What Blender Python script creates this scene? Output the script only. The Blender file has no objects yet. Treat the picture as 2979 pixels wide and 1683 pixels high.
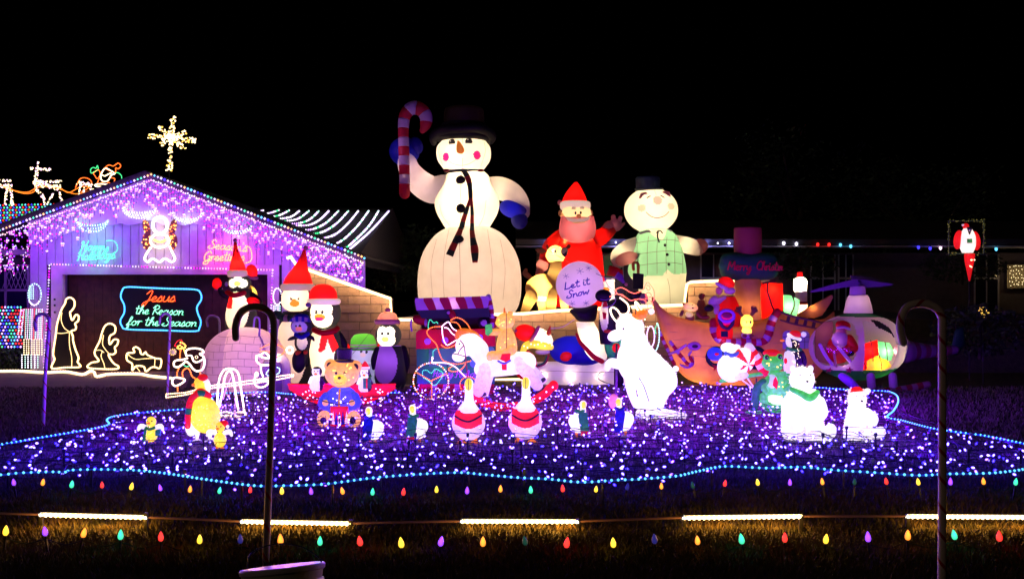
import bpy, bmesh, math, random
from mathutils import Vector, Matrix
random.seed(7)
rnd = random.random
def U(a, b): return a + (b - a) * random.random()
SC = bpy.context.scene
COL = SC.collection
# ---------------------------------------------------------------- camera
F, HX, HY, CH = 2900.0, 1489.5, 860.0, 1.6      # focal length, principal column and horizon row of the photo; eye height
cam = bpy.data.cameras.new('camera'); camo = bpy.data.objects.new('camera', cam); COL.objects.link(camo)
cam.sensor_width = 36; cam.lens = F / 2979 * 36; cam.shift_y = 18.5 / 2979
cam.clip_start = .1; cam.clip_end = 2000
camo.location = (0, 0, CH); camo.rotation_euler = (math.radians(90), 0, 0)
SC.camera = camo
# ---------------------------------------------------------------- night sky, faint street light from behind
w = bpy.data.worlds.new("World"); SC.world = w; w.use_nodes = True
nt = w.node_tree; bg = nt.nodes['Background']
sky = nt.nodes.new('ShaderNodeTexSky'); sky.sky_type = 'NISHITA'; sky.sun_disc = False
sky.sun_elevation = math.radians(-9); sky.sun_rotation = math.radians(200)
nt.links.new(sky.outputs[0], bg.inputs[0]); bg.inputs[1].default_value = .004
sl = bpy.data.lights.new('street_light_glow', 'SUN'); sl.energy = .045; sl.angle = math.radians(3); sl.color = (1, .72, .5)
so = bpy.data.objects.new('street_light_glow', sl); COL.objects.link(so)
so.rotation_euler = (math.radians(62), 0, math.radians(-38))
SC.view_settings.view_transform = 'Standard'; SC.view_settings.look = 'None'
SC.view_settings.exposure = .3; SC.view_settings.gamma = 1
SC.view_settings.use_curve_mapping = False
SC.cycles.use_denoising = True
SC.cycles.max_bounces = 5; SC.cycles.diffuse_bounces = 3; SC.cycles.glossy_bounces = 2
SC.cycles.transmission_bounces = 3; SC.cycles.transparent_max_bounces = 6
SC.cycles.sample_clamp_indirect = 1.5; SC.cycles.caustics_reflective = False; SC.cycles.caustics_refractive = False
# ---------------------------------------------------------------- helpers
def P(x, y, Y): return Vector(((x - HX) * Y / F, Y, CH - (y - HY) * Y / F))
def GY(y): return CH * F / (y - HY)              # distance of the ground seen at row y
def G(x, y, h=0.0):                              # ground point seen at pixel (x, y)
    v = P(x, y, GY(y)); v.z = h; return v
def tag(o, label=None, cat=None, group=None, kind=None):
    if label: o['label'] = label
    if cat: o['category'] = cat
    if group: o['group'] = group
    if kind: o['kind'] = kind
    return o
MATS = {}
def mat(name, col, rough=.6, em=0, emc=None, tr=0, bump=0, bs=40, var=0, vs=8, metal=0, sample=False, c2=None, coat=0):
    if name in MATS: return MATS[name]
    m = bpy.data.materials.new(name); MATS[name] = m; m.use_nodes = True
    n = m.node_tree.nodes; L = m.node_tree.links
    b = n['Principled BSDF']; out = n['Material Output']
    b.inputs['Roughness'].default_value = rough; b.inputs['Metallic'].default_value = metal
    b.inputs['Coat Weight'].default_value = coat
    c4 = (*col, 1); b.inputs['Base Color'].default_value = c4
    src = None
    if var or c2:
        tc = n.new('ShaderNodeTexCoord'); nz = n.new('ShaderNodeTexNoise'); nz.inputs['Scale'].default_value = vs; nz.inputs['Detail'].default_value = 6
        L.new(tc.outputs['Object'], nz.inputs['Vector'])
        rp = n.new('ShaderNodeValToRGB'); e = rp.color_ramp.elements
        a, d = (tuple(c * (1 - var) for c in col), tuple(min(1, c * (1 + var)) for c in col)) if not c2 else (col, c2)
        e[0].position = .32; e[1].position = .68; e[0].color = (*a, 1); e[1].color = (*d, 1)
        L.new(nz.outputs['Fac'], rp.inputs[0]); L.new(rp.outputs[0], b.inputs['Base Color']); src = rp.outputs[0]
    if em:
        b.inputs['Emission Color'].default_value = (*(emc or col), 1); b.inputs['Emission Strength'].default_value = em
        if not sample: m.cycles.emission_sampling = 'NONE'
    if bump:
        tc = n.new('ShaderNodeTexCoord'); nz = n.new('ShaderNodeTexNoise'); nz.inputs['Scale'].default_value = bs; nz.inputs['Detail'].default_value = 5
        bp = n.new('ShaderNodeBump'); bp.inputs['Strength'].default_value = bump; bp.inputs['Distance'].default_value = .02
        L.new(tc.outputs['Object'], nz.inputs['Vector']); L.new(nz.outputs['Fac'], bp.inputs['Height']); L.new(bp.outputs[0], b.inputs['Normal'])
    if tr:
        t = n.new('ShaderNodeBsdfTranslucent'); t.inputs[0].default_value = c4
        if src: L.new(src, t.inputs[0])
        mx = n.new('ShaderNodeMixShader'); mx.inputs[0].default_value = tr
        L.new(b.outputs[0], mx.inputs[1]); L.new(t.outputs[0], mx.inputs[2]); L.new(mx.outputs[0], out.inputs[0])
    return m
def ny(name, col): return mat('nylon_' + name, col, .55, tr=.55, var=.06, vs=3, bump=.25, bs=6)   # inflatable fabric, lit through from inside
W_, R_, G_, B_, K_ = ny('white', (.82, .8, .76)), ny('red', (.75, .012, .012)), ny('green', (.03, .26, .13)), ny('blue', (.015, .02, .42)), ny('black', (.012, .011, .016))
O_, Y_, PK, PU = ny('orange', (.85, .2, .02)), ny('yellow', (.9, .62, .12)), ny('pink', (.75, .33, .35)), ny('purple', (.3, .12, .5))
TA, BR, FAWN, GREY = ny('tan', (.6, .4, .33)), ny('brown', (.32, .13, .06)), ny('fawn', (.85, .6, .2)), ny('grey', (.45, .42, .5))
LG, DG, MAG = ny('light_green', (.1, .5, .06)), ny('dark_green', (.012, .07, .04)), ny('magenta', (.55, .01, .18))
INK = mat('black_print', (.008, .008, .01), .4); SEAM = mat('seam_thread', (.2, .12, .1), .7); WP = mat('white_print', (.8, .8, .8), .4)
PLAST_K = mat('black_plastic', (.012, .012, .014), .35); WIRE = mat('dark_wire', (.006, .012, .008), .6)
def gl(name, col, e, base=None): return mat('glow_' + name, base or col, .5, em=e, emc=col)     # lit plastic / bulb glass
def sh(name, col, e):
    m = mat('lit_shell_' + name, col, .5, em=e * .62, emc=col, var=.3, vs=18, bump=.9, bs=38, tr=.5); m['lit'] = e; return m
BW, BY, BO, BRD = gl('warm_white', (1, .78, .42), 2.6), gl('yellow', (1, .55, .08), 2.4), gl('orange', (1, .2, .02), 2.2), gl('red', (1, .02, .015), 1.6)
BG, BC, BB, BV = gl('green', (.08, 1, .35), 1.2), gl('cyan', (.12, .6, 1), 1.7), gl('blue', (.05, .04, 1), 1.6), gl('violet', (.62, .3, 1), 3.2)
BM, BWH, BAQ = gl('magenta', (1, .05, .75), 1.5), gl('cool_white', (.85, .8, 1), 3.2), gl('aqua_white', (.55, 1, .85), 1.8)
BPK = gl('pale_pink', (1, .6, .95), 2.4)
IW, IP, IM, IV = gl('icicle_white', (.85, .75, 1), 1.2), gl('icicle_pink', (1, .45, .95), 1.1), gl('icicle_magenta', (1, .01, .8), 1.1), gl('icicle_violet', (.35, .06, 1), 1.4)
class MB:
    def __init__(s): s.v = []; s.f = []
    def add(s, V, Fc):
        o = len(s.v); s.v += [tuple(p) for p in V]; s.f += [tuple(i + o for i in f) for f in Fc]; return s
def link(name, V, Fc, m, parent=None, smooth=True, loc=None):
    me = bpy.data.meshes.new(name); me.from_pydata([tuple(v) for v in V], [], Fc); me.validate(); me.update()
    if m: me.materials.append(m)
    if smooth: me.shade_smooth()
    o = bpy.data.objects.new(name, me); COL.objects.link(o)
    if parent: o.parent = parent
    if loc is not None: o.location = loc
    return o
def empty(name, loc, label, cat, group=None):
    o = bpy.data.objects.new(name, None); COL.objects.link(o); o.location = loc; o.empty_display_size = .1
    return tag(o, label, cat, group)
def lamp(loc, W, col, parent=None, r=.03, off=None):
    l = bpy.data.lights.new('bulb_or_fill_light', 'POINT'); l.energy = W; l.color = col; l.shadow_soft_size = r  # also used for added fill lamps where no bulb sits
    o = bpy.data.objects.new('bulb_or_fill_light', l); COL.objects.link(o); o.location = loc
    if parent:
        o.parent = parent
        o.location = Vector(loc) - Vector(off if off is not None else parent.location)
    return o
def boxv(a, b):
    (x0, y0, z0), (x1, y1, z1) = a, b
    V = [(x, y, z) for z in (z0, z1) for y in (y0, y1) for x in (x0, x1)]
    return V, [(0, 2, 3, 1), (4, 5, 7, 6), (0, 1, 5, 4), (2, 6, 7, 3), (0, 4, 6, 2), (1, 3, 7, 5)]
def cr(pts, k=6, closed=False):                  # Catmull-Rom through points of any dimension
    n = len(pts); out = []
    if n < 3: return [tuple(p) for p in pts]
    rng = range(n if closed else n - 1)
    for i in rng:
        if closed: p = [pts[(i + j) % n] for j in (-1, 0, 1, 2)]
        else: p = [pts[max(0, i - 1)], pts[i], pts[i + 1], pts[min(n - 1, i + 2)]]
        for j in range(k):
            t = j / k
            out.append(tuple(.5 * (2 * b + (c - a) * t + (2 * a - 5 * b + 4 * c - d) * t * t + (3 * b - a - 3 * c + d) * t ** 3) for a, b, c, d in zip(*p)))
    if not closed: out.append(tuple(pts[-1]))
    return out
def resample(pts, step, closed=False):
    pts = [Vector(p) for p in pts]
    if closed: pts = pts + [pts[0]]
    out = [pts[0].copy()]; acc = 0.0
    for a, b in zip(pts, pts[1:]):
        L = (b - a).length
        if L < 1e-9: continue
        d = step - acc
        while d <= L:
            out.append(a + (b - a) * (d / L)); d += step
        acc = L - (d - step)
    return out
def tubeg(pts, r, n=8, closed=False, cap=True):  # tube through 3-D points; r scalar or list; rounded ends
    pts = [Vector(p) for p in pts]; N = len(pts); rs = list(r) if hasattr(r, '__len__') else [r] * N
    V, Fc = [], []
    rings = []
    up = Vector((0.03, 1, .02)).normalized()
    for i in range(N):
        a = pts[(i - 1) % N] if closed or i > 0 else pts[i]; b = pts[(i + 1) % N] if closed or i < N - 1 else pts[i]
        t = (b - a)
        if t.length < 1e-9: t = Vector((0, 0, 1))
        t.normalize(); s = t.cross(up)
        if s.length < .1: s = t.cross(Vector((1, 0, 0)))
        s.normalize(); u = s.cross(t)
        rings.append((pts[i], rs[i], s, u, t))
    if cap and not closed:
        p, q, s, u, t = rings[0]; pre = [(p - t * q * math.sin(a), q * math.cos(a), s, u, t) for a in (1.35, .95, .5)]
        p, q, s, u, t = rings[-1]; post = [(p + t * q * math.sin(a), q * math.cos(a), s, u, t) for a in (.5, .95, 1.35)]
        rings = pre + rings + post
    for p, q, s, u, t in rings:
        for k in range(n):
            a = 2 * math.pi * k / n; V.append(p + s * (q * math.cos(a)) + u * (q * math.sin(a)))
    M = len(rings)
    for i in range(M if closed else M - 1):
        for k in range(n):
            a = i * n + k; b = i * n + (k + 1) % n; c = ((i + 1) % M) * n + (k + 1) % n; d = ((i + 1) % M) * n + k
            Fc.append((a, b, c, d))
    if not closed: Fc.append(tuple(range(n))[::-1]); Fc.append(tuple((M - 1) * n + k for k in range(n)))
    return V, Fc
OCT = ([(1, 0, 0), (-1, 0, 0), (0, 1, 0), (0, -1, 0), (0, 0, 1), (0, 0, -1)], [(0, 2, 4), (2, 1, 4), (1, 3, 4), (3, 0, 4), (2, 0, 5), (1, 2, 5), (3, 1, 5), (0, 3, 5)])
def _ico():
    bm = bmesh.new(); bmesh.ops.create_icosphere(bm, subdivisions=1, radius=1); V = [tuple(v.co) for v in bm.verts]; f = [tuple(v.index for v in q.verts) for q in bm.faces]; bm.free(); return V, f
ICO = _ico()
def bead(mb, p, r, sq=1.0, ax=None, shape=OCT):
    V, Fc = shape
    if ax is None: mb.add([(p[0] + a * r, p[1] + b * r, p[2] + c * r * sq) for a, b, c in V], Fc)
    else:
        q = Vector((0, 0, 1)).rotation_difference(Vector(ax)).to_matrix()
        mb.add([Vector(p) + q @ Vector((a * r, b * r, c * r * sq)) for a, b, c in V], Fc)
def inpoly(x, y, poly):
    c = False; n = len(poly); j = n - 1
    for i in range(n):
        xi, yi = poly[i][0], poly[i][1]; xj, yj = poly[j][0], poly[j][1]
        if (yi > y) != (yj > y) and x < (xj - xi) * (y - yi) / (yj - yi) + xi: c = not c
        j = i
    return c
def inell(e): cx, cy, rx, ry = e[:4]; return lambda x, y: ((x - cx) / rx) ** 2 + ((y - cy) / ry) ** 2 < 1
class Part:                                      # a built part and the depth of its front at (x, y)
    def __init__(s, ob, front): s.ob = ob; s.front = front
class Fig:
    """A thing measured in photo pixels at its own distance Y: x right, y down, d towards the viewer."""
    def __init__(s, name, label, cat, bx, by, Y, group=None):
        s.Y = Y; s.k = Y / F; s.o = P(bx, by, Y); s.root = empty(name, s.o, label, cat, group)
    def w(s, x, y, d=0): return Vector(((x - HX) * s.k, s.Y - d * s.k, CH - (y - HY) * s.k)) - s.o
    def mesh(s, name, m, V, Fc, par=None, smooth=True):
        return link(name, [s.w(*v) for v in V], Fc, m, (par.ob if isinstance(par, Part) else par) or s.root, smooth)
    def shell(s, name, m, V, Fc, splits=(), par=None, smooth=True, front=None):
        groups = [[] for _ in range(len(splits) + 1)]
        if splits:
            tests = [(sp[2] if callable(sp[2]) else inell(sp[2]) if not hasattr(sp[2][0], '__len__') else (lambda q: (lambda x, y: inpoly(x, y, q)))(sp[2])) for sp in splits]
            for f in Fc:
                x = sum(V[i][0] for i in f) / len(f); y = sum(V[i][1] for i in f) / len(f); d = sum(V[i][2] for i in f) / len(f)
                g = 0
                for j, t in enumerate(tests):
                    if (d > s._cd or (len(splits[j]) > 3 and splits[j][3])) and t(x, y): g = j + 1; break
                groups[g].append(f)
        else: groups[0] = Fc
        res = None
        for j, fs in enumerate(groups):
            if not fs: continue
            idx = {}
            vv = []; ff = []
            for f in fs:
                q = []
                for i in f:
                    if i not in idx: idx[i] = len(vv); vv.append(V[i])
                    q.append(idx[i])
                ff.append(tuple(q))
            o = s.mesh(name if j == 0 else splits[j - 1][0], m if j == 0 else splits[j - 1][1], vv, ff, par if (j == 0 or res is None) else (res if par is None else par), smooth)
            if j == 0: res = o
            elif res is None: res = o
        return Part(res, front)
    def glow(s, x, y, d, W, col=(1, .7, .38)): return lamp(s.w(x, y, d), W * .42, col, s.root, off=(0, 0, 0))  # unseen lamp; with large d an added fill lighting ground before the figure
    def e(s, name, m, cx, cy, rx, ry, rd=None, d=0, rot=0, glow=0, gc=(1, .7, .38), splits=(), par=None, res=None):
        rd = rd or (rx + ry) / 2 * .95; s._cd = d - rd * .15
        cell = 2.6 if splits else 6
        nu = res or max(14, min(150, int(2 * math.pi * max(rx, rd) / cell))); nv = max(8, min(90, int(math.pi * ry / cell)))
        V, Fc = [], []; ca, sa = math.cos(math.radians(rot)), math.sin(math.radians(rot))
        for i in range(nv + 1):
            t = math.pi * i / nv
            for k in range(nu):
                a = 2 * math.pi * k / nu; x = rx * math.sin(t) * math.cos(a); y = -ry * math.cos(t)
                V.append((cx + x * ca - y * sa, cy + x * sa + y * ca, d + rd * math.sin(t) * math.sin(a)))
        for i in range(nv):
            for k in range(nu): Fc.append((i * nu + k, i * nu + (k + 1) % nu, (i + 1) * nu + (k + 1) % nu, (i + 1) * nu + k))
        def front(x, y):
            X = (x - cx) * ca + (y - cy) * sa; Yy = -(x - cx) * sa + (y - cy) * ca
            return d + rd * math.sqrt(max(0.03, 1 - (X / rx) ** 2 - (Yy / ry) ** 2))
        if glow: s.glow(cx, cy, d, glow, gc)
        if 'lit' in m and min(rx, ry, rd) > 11: lamp(s.w(cx, cy, d), 11 * m['lit'] * (min(rx, ry, rd) * s.k) ** 2, (1, .84, .68), s.root, off=(0, 0, 0))
        return s.shell(name, m, V, Fc, splits, par, True, front)
    def l(s, name, m, prof, cx, kd=.95, d=0, glow=0, gc=(1, .7, .38), splits=(), par=None, gy=None, smooth=True, sm=True, gores=0):
        pr = [(p[0], max(p[1], .01), p[2] if len(p) > 2 else 0) for p in prof]
        if sm: pr = cr(pr, 5)
        s._cd = d - max(p[1] for p in pr) * .1
        cell = 2.6 if splits else 6; R = max(p[1] for p in pr)
        H = sum(math.dist(a[:2], b[:2]) for a, b in zip(pr, pr[1:]))
        pr = [tuple(v) for v in resample(pr, max(1.6, H / 90 if splits else H / 34))] + [pr[-1]]
        nu = max(14, min(180, int(2 * math.pi * R / cell)))
        V, Fc = [], []
        for y, r, xo in pr:
            for k in range(nu):
                a = 2 * math.pi * k / nu; g = 1 - (gores and .035 * (1 - abs(math.sin(a * gores / 2))))
                V.append((cx + xo + r * g * math.cos(a), y, d + kd * r * g * math.sin(a)))
        n = len(pr)
        for i in range(n - 1):
            for k in range(nu): Fc.append((i * nu + k, (i + 1) * nu + k, (i + 1) * nu + (k + 1) % nu, i * nu + (k + 1) % nu))
        Fc.append(tuple(range(nu))); Fc.append(tuple((n - 1) * nu + k for k in range(nu))[::-1])
        ys = sorted((p[0], p[1], p[2]) for p in pr)
        def front(x, y):
            y = min(max(y, ys[0][0]), ys[-1][0])
            for a, b in zip(ys, ys[1:]):
                if a[0] <= y <= b[0]:
                    t = (y - a[0]) / max(1e-6, b[0] - a[0]); r = a[1] + (b[1] - a[1]) * t; xo = a[2] + (b[2] - a[2]) * t
                    return d + kd * math.sqrt(max(.02 * r * r, r * r - (x - cx - xo) ** 2))
            return d
        if glow:
            yy = gy or [(pr[0][0] + pr[-1][0]) / 2]
            for q in yy: s.glow(cx, q, d, glow / len(yy), gc)
        if 'lit' in m and R > 14:
            big = [p for p in pr if p[1] > R * .6]; n_l = max(1, int(H / R / 1.6))
            for i in range(n_l):
                q = big[int((i + .5) * len(big) / n_l)]; lamp(s.w(cx + q[2], q[0], d), 11 * m['lit'] * (q[1] * min(1, kd) * s.k) ** 2, (1, .84, .68), s.root, off=(0, 0, 0))
        return s.shell(name, m, V, Fc, splits, par, smooth, front)
    def t(s, name, m, pts, r, host=None, par=None, n=None, closed=False, glow=0, gc=(1, .7, .38), sm=True, off=0):
        pts = [tuple(p) if len(p) > 2 else (p[0], p[1], 0) for p in pts]
        rs = list(r) if hasattr(r, '__len__') else [r] * len(pts)
        q = [(*p, a) for p, a in zip(pts, rs)]
        if sm: q = cr(q, 5, closed)
        if host:
            q = [tuple(v) for v in resample(q, 5)] + [q[-1]]
            q = [(a, b, host.front(a, b) + off + (c if len(pts[0]) > 2 else 0), e) for a, b, c, e in q]
        n = n or (6 if max(rs) < 5 else 12 if max(rs) < 20 else 24)
        V, Fc = tubeg([(a, c, -b) for a, b, c, e in q], [e[3] for e in q], n, closed)
        V = [(v[0], -v[2], v[1]) for v in V]
        if glow:
            m_ = q[len(q) // 2]; s.glow(m_[0], m_[1], m_[2], glow, gc)
        o = s.mesh(name, m, V, Fc, par); return Part(o, None)
    def patch(s, name, m, host, out, off=.8, th=1.2, par=None):   # a piece sewn or printed on the host's front: ellipse (x,y,rx,ry) or outline
        if not hasattr(out[0], '__len__'):
            cx, cy, rx, ry = out[:4]; n = 20; out = [(cx + rx * math.cos(2 * math.pi * k / n), cy + ry * math.sin(2 * math.pi * k / n)) for k in range(n)]
        else: cx = sum(p[0] for p in out) / len(out); cy = sum(p[1] for p in out) / len(out)
        n = len(out); V, Fc = [], []; fr = host.front if isinstance(host, Part) else (host if callable(host) else (lambda x, y: host))
        lv = [(1, -1.5), (1, off), (.8, off + th * .7), (.4, off + th)]
        for k_, o_ in lv:
            for x, y in out: X = cx + (x - cx) * k_; Z = cy + (y - cy) * k_; V.append((X, Z, fr(X, Z) + o_))
        V.append((cx, cy, fr(cx, cy) + off + th))
        for i in range(len(lv) - 1):
            for k in range(n): Fc.append((i * n + k, i * n + (k + 1) % n, (i + 1) * n + (k + 1) % n, (i + 1) * n + k))
        for k in range(n): Fc.append(((len(lv) - 1) * n + k, (len(lv) - 1) * n + (k + 1) % n, len(lv) * n))
        return s.mesh(name, m, V, Fc, par or (host if isinstance(host, Part) else None))
    def slab(s, name, m, out, th=4, d=0, par=None, puff=0, smooth=False):  # flat cut-out with real thickness, edges rounded when puff
        n = len(out); V, Fc = [], []
        if puff:
            cx = sum(p[0] for p in out) / n; cy = sum(p[1] for p in out) / n
            lv = [(.0, -1), (.5, -.9), (.85, -.55), (1, 0), (.85, .55), (.5, .9), (0, 1)]
            for k_, h in lv:
                for x, y in out: V.append((cx + (x - cx) * k_, cy + (y - cy) * k_, d + h * th))
            for i in range(len(lv) - 1):
                for k in range(n): Fc.append((i * n + k, i * n + (k + 1) % n, (i + 1) * n + (k + 1) % n, (i + 1) * n + k))
            return s.mesh(name, m, V, Fc, par, True)
        for h in (0, th):
            for x, y in out: V.append((x, y, d + h))
        for k in range(n): Fc.append((k, (k + 1) % n, n + (k + 1) % n, n + k))
        Fc += [tuple(range(n))[::-1], tuple(range(n, 2 * n))]
        return s.mesh(name, m, V, Fc, par, smooth)
    def rope(s, name, pts, m=BW, bm=None, r=1.6, br=2.6, sp=7, closed=False, sm=True, par=None, d=0, mats=None, parts=True):
        """rope light bent to a shape: a clear tube with small bulbs along it"""
        pts = [tuple(p) if len(p) > 2 else (p[0], p[1], d) for p in pts]
        q = cr(pts, 6, closed) if sm and len(pts) > 2 else pts
        V, Fc = tubeg([(a, c, -b) for a, b, c in q], r, 5, closed)
        tube = s.mesh(name, m, [(v[0], -v[2], v[1]) for v in V], Fc, par)
        if bm or mats:
            bs = resample(q, sp, closed); ms = mats or [bm]
            for j, mm in enumerate(ms):
                mb = MB()
                for i, p in enumerate(bs):
                    if i % len(ms) == j: bead(mb, (p[0], p[1], p[2] + r * .6), br)
                if mb.v: tag(s.mesh('rope_bulbs', mm, mb.v, mb.f, tube, False), kind='stuff')
        return tube
    def stripes(s, pts, r, mats, n, par=None, d=0, name='stripe', glow=0):
        pts = [tuple(p) if len(p) > 2 else (p[0], p[1], d) for p in pts]
        rs = list(r) if hasattr(r, '__len__') else [r] * len(pts)
        q = cr([(*p, a) for p, a in zip(pts, rs)], 12)
        L = [0.0]
        for a, b in zip(q, q[1:]): L.append(L[-1] + math.dist(a[:3], b[:3]))
        def at(t):
            for i in range(len(L) - 1):
                if L[i] <= t <= L[i + 1] + 1e-6:
                    u = (t - L[i]) / max(1e-9, L[i + 1] - L[i]); return tuple(a + (b - a) * u for a, b in zip(q[i], q[i + 1]))
            return q[-1]
        for j in range(n):
            seg = [at(L[-1] * (j + u / 5) / n) for u in range(6)]
            V, Fc = tubeg([(a, c, -b) for a, b, c, e in seg], [e[3] for e in seg], 16, cap=(j in (0, n - 1)))
            V = [(v[0], -v[2], v[1]) for v in V]
            s.mesh(name, mats[j % len(mats)], V, Fc, par)
    def fuzz(s, part, m, n, L=7):               # glowing tinsel or fur blades, added for a fuzzy bright fringe
        me = part.ob.data; fs = list(me.polygons); mb = MB(); k = s.k
        for i in range(n):
            p = random.choice(fs); c = p.center + Vector((U(-1, 1), U(-1, 1), U(-1, 1))) * 3 * k; nn = (p.normal + Vector((U(-1, 1), U(-1, 1), U(-1, 1))) * .6).normalized(); b = nn.orthogonal().normalized() * 1.1 * k
            mb.add([c - b - nn * k, c + b - nn * k, c + nn * L * k * U(.4, 1)], [(0, 1, 2)])
        tag(link('fur', mb.v, mb.f, m, part.ob, False), kind='stuff')
    def lights(s, host, m, reg, n, r=2.2, par=None, name='bulb'):   # mini bulbs on a lit figure: each a part
        base = None; k = 0
        while k < n:
            x = U(reg[0] - reg[2], reg[0] + reg[2]); y = U(reg[1] - reg[3], reg[1] + reg[3])
            if ((x - reg[0]) / reg[2]) ** 2 + ((y - reg[1]) / reg[3]) ** 2 > .85: continue
            k += 1
            p = s.w(x, y, host.front(x, y) + 1)
            if base is None:
                base = link(name, [Vector(v) * (r * s.k) for v in ICO[0]], ICO[1], m, host.ob); base.location = p
            else:
                c = base.copy(); COL.objects.link(c); c.location = p
# one-stroke script letters: x right, y up, x-height 1
A = {
'a': ([[(.85, .8), (.55, 1), (.15, .75), (.1, .3), (.4, 0), (.75, .3), (.88, .95), (.88, .25), (1.15, .08)]], 1.1),
'e': ([[(0, .35), (.5, .5), (.72, .8), (.48, 1.02), (.2, .75), (.2, .25), (.5, 0), (.95, .2)]], .9),
's': ([[(0, .1), (.45, 1.05), (.6, .75), (.75, .35), (.5, 0), (.15, .1), (.9, .12)]], .85),
'u': ([[(.1, 1), (.1, .3), (.35, 0), (.7, .25), (.85, 1), (.85, .2), (1.1, .08)]], 1.05),
't': ([[(.3, 1.8), (.28, .3), (.5, 0), (.8, .15)], [(0, 1.25), (.65, 1.3)]], .75),
'h': ([[(0, .1), (.35, 1.3), (.4, 1.95), (.15, 1.6), (.15, 0)], [(.15, .5), (.5, 1), (.75, .75), (.75, .2), (1, .08)]], .95),
'n': ([[(.05, .9), (.15, .9), (.15, 0)], [(.15, .5), (.5, 1), (.75, .75), (.75, .2), (1, .08)]], .95),
'm': ([[(.05, .9), (.15, .9), (.15, 0)], [(.15, .5), (.4, 1), (.55, .8), (.55, 0)], [(.55, .5), (.85, 1), (1, .75), (1, .2), (1.2, .08)]], 1.15),
'o': ([[(.5, 1), (.12, .7), (.15, .2), (.45, 0), (.8, .3), (.75, .8), (.5, 1), (.75, .85), (1.05, .95)]], 1.0),
'r': ([[(.05, .8), (.2, 1), (.2, 0)], [(.2, .6), (.45, .98), (.75, .9)]], .75),
'f': ([[(0, .1), (.5, 1.2), (.55, 1.9), (.3, 1.7), (.25, -.6), (.5, -.4), (.35, .1), (.8, .2)]], .75),
'i': ([[(.1, 1), (.1, .25), (.3, 0), (.5, .1)], [(.1, 1.4), (.14, 1.5)]], .45),
'l': ([[(0, .1), (.4, 1.4), (.35, 1.95), (.12, 1.5), (.15, .2), (.4, .03)]], .42),
'd': ([[(.85, .8), (.5, 1), (.15, .7), (.15, .2), (.5, 0), (.8, .4), (.88, 1.9), (.88, .2), (1.1, .08)]], 1.05),
'p': ([[(.05, .6), (.2, 1), (.2, -.9)], [(.2, .6), (.55, 1), (.8, .6), (.55, .05), (.25, .2)]], .9),
'y': ([[(.1, 1), (.15, .3), (.45, .1), (.8, .9), (.8, -.4), (.5, -.95), (.25, -.6), (1.05, .15)]], 1.0),
'g': ([[(.85, .8), (.5, 1), (.15, .7), (.2, .2), (.55, .1), (.85, .9), (.82, -.5), (.5, -.95), (.2, -.6), (1.05, .15)]], 1.0),
'w': ([[(.05, 1), (.2, .1), (.35, 0), (.6, .9), (.75, .1), (.9, 0), (1.15, 1)]], 1.2),
"'": ([[(.1, 1.9), (.05, 1.6)]], .3),
'v': ([[(.05, 1), (.4, 0), (.8, 1)]], .9),
' ': ([], .6),
'J': ([[(.2, 1.5), (.6, 2.1), (.9, 1.9), (.75, .3), (.4, -.8), (.05, -.6), (.4, 0), (1.1, .35)]], 1.1),
'R': ([[(.25, 0), (.35, 1.9)], [(0, 1.5), (.4, 2.05), (.95, 1.9), (1, 1.35), (.4, 1), (.7, .6), (1.2, .05)]], 1.15),
'S': ([[(1.1, 1.75), (.8, 2.1), (.4, 1.8), (.5, 1.3), (.95, .8), (.8, .15), (.3, 0), (-.1, .3), (.2, .6)]], 1.15),
'H': ([[(0, 1.6), (.3, 2), (.3, .1), (.05, 0)], [(1.15, 2.05), (1, 1.2), (1, .1), (1.3, .05)], [(.1, .95), (1.1, 1.1)]], 1.3),
'G': ([[(1.1, 1.7), (.8, 2.1), (.2, 1.7), (0, .8), (.35, 0), (.9, .3), (1.05, 1), (.7, .95), (1.05, .9), (1, -.4), (.5, -.8), (.1, -.4), (1.25, .2)]], 1.25),
'L': ([[(.25, 1.9), (.2, .1), (.05, .05), (1, .1)]], 1.05),
'M': ([[(0, 0), (.2, 1.9), (.7, .6), (1.2, 1.95), (1.4, 0)]], 1.5),
'C': ([[(1.1, 1.7), (.7, 2), (.15, 1.4), (.1, .5), (.6, 0), (1.15, .35)]], 1.2),
}
def script(text, x, y, h, slope=0, track=1.0, slant=.18, wmax=None):
    """strokes in photo pixels for a word: baseline starts at (x, y), x-height h"""
    tot = sum(A[c][1] for c in text); kx = (wmax / (tot * h)) if wmax else track
    out = []; cx = 0.0
    for c in text:
        st, wd = A[c]
        for q in st:
            out.append([(x + (cx + a + b * slant) * h * kx, y - b * h + slope * (cx + a) * h * kx) for a, b in q])
        cx += wd
    return out
def link2(name, chunks, parent=None, smooth=False, loc=None):   # one mesh, several material slots
    V, Fc, mi = [], [], []; ms = []
    for v, f, m in chunks:
        o = len(V); V += [tuple(p) for p in v]; Fc += [tuple(i + o for i in q) for q in f]
        if m not in ms: ms.append(m)
        mi += [ms.index(m)] * len(f)
    me = bpy.data.meshes.new(name); me.from_pydata(V, [], Fc)
    for m in ms: me.materials.append(m)
    me.polygons.foreach_set('material_index', mi); me.update()
    o = bpy.data.objects.new(name, me); COL.objects.link(o)
    if parent: o.parent = parent
    if loc is not None: o.location = loc
    return o
def structure(name, V, Fc, m, smooth=False): return tag(link(name, V, Fc, m, None, smooth), kind='structure')
def prism(out, y0, y1):                          # outline in (x, z) drawn out from y0 to y1
    n = len(out); V = [(x, y0, z) for x, z in out] + [(x, y1, z) for x, z in out]
    return V, [(k, (k + 1) % n, n + (k + 1) % n, n + k) for k in range(n)] + [tuple(range(n))[::-1], tuple(range(n, 2 * n))]
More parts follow.
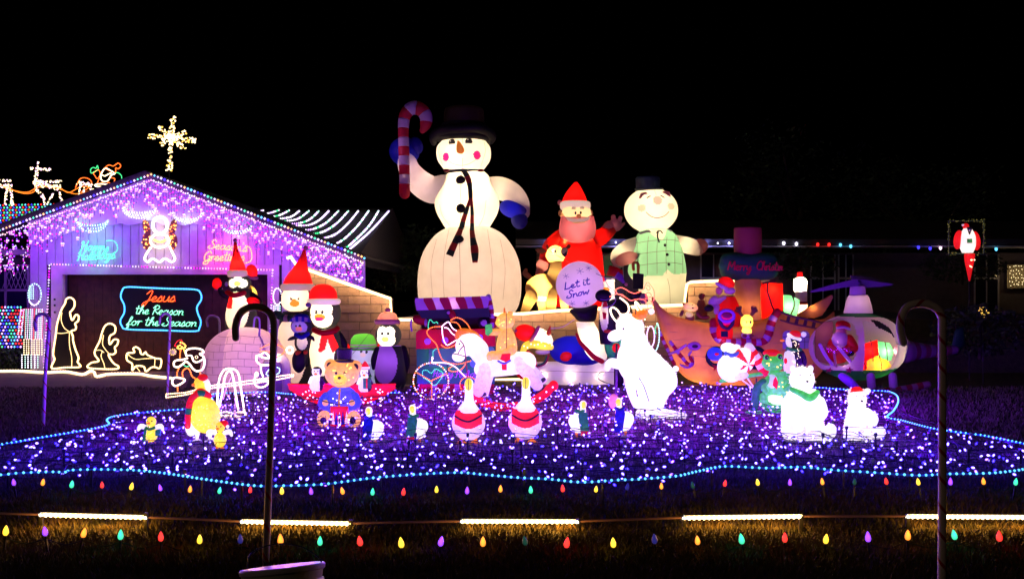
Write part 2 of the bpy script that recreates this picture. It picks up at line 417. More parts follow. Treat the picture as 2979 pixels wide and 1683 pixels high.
def clip(poly, a, b, c):                         # keep a*x + b*z <= c
    out = []; n = len(poly)
    for i in range(n):
        p, q = poly[i], poly[(i + 1) % n]; dp, dq = a * p[0] + b * p[1] - c, a * q[0] + b * q[1] - c
        if dp <= 0: out.append(p)
        if (dp < 0) != (dq < 0) and abs(dp - dq) > 1e-9:
            t = dp / (dp - dq); out.append((p[0] + (q[0] - p[0]) * t, p[1] + (q[1] - p[1]) * t))
    return out
GRASS_M = mat('night_lawn', (.035, .026, .013), .95, bump=.9, bs=60, c2=(.015, .017, .008), vs=5)
structure('lawn', [(-150, -20, 0), (150, -20, 0), (150, 300, 0), (-150, 300, 0)], [(0, 1, 2, 3)], GRASS_M)
DRIVE = mat('driveway_concrete', (.16, .09, .07), .9, bump=.5, bs=90, c2=(.1, .06, .05), vs=3)
dr = [G(-700, 1080, .004), G(560, 1080, .004), G(540, 1128, .004), G(455, 1180, .004), G(300, 1205, .004), G(60, 1245, .004), G(-900, 1290, .004)]
structure('driveway', dr, [tuple(range(len(dr)))[::-1]], DRIVE)
# ---------------------------------------------------------------- garage
YG = 21.3
SIDE = mat('painted_siding', (.55, .52, .56), .7, bump=.35, bs=70, var=.08, vs=6); DARK = mat('dark_gap', (.03, .025, .03), .9)
DOORM = mat('stained_door_wood', (.075, .028, .016), .6, bump=.5, bs=30, var=.35, vs=9); CREAM = mat('cream_trim', (.6, .52, .48), .6, var=.06)
ROOFM = mat('dark_shingles', (.022, .02, .024), .9, bump=.9, bs=50, var=.3, vs=20)
gar = empty('garage', (P(440, 860, YG).x, YG, 0), 'gabled garage with pale vertical siding and brown door, draped in purple icicle lights', 'garage')
go = gar.location.copy()
def gx(x): return (x - HX) * YG / F
def gz(y): return CH - (y - HY) * YG / F
def GP(name, V, Fc, m, smooth=False): return link(name, [Vector(v) - go for v in V], Fc, m, gar, smooth)
rakeL = lambda x: 512 + (440 - x) * .368
rakeR = lambda x: 512 + (x - 440) * .39
rake = lambda x: rakeL(x) if x < 440 else rakeR(x)
x = 88.0
while x < 1040:
    x1 = x + 22.7
    for (ya, yb) in ([(None, 1078.5)] if (x1 < 150 or x > 800) else [(None, 770)]):
        for a_, b_ in ([(x, x1)] if not (x < 440 < x1) else [(x, 440), (440, x1)]):
            V, Fc = prism([(gx(a_), gz(yb)), (gx(b_), gz(yb)), (gx(b_), gz(rake(b_) + 3)), (gx(a_), gz(rake(a_) + 3))], YG, YG + .03)
            GP('siding_board', V, Fc, SIDE)
    x += 24.4
V, Fc = prism([(gx(88), gz(1078)), (gx(150), gz(1078)), (gx(150), gz(775)), (gx(812), gz(775)), (gx(812), gz(1078)), (gx(1040), gz(1078)), (gx(1040), gz(rake(1040) + 4)), (gx(440), gz(516)), (gx(88), gz(rake(88) + 4))], YG + .034, YG + .3)
GP('wall', V, Fc, DARK)
for nm, q in (('door_jamb', (150, 183, 770, 1078)), ('door_jamb', (779, 812, 770, 1078)), ('door_lintel', (183, 779, 770, 798))):
    V, Fc = boxv((gx(q[0]), YG - .025, gz(q[3])), (gx(q[1]), YG + .12, gz(q[2]))); GP(nm, V, Fc, CREAM)
x = 183.0
while x < 778:
    V, Fc = boxv((gx(x), YG + .3 + U(0, .006), 0), (gx(min(x + 24.2, 779)), YG + .34, gz(792))); GP('door_board', V, Fc, DOORM); x += 24.85
V, Fc = boxv((gx(175), YG + .345, 0), (gx(785), YG + .38, gz(785))); GP('door_backing', V, Fc, DARK)
for zz, nm in ((868, 'doorbell'), (885, 'doorbell'), (905, 'lock_plate')):
    V, Fc = boxv((gx(159), YG - .045, gz(zz + 5)), (gx(163), YG - .025, gz(zz))); GP(nm, V, Fc, PLAST_K)
# roof slabs
zr = gz(510); xr = gx(440)
for nm, xe, ye in (('roof_slope', -120, 510 + 560 * .368), ('roof_slope', 1062, 510 + 622 * .39)):
    a, b = (xr, zr), (gx(xe), gz(ye))
    V, Fc = prism([a, b, (b[0], b[1] + .07), (a[0], a[1] + .07)], YG - .35, 29.2); GP(nm, V, Fc, ROOFM)
    V, Fc = prism([(a[0], a[1] - .1), (b[0], b[1] - .1), (b[0], b[1] + .05), (a[0], a[1] + .05)], YG - .39, YG - .355); GP('fascia_board', V, Fc, mat('dark_fascia', (.09, .07, .08), .7, var=.2))
# hanging pale valance under the rake
VALM = mat('white_valance', (.8, .78, .8), .7, tr=.3, var=.05)
vo = []
xs = [88 + i * 8 for i in range(116)]
def vbot(x):
    if x < 300: b = rakeL(x) + 82 - (300 - x) * .03
    elif x > 730: b = rakeR(x) + 68
    else: b = 649 + 5 * abs(math.sin((x - 300) * math.pi / 53)) * 1.3
    return max(rake(x) + 20, min(b, rake(x) + 128))
V, Fc = [], []
for i, x in enumerate(xs):
    dy = .02 * math.sin(x * .12)
    V += [(gx(x), YG - .1 + dy, gz(rake(x) + 6)), (gx(x), YG - .07 - dy, gz(vbot(x)))]
    if i: Fc.append((2 * i - 2, 2 * i - 1, 2 * i + 1, 2 * i))
n_ = len(V); V += [(a, b + .012, c) for a, b, c in V]; Fc += [tuple(i + n_ for i in f)[::-1] for f in Fc]
GP('valance', V, Fc, VALM, True)
# ---------------------------------------------------------------- cross roof behind
def roofpt(px, py, up=0.03):
    r = (HY - py) / F; Y = -4.172 / (r - .2311); Y = max(21.6, min(29.3, Y))
    p = P(px, py, Y); p.z += up; return p
xl, xr2 = -16.5, (1040 - HX) * 21.7 / F
z0, z1, y0, y1 = 2.42, 4.17, 21.6, 29.15
structure('house_roof', [(xl, y0, z0), (xr2, y0, z0), ((1136 - HX) * 28.6 / F, y1, z1), (xl, y1, z1), (xl, y0, z0 - .15), (xr2, y0, z0 - .15), (xr2, 36, z0 - .15), (xl, 36, z0 - .15)],
          [(0, 1, 2, 3), (4, 5, 1, 0), (5, 6, 2, 1), (6, 7, 3, 2)], ROOFM)
structure('house_wall', [(xl, 23.2, 0), (gx(88), 23.2, 0), (gx(88), 23.2, 2.5), (xl, 23.2, 2.5)], [(0, 1, 2, 3)], mat('violet_grey_wall', (.4, .36, .42), .8, var=.1))
def litstring(name, label, paths, mats, sp, r, cat='string lights', group=None, wire=WIRE, wr=.006, lamps=0, lc=(1, 1, 1), lw=1, shape=OCT, parts='strand'):
    """strings of small bulbs on a wire, paths in world coordinates; every strand is a part"""
    o0 = Vector(paths[0][0]); root = empty(name, o0, label, cat, group); allp = []
    for pth in paths:
        pth = [Vector(p) for p in pth]; bs = resample(pth, sp); allp += bs
        ch = []
        if wr and len(pth) > 1:
            V, Fc = tubeg([p - o0 for p in pth], wr, 4); ch.append((V, Fc, wire))
        for j, m in enumerate(mats):
            mb = MB()
            for i, p in enumerate(bs):
                if (i * 7919 // 3 if len(mats) > 3 else i) % len(mats) == j: bead(mb, p - o0, r * U(.8, 1.15), shape=shape)
            if mb.v: ch.append((mb.v, mb.f, m))
        link2(parts, ch, root)
    if lamps:
        for k in range(lamps):
            p = allp[int((k + .5) * len(allp) / lamps)]; lamp(p + Vector((0, -.05, 0)), lw, lc, root)
    return root
RS = [((766, 615), (742, 621)), ((811, 614), (790, 621), (767, 626)), ((841, 615), (815, 628), (786, 635)), ((870, 617), (845, 634), (806, 640)), ((898, 617), (865, 640), (822, 646)),
      ((927, 617), (905, 638), (880, 650), (841, 655)), ((956, 617), (930, 642), (900, 657), (861, 659)), ((984, 617), (950, 650), (915, 668), (885, 672), (861, 666)),
      ((1013, 617), (980, 652), (945, 675), (915, 683), (902, 684)), ((1042, 617), (1010, 655), (975, 685), (935, 698)), ((1072, 617), (1040, 660), (1005, 695), (976, 714)), ((1101, 617), (1070, 664), (1015, 718), (998, 723)), ((1131, 617), (1075, 678), (1015, 730))]
for i, s_ in enumerate(RS):
    pth = [roofpt(*q) for q in cr(list(s_), 8)]
    lab = ('leftmost short string of white roof bulbs nearest the gable' if i == 0 else 'outermost straight string of white bulbs at the right roof edge' if i == 12 else
           'sagging white bulb string on the dark roof, %s from the right roof edge' % ['', 'second', 'third', 'fourth', 'fifth', 'sixth', 'seventh', 'eighth', 'ninth', 'tenth', 'eleventh', 'twelfth'][12 - i])
    litstring('roof_light_string', lab, [pth], [BWH, BWH, BV, BWH, BG] if i % 3 else [BWH, BV, BWH], .062, .026, group='white light strings down the right roof')
litstring('ridge_light_string', 'multicoloured bulb string running back along the garage ridge', [[P(623, 566, 25.7), P(742, 617, 29.4)]], [BG, BV, BWH, BM, BB], .07, .03)
# net of coloured bulbs on the left roof
nets = {0: [], 1: [], 2: [], 3: []}
root = empty('roof_net_lights', roofpt(90, 640), 'multicoloured net lights covering the left roof', 'net lights')
for j in range(12):
    rows = []
    for i in range(-1, 23):
        x = i * 9.2 + (j % 2) * 3; y = 602 + j * 7.4 - x * .02
        if y < rakeL(x) - 10 and x < 205: rows.append((x, y, (i + 2 * j) % 4))
    if not rows: continue
    ch = []
    for c, m in enumerate((BC, BRD, BB, BG)):
        mb = MB()
        for x, y, k in rows:
            if k == c: bead(mb, roofpt(x, y, .05) - root.location, .032)
        if mb.v: ch.append((mb.v, mb.f, m))
    V, Fc = tubeg([roofpt(x, y, .04) - root.location for x, y, k in rows], .006, 4) if len(rows) > 1 else ([], [])
    if V: ch.append((V, Fc, WIRE))
    link2('bulb_row', ch, root)
# string along the rake edge
def rk(x, dy=0, dYf=-.45): return P(x, rake(x) + dy, YG + dYf)
litstring('gable_light_string', 'blue, white and green bulbs edging the garage gable rake', [[rk(x, -5) for x in range(-40, 440, 40)] + [rk(440, -5)] + [rk(x, -5) for x in range(460, 1062, 40)] + [rk(1060, 0)]], [BB, IW, BG, IW, gl('rake_yellow', (1, .6, .15), 1.2), BC, IW], .075, .028)
litstring('gable_light_string', 'warm white bulbs packed just below the gable fascia', [[rk(x, 11 + 3 * math.sin(x)) for x in range(-40, 1062, 9)]], [IP, gl('rake_warm', (1, .75, .5), 1.1), IW, IW], .055, .024, lamps=22, lc=(.5, .03, 1), lw=.8)
# icicle strands
root = empty('icicle_lights', rk(440, 30), 'pink and white icicle lights hanging below the garage gable', 'icicle lights')
def icicles(root, spots, mats, r=.022):
    for (p, L) in spots:
        ch = [(*boxv((-.003, -.003, -L), (.003, .003, 0)), WIRE)]; k = int(L / .045) + 1
        for m in mats:
            mb = MB()
            for i in range(k):
                if (i * 5 + int(p[0] * 97)) % len(mats) == mats.index(m): bead(mb, (U(-.02, .02), U(-.02, .02), -i * L / k), r * U(.8, 1.2))
            if mb.v: ch.append((mb.v, mb.f, m))
        link2('strand', ch, root, loc=Vector(p) - root.location)
sp_ = []
x = -20
while x < 1056:
    L = (U(20, 75) if rnd() < .7 else U(60, 105)) * YG / F
    if x > 905: L = U(50, 92) * YG / F
    sp_.append((rk(x, U(12, 22), U(-.42, -.22)), L)); x += 5.2 if x > 890 else U(6, 9)
icicles(root, sp_, [IP, IM, IW, IP, IV, IW, IW], .0185)
for x in range(0, 1060, 44):
    lamp(rk(x, 62, -.5), 3.6, (.26, .004, 1), root)
    if 40 < x < 860: lamp(rk(x, 150, -.7), 3.2, (.22, .002, 1), root)
root = empty('icicle_lights', P(45, 740, 21.9), 'dense pink icicle lights over the entry left of the garage', 'icicle lights')
icicles(root, [(P(U(-20, 86), 742 + U(-28, 10), U(21.5, 22.2)), U(20, 62) * .0075) for i in range(34)], [IP, IM, IW, IV], .02)
for x, y in ((0, 780), (45, 800), (80, 770), (20, 860)): lamp(P(x, y, 22.3), 2.2, (.3, .04, 1), root)
# curved swags of pale bulbs on the gable wall
def swag(label, cx, cy, rx, ry, nrow=3, m=BAQ, flip=1):
    paths = []
    for q in range(nrow):
        f = 1 - q * .27
        paths.append([P(cx - rx * math.cos(math.pi * t / 14), cy - 12 * q * 0 + ry * f * math.sin(math.pi * t / 14), YG - .13 - .01 * q) for t in range(15)])
    litstring('swag_light', label, paths, [m], .055, .018, lamps=2, lc=(.5, 1, .85), lw=.5, cat='string lights', group='swag lights on the gable')
swag('aqua white swag lights on the gable, left of the angel', 268, 640, 46, 34)
swag('pale swag lights high on the gable, between aqua swag and gable peak', 405, 606, 48, 28, 3, BWH)
swag('pale swag lights on the gable just right of the angel', 545, 620, 42, 26, 2, BWH)
swag('pale swag lights above the pink script sign', 688, 655, 44, 24, 2, BAQ)
# door frame lights
litstring('door_frame_lights', 'white and magenta bulbs framing the garage door', [[P(128, 1068, YG - .1), P(138, 900, YG - .1), P(144, 768, YG - .1), P(470, 777, YG - .1), P(793, 785, YG - .1), P(788, 920, YG - .1), P(785, 1060, YG - .1)]], [IW, IM, IW, IV, IW, IP], .062, .022, lamps=20, lc=(.42, .05, 1), lw=.5)
# ---------------------------------------------------------------- entry on the left: window, lattice, hedge with net lights
we = empty('window', P(50, 835, 23.1), 'entry window with diamond lattice, left of the garage', 'window')
def WP_(name, a, b, m, y=23.1, d=.05): V, Fc = boxv(P(a[0], b[1], y) - we.location, P(b[0], a[1], y) - we.location); V = [(p[0], (-d if i in (0, 1, 4, 5) else 0), p[2]) for i, p in enumerate(V)]; return link(name, V, Fc, m, we, False)
WP_('pane', (-30, 770), (84, 900), mat('dark_glass', (.02, .01, .06), .08), d=.02)
for a, b in (((-30, 840), (84, 847)), ((14, 760), (20, 900)), ((80, 760), (87, 900)), ((-30, 756), (87, 764))): WP_('frame_bar', a, b, SIDE, y=23.08)
for i in range(6):
    xx = 20 + i * 13
    for s_ in (-1, 1):
        V, Fc = tubeg([P(xx - 13 * s_, 766, 23.0) - we.location, P(xx + 13 * s_, 838, 23.0) - we.location], .008, 4); link('lattice_strip', V, Fc, SIDE, we, False)
V, Fc = boxv((xl, 21.75, gz(738)), (gx(88), 22.0, gz(722))); structure('entry_beam', V, Fc, SIDE)
LEAF = mat('hedge_leaf', (.03, .06, .025), .7, var=.4, vs=20)
def foliage(name, label, cat, c, rad, n, m=LEAF, size=.05, root=None):
    mb = MB()
    for i in range(n):
        while True:
            q = Vector((U(-1, 1), U(-1, 1), U(-1, 1)))
            if .35 < q.length < 1: break
        p = Vector((q.x * rad[0], q.y * rad[1], q.z * rad[2])); a = Vector((U(-1, 1), U(-1, 1), U(-1, 1))).normalized(); b = a.orthogonal().normalized(); s_ = size * U(.6, 1.4)
        mb.add([p - a * s_, p + b * s_ * .5, p + a * s_, p - b * s_ * .5], [(0, 1, 2, 3)])
    o = empty(name, c, label, cat); link2('foliage', [(mb.v, mb.f, m)], o)
    V, Fc = tubeg([(0, 0, -rad[2]), (0, 0, rad[2] * .3)], .04, 6); link('stem', V, Fc, mat('bark', (.06, .04, .03), .9), o); return o
hc = P(20, 985, 21.5)
hg = foliage('hedge', 'dark clipped hedge below the entry window', 'hedge', (hc.x, 21.6, .66), (.75, .4, .66), 1600)
root = empty('hedge_net_lights', P(30, 950, 21.1), 'blue, green and red net lights over the entry hedge', 'net lights')
for j in range(13):
    for c, m in enumerate((BC, BB, BRD, BB, BG)):
        pass
    pts = [(x + (j % 2) * 4, 893 + j * 9.6, int(U(0, 5))) for x in range(-12, 68, 9)]
    ch = []
    for c, m in enumerate((BC, BB, BRD, BV, BG)):
        mb = MB()
        for x, y, k in pts:
            if k == c: bead(mb, P(x, y, 21.12 + U(0, .1)) - root.location, .024)
        if mb.v: ch.append((mb.v, mb.f, m))
    V, Fc = tubeg([P(x, y, 21.2) - root.location for x, y, k in pts], .005, 4); ch.append((V, Fc, WIRE)); link2('bulb_row', ch, root)
for y in (920, 980): lamp(P(30, y, 21.0), .8, (.1, .2, 1), root)
# ---------------------------------------------------------------- retaining walls, terrace
BLOCKM = [mat('wall_block_%s' % n, c, .85, bump=.7, bs=45, var=.12, vs=7) for n, c in (('ochre', (.4, .27, .2)), ('sand', (.34, .22, .16)), ('rose', (.37, .24, .2)))]
YW = 20.6
def wx(x): return (x - HX) * YW / F
def wz(y): return CH - (y - HY) * YW / F
def blockwall(label, x0, x1, topa, topb, y=YW, th=.22):
    """top line from (x0, topa) to (x1, topb) in photo pixels; every block a part"""
    root = empty('block_wall', (wx((x0 + x1) / 2), y, 0), label, 'wall'); o0 = root.location
    xa, xb, za, zb = wx(x0), wx(x1), wz(topa), wz(topb)
    nx, nz = -(zb - za), (xb - xa); c = nx * xa + nz * za
    H, L, j = .178, .46, 0
    mx = max(za, zb)
    while j * H < mx:
        x = xa - (L / 2 if j % 2 else 0) - .1
        while x < xb:
            p = [(max(x + .006, xa), j * H + .006), (min(x + L - .006, xb), j * H + .006), (min(x + L - .006, xb), (j + 1) * H - .006), (max(x + .006, xa), (j + 1) * H - .006)]
            if p[1][0] - p[0][0] > .03:
                q = clip(p, nx, nz, c - abs(nz) * .045)
                if len(q) >= 3:
                    V, Fc = prism([(a - o0.x, b) for a, b in q], -th / 2 - U(0, .012), th / 2); link('block', V, Fc, random.choice(BLOCKM), root, False)
            x += L
        j += 1
    V, Fc = prism([(xa - o0.x, 0), (xb - o0.x, 0), (xb - o0.x, zb - .06), (xa - o0.x, za - .06)], -th / 2 + .02, th / 2 - .02); link('mortar', V, Fc, mat('mortar', (.16, .12, .1), .95), root, False)
    n = max(1, int((xb - xa) / .9))
    for i in range(n):
        a, b = i / n, (i + 1) / n
        q = [(xa + (xb - xa) * a + .004 - o0.x, za + (zb - za) * a - .043), (xa + (xb - xa) * b - .004 - o0.x, za + (zb - za) * b - .043), (xa + (xb - xa) * b - .004 - o0.x, za + (zb - za) * b), (xa + (xb - xa) * a + .004 - o0.x, za + (zb - za) * a)]
        V, Fc = prism(q, -th / 2 - .03, th / 2 + .03); link('cap_stone', V, Fc, CREAM, root, False)
    return root
blockwall('sloping brown block wall running down from the garage corner', 900, 1142, 776, 868, YW)
blockwall('long low tan block wall behind the inflatables', 1142, 2000, 924, 886, YW + .02)
blockwall('higher tan block wall right of the step, behind the ship', 2000, 2235, 818, 814, YW + .02)
TM = mat('terrace_ground', (.06, .05, .04), .95, bump=.8, bs=40, var=.3)
V, Fc = boxv((wx(1142), YW + .16, 0), (14, 60, 1.12)); structure('terrace', V, Fc, TM)
def trim(label, pts, y, r=.03, W=1.0, n=6, col=(1, .62, .25), m=None, group='warm rope light trims'):
    p = [P(a, b, y) for a, b in pts]; root = empty('rope_light', p[0], label, 'rope light', group)
    V, Fc = tubeg([q - p[0] for q in p], r, 6); link('light_tube', V, Fc, m or gl('trim', (1, .72, .36), 2.2), root)
    mb = MB()
    for q in resample(p, .05): bead(mb, q - p[0] + Vector((0, -r * .7, 0)), r * .5)
    tag(link('rope_bulbs', mb.v, mb.f, BW, root, False), kind='stuff')
    for q in resample(p, max(.1, sum((b - a).length for a, b in zip(p, p[1:])) / n))[:n + 1]: lamp(q + Vector((0, -.12, -.02)), W, col, root)
trim('warm rope light along the sloping top of the block wall', [(838, 750), (845, 745), (862, 770), (900, 786), (1000, 822), (1136, 868), (1138, 925)], YW - .2, n=10, W=2.2)
trim('warm rope light on the low wall behind the pink hat penguin', [(1162, 930), (1245, 930)], YW - .2, n=2, W=1.6)
trim('warm rope light on the long wall cap below the giant snowman', [(1432, 914), (1520, 912), (1620, 903), (1880, 890), (1990, 886), (1998, 826), (2010, 820), (2160, 814)], YW - .2, n=18, W=3.2)
trim('warm rope light low on the wall behind the rocking horse', [(1165, 1112), (1245, 1112)], 18.9, n=2, W=1.3)
trim('warm rope light bar between gift box and rocking horse', [(1440, 1105), (1530, 1103)], 18.9, n=3, W=1.3)
# ---------------------------------------------------------------- house on the terrace, right
YH = 30.0
def hx(x): return (x - HX) * YH / F
def hz(y): return CH - (y - HY) * YH / F
hs = empty('house', (hx(2300), YH, 1.12), 'dark single-storey house across the back right', 'house'); ho = hs.location.copy()
def HB(name, a, b, m, yo=0, th=.1): V, Fc = boxv((hx(a[0]), YH - yo - th, hz(b[1])), (hx(b[0]), YH - yo, hz(a[1]))); return link(name, [Vector(v) - ho for v in V], Fc, m, hs, False)
HWALL = mat('house_siding', (.13, .1, .12), .85, bump=.3, bs=30, var=.1); WGL = mat('window_glass', (.015, .012, .03), .08)
HB('wall', (1560, 735), (3300, 1000), HWALL, -.2, .2)
V, Fc = prism([(hx(1500), hz(716)), (hx(3300), hz(716)), (hx(3300), hz(700)), (hx(1500), hz(700))], YH - .9, YH - .86); link('fascia_board', [Vector(v) - ho for v in V], Fc, mat('eave_paint', (.06, .055, .07), .8), hs, False)
V = [(hx(1500), YH - .86, hz(702)), (hx(3300), YH - .86, hz(702)), (hx(3300), YH + 4, hz(702) + .9), (hx(1500), YH + 4, hz(702) + .9)]
link('roof', [Vector(v) - ho for v in V], [(0, 1, 2, 3)], ROOFM, hs, False)
V, Fc = boxv((hx(1500), YH - .86, hz(722)), (hx(3300), YH, hz(718))); link('soffit', [Vector(v) - ho for v in V], Fc, SIDE, hs, False)
for a, b in ((1756, 1810), (2040, 2110), (2360, 2425), (2440, 2478), (2835, 2900)):
    wo = HB('window', (a, 742), (b, 900), WGL, .02, .02)
    for q in ((a - 4, a), (b, b + 4), ((a + b) / 2 - 1.5, (a + b) / 2 + 1.5)): 
        V, Fc = boxv((hx(q[0]), YH - .07, hz(902)), (hx(q[1]), YH - .04, hz(740))); link('frame', [Vector(v) - ho for v in V], Fc, SIDE, wo, False)
    V, Fc = boxv((hx(a), YH - .065, hz(812)), (hx(b), YH - .045, hz(806))); link('frame', [Vector(v) - ho for v in V], Fc, SIDE, wo, False)
for i in range(7):
    HB('siding_board', (2482, 752 + i * 14), (2576, 764.5 + i * 14), HWALL, 0, .03); HB('siding_board', (2692, 770 + i * 14), (2782, 782.5 + i * 14), HWALL, .0, .03)
for i, ch in enumerate('2606'):
    for st in {'2': [[(0, .8), (.5, 1), (.8, .7), (0, 0), (.9, 0)]], '6': [[(.7, 1), (.1, .4), (.3, 0), (.7, .1), (.7, .5), (.2, .5)]], '0': [[(.4, 1), (0, .5), (.4, 0), (.8, .5), (.4, 1)]]}[ch]:
        V, Fc = tubeg([Vector((hx(2710 + (i * 10 + q[0] * 7)), YH - .05, hz(812 + i * 1.5 - q[1] * 9))) - ho for q in cr(st, 4)], .012, 4); link('house_number', V, Fc, INK, hs, False)
cu = empty('curtain_lights', P(2955, 770, YH - .3), 'warm curtain lights in front of a pale cloth, far right porch', 'curtain lights')
V, Fc = [], []
for i in range(40):
    V += [P(2930 + i * 3, 770, YH - .2 + .04 * (i % 2)) - cu.location, P(2930 + i * 3, 838, YH - .2 + .04 * (i % 2)) - cu.location]
    if i: Fc.append((2 * i - 2, 2 * i - 1, 2 * i + 1, 2 * i))
link('cloth', V, Fc, mat('curtain_cloth', (.6, .52, .36), .8), cu, False)
for i in range(10):
    ch = []; mb = MB()
    for k in range(6): bead(mb, (U(-.03, .03), 0, -k * .11 - U(0, .06)), .014)
    link2('strand', [(mb.v, mb.f, BW), (*boxv((-.002, -.002, -.68), (.002, .002, 0)), WIRE)], cu, loc=P(2940 + i * 8, 772, YH - .35) - cu.location)
for x in (2950, 2985): lamp(P(x, 800, YH - .6), .7, (1, .7, .3), cu)
litstring('eave_light_string', 'widely spaced cool white bulbs on the house eave, mid picture', [[P(x, 703 + (x - 1594) * .008, YH - .95) for x in (1594, 1700, 1790, 1824, 2052, 2085, 2118, 2150)]], [BWH], .33, .035, lamps=12, lc=(.35, .32, 1), lw=2.6)
for x, y, m, lb in ((2280, 707, BWH, 'pale blue bulb'), (2317, 709, BWH, 'pale blue bulb'), (2379, 711, BRD, 'red bulb'), (2412, 711, BRD, 'red bulb'), (2445, 712, BC, 'light blue bulb'), (2475, 716, BC, 'light blue bulb'), (2672, 719, BB, 'blue bulb'), (2706, 722, BB, 'blue bulb'), (2736, 721, BPK, 'bright pink bulb'), (2898, 724, BC, 'light blue bulb')):
    mb = MB(); bead(mb, (0, 0, 0), .045, 1.4, shape=ICO); ch = [(mb.v, mb.f, m), (*boxv((-.015, -.015, .03), (.015, .015, .09)), PLAST_K)]
    o = link2('eave_bulb', ch, hs, loc=P(x, y, YH - .95) - ho)
for x in range(2250, 3000, 250): lamp(P(x, 722, YH - 1.1), .1, (.35, .3, 1), hs)
# bare shrubs along the terrace at right
for i, (x, y, Yd, rx_) in enumerate(((2330, 770, 28.5, 1.1), (2800, 775, 28.5, 1.3), (1150, 800, 30, 1.0), (2850, 960, 18.2, .9))):
    c = P(x, y, Yd); foliage('shrub', ['dark shrub below the house eave, behind the ship', 'dark shrub below the red bird ornament', 'dark shrub between garage roof and giant snowman', 'low dark shrub right of the helicopter tail'][i], 'shrub', (c.x, Yd, c.z), (rx_, .5, .5), 900, size=.06)

for cx, cy, Yd, rr, lab in ((2330, 610, 36, 3.2, 'unlit tree rising dark behind the house, above the ship sail'), (1215, 760, 31, 1.5, 'unlit tree between the garage roof and the giant snowman'), (2700, 640, 38, 3.4, 'unlit tree behind the house left of the bird ornament')):
    c = P(cx, cy, Yd); tr_ = empty('tree', (c.x, Yd, 1.12), lab, 'tree'); mb = MB()
    cl = [Vector((U(-.7, .7) * rr, U(-.6, .6) * rr, c.z - 1.12 + U(-.5, .6) * rr)) for _ in range(16)]
    for q in cl:
        for _ in range(150):
            p = q + Vector((U(-1, 1), U(-1, 1), U(-1, 1))).normalized() * U(.1, .42) * rr; a = Vector((U(-1, 1), U(-1, 1), U(-1, 1))).normalized(); b = a.orthogonal().normalized(); s_ = U(.06, .13)
            mb.add([p - a * s_, p + b * s_ * .5, p + a * s_, p - b * s_ * .5], [(0, 1, 2, 3)])
    tag(link('crown', mb.v, mb.f, LEAF, tr_, False), kind='stuff'); V, Fc = tubeg([Vector((0, 0, 0)), Vector((.1, 0, (c.z - 1.1) * .5)), Vector((0, 0, c.z - 1.1))], [.22, .17, .08], 8); link('trunk', V, Fc, MATS['bark'], tr_)
    for q in cl[:6]: V, Fc = tubeg([Vector((0, 0, (c.z - 1.1) * .6)), q], [.09, .03], 6); link('limb', V, Fc, MATS['bark'], tr_)
def z1(pts, ox=0, oy=700, k=3.637): return [(ox + a / k, oy + b / k) for a, b in pts]
BACK = mat('silhouette_board', (.012, .01, .014), .8)
# ---------------------------------------------------------------- star on the ridge
f = Fig('star_light', 'big warm white star of small bulbs standing on the garage peak', 'star', 497, 526, 22.3)
cx_, cy_ = 497, 402
arms = [((505, 338), 9), ((493, 496), 9), ((430, 396), 7), ((571, 409), 8), ((462, 368), 7), ((541, 383), 7), ((467, 419), 7), ((541, 434), 7)]
for (ex, ey), wd in arms:
    L = math.hypot(ex - cx_, ey - cy_); ux, uy = (ex - cx_) / L, (ey - cy_) / L
    V, Fc = tubeg([(cx_, 0, -cy_), (ex, 0, -ey)], .9, 4); fr = f.mesh('star_arm', PLAST_K, [(v[0], -v[2], v[1]) for v in V], Fc)
    for m in (BW, BY):
        mb = MB(); n = int(L * wd / (17 if m is BW else 42))
        for i in range(n):
            t = U(.02, 1) * L; s_ = U(-1, 1) * wd * (.5 + .5 * t / L if L > 80 else .9)
            bead(mb, (cx_ + ux * t - uy * s_, cy_ + uy * t + ux * s_, U(-4, 4)), U(2, 3.1))
        tag(f.mesh('star_bulbs', m, mb.v, mb.f, fr, False), kind='stuff')
mb = MB()
for i in range(90): a, r = U(0, 6.28), abs(random.gauss(0, 11)); bead(mb, (cx_ + r * math.cos(a), cy_ + r * math.sin(a) * .9, U(-4, 4)), U(1.8, 2.8))
tag(f.mesh('star_bulbs', BW, mb.v, mb.f, None, False), kind='stuff')
f.t('pole', PLAST_K, [(493, 498), (491, 528)], 1.6, sm=False)
# ---------------------------------------------------------------- roof reindeer, reins and sleigh
def deerlights(f, segs, m=BW):
    for a, b, wd, nm in segs:
        L = math.dist(a, b); V, Fc = tubeg([(a[0], 0, -a[1]), (b[0], 0, -b[1])], .8, 4); fr = f.mesh(nm, PLAST_K, [(v[0], -v[2], v[1]) for v in V], Fc)
        ux, uy = (b[0] - a[0]) / L, (b[1] - a[1]) / L
        for mm, dn in ((m, 20), (BPK, 60)):
            mb = MB()
            for i in range(max(3, int(L * wd / dn * 1.3) + int(L / 7))):
                t = U(0, L); s_ = U(-1, 1) * wd; bead(mb, (a[0] + ux * t - uy * s_ * .75, a[1] + uy * t + ux * s_ * .75, U(-3, 3)), U(1.8, 2.6))
            tag(f.mesh('wire_frame_bulbs', mm, mb.v, mb.f, fr, False), kind='stuff')
f = Fig('reindeer_light', 'white bulb reindeer with raised head on the left roof, nearer the sleigh', 'reindeer', 140, 600, 28.3)
deerlights(f, [((110, 468), (110, 490), 3, 'antler'), ((88, 490), (148, 494), 4, 'antler'), ((108, 495), (101, 535), 6, 'neck'), ((102, 528), (184, 528), 4, 'back'), ((100, 540), (180, 542), 5, 'body'), ((105, 530), (172, 550), 7, 'body'),
               ((101, 545), (132, 582), 4, 'leg'), ((122, 560), (132, 598), 3.5, 'leg'), ((155, 562), (136, 594), 3, 'leg'), ((172, 560), (186, 598), 4, 'leg')])
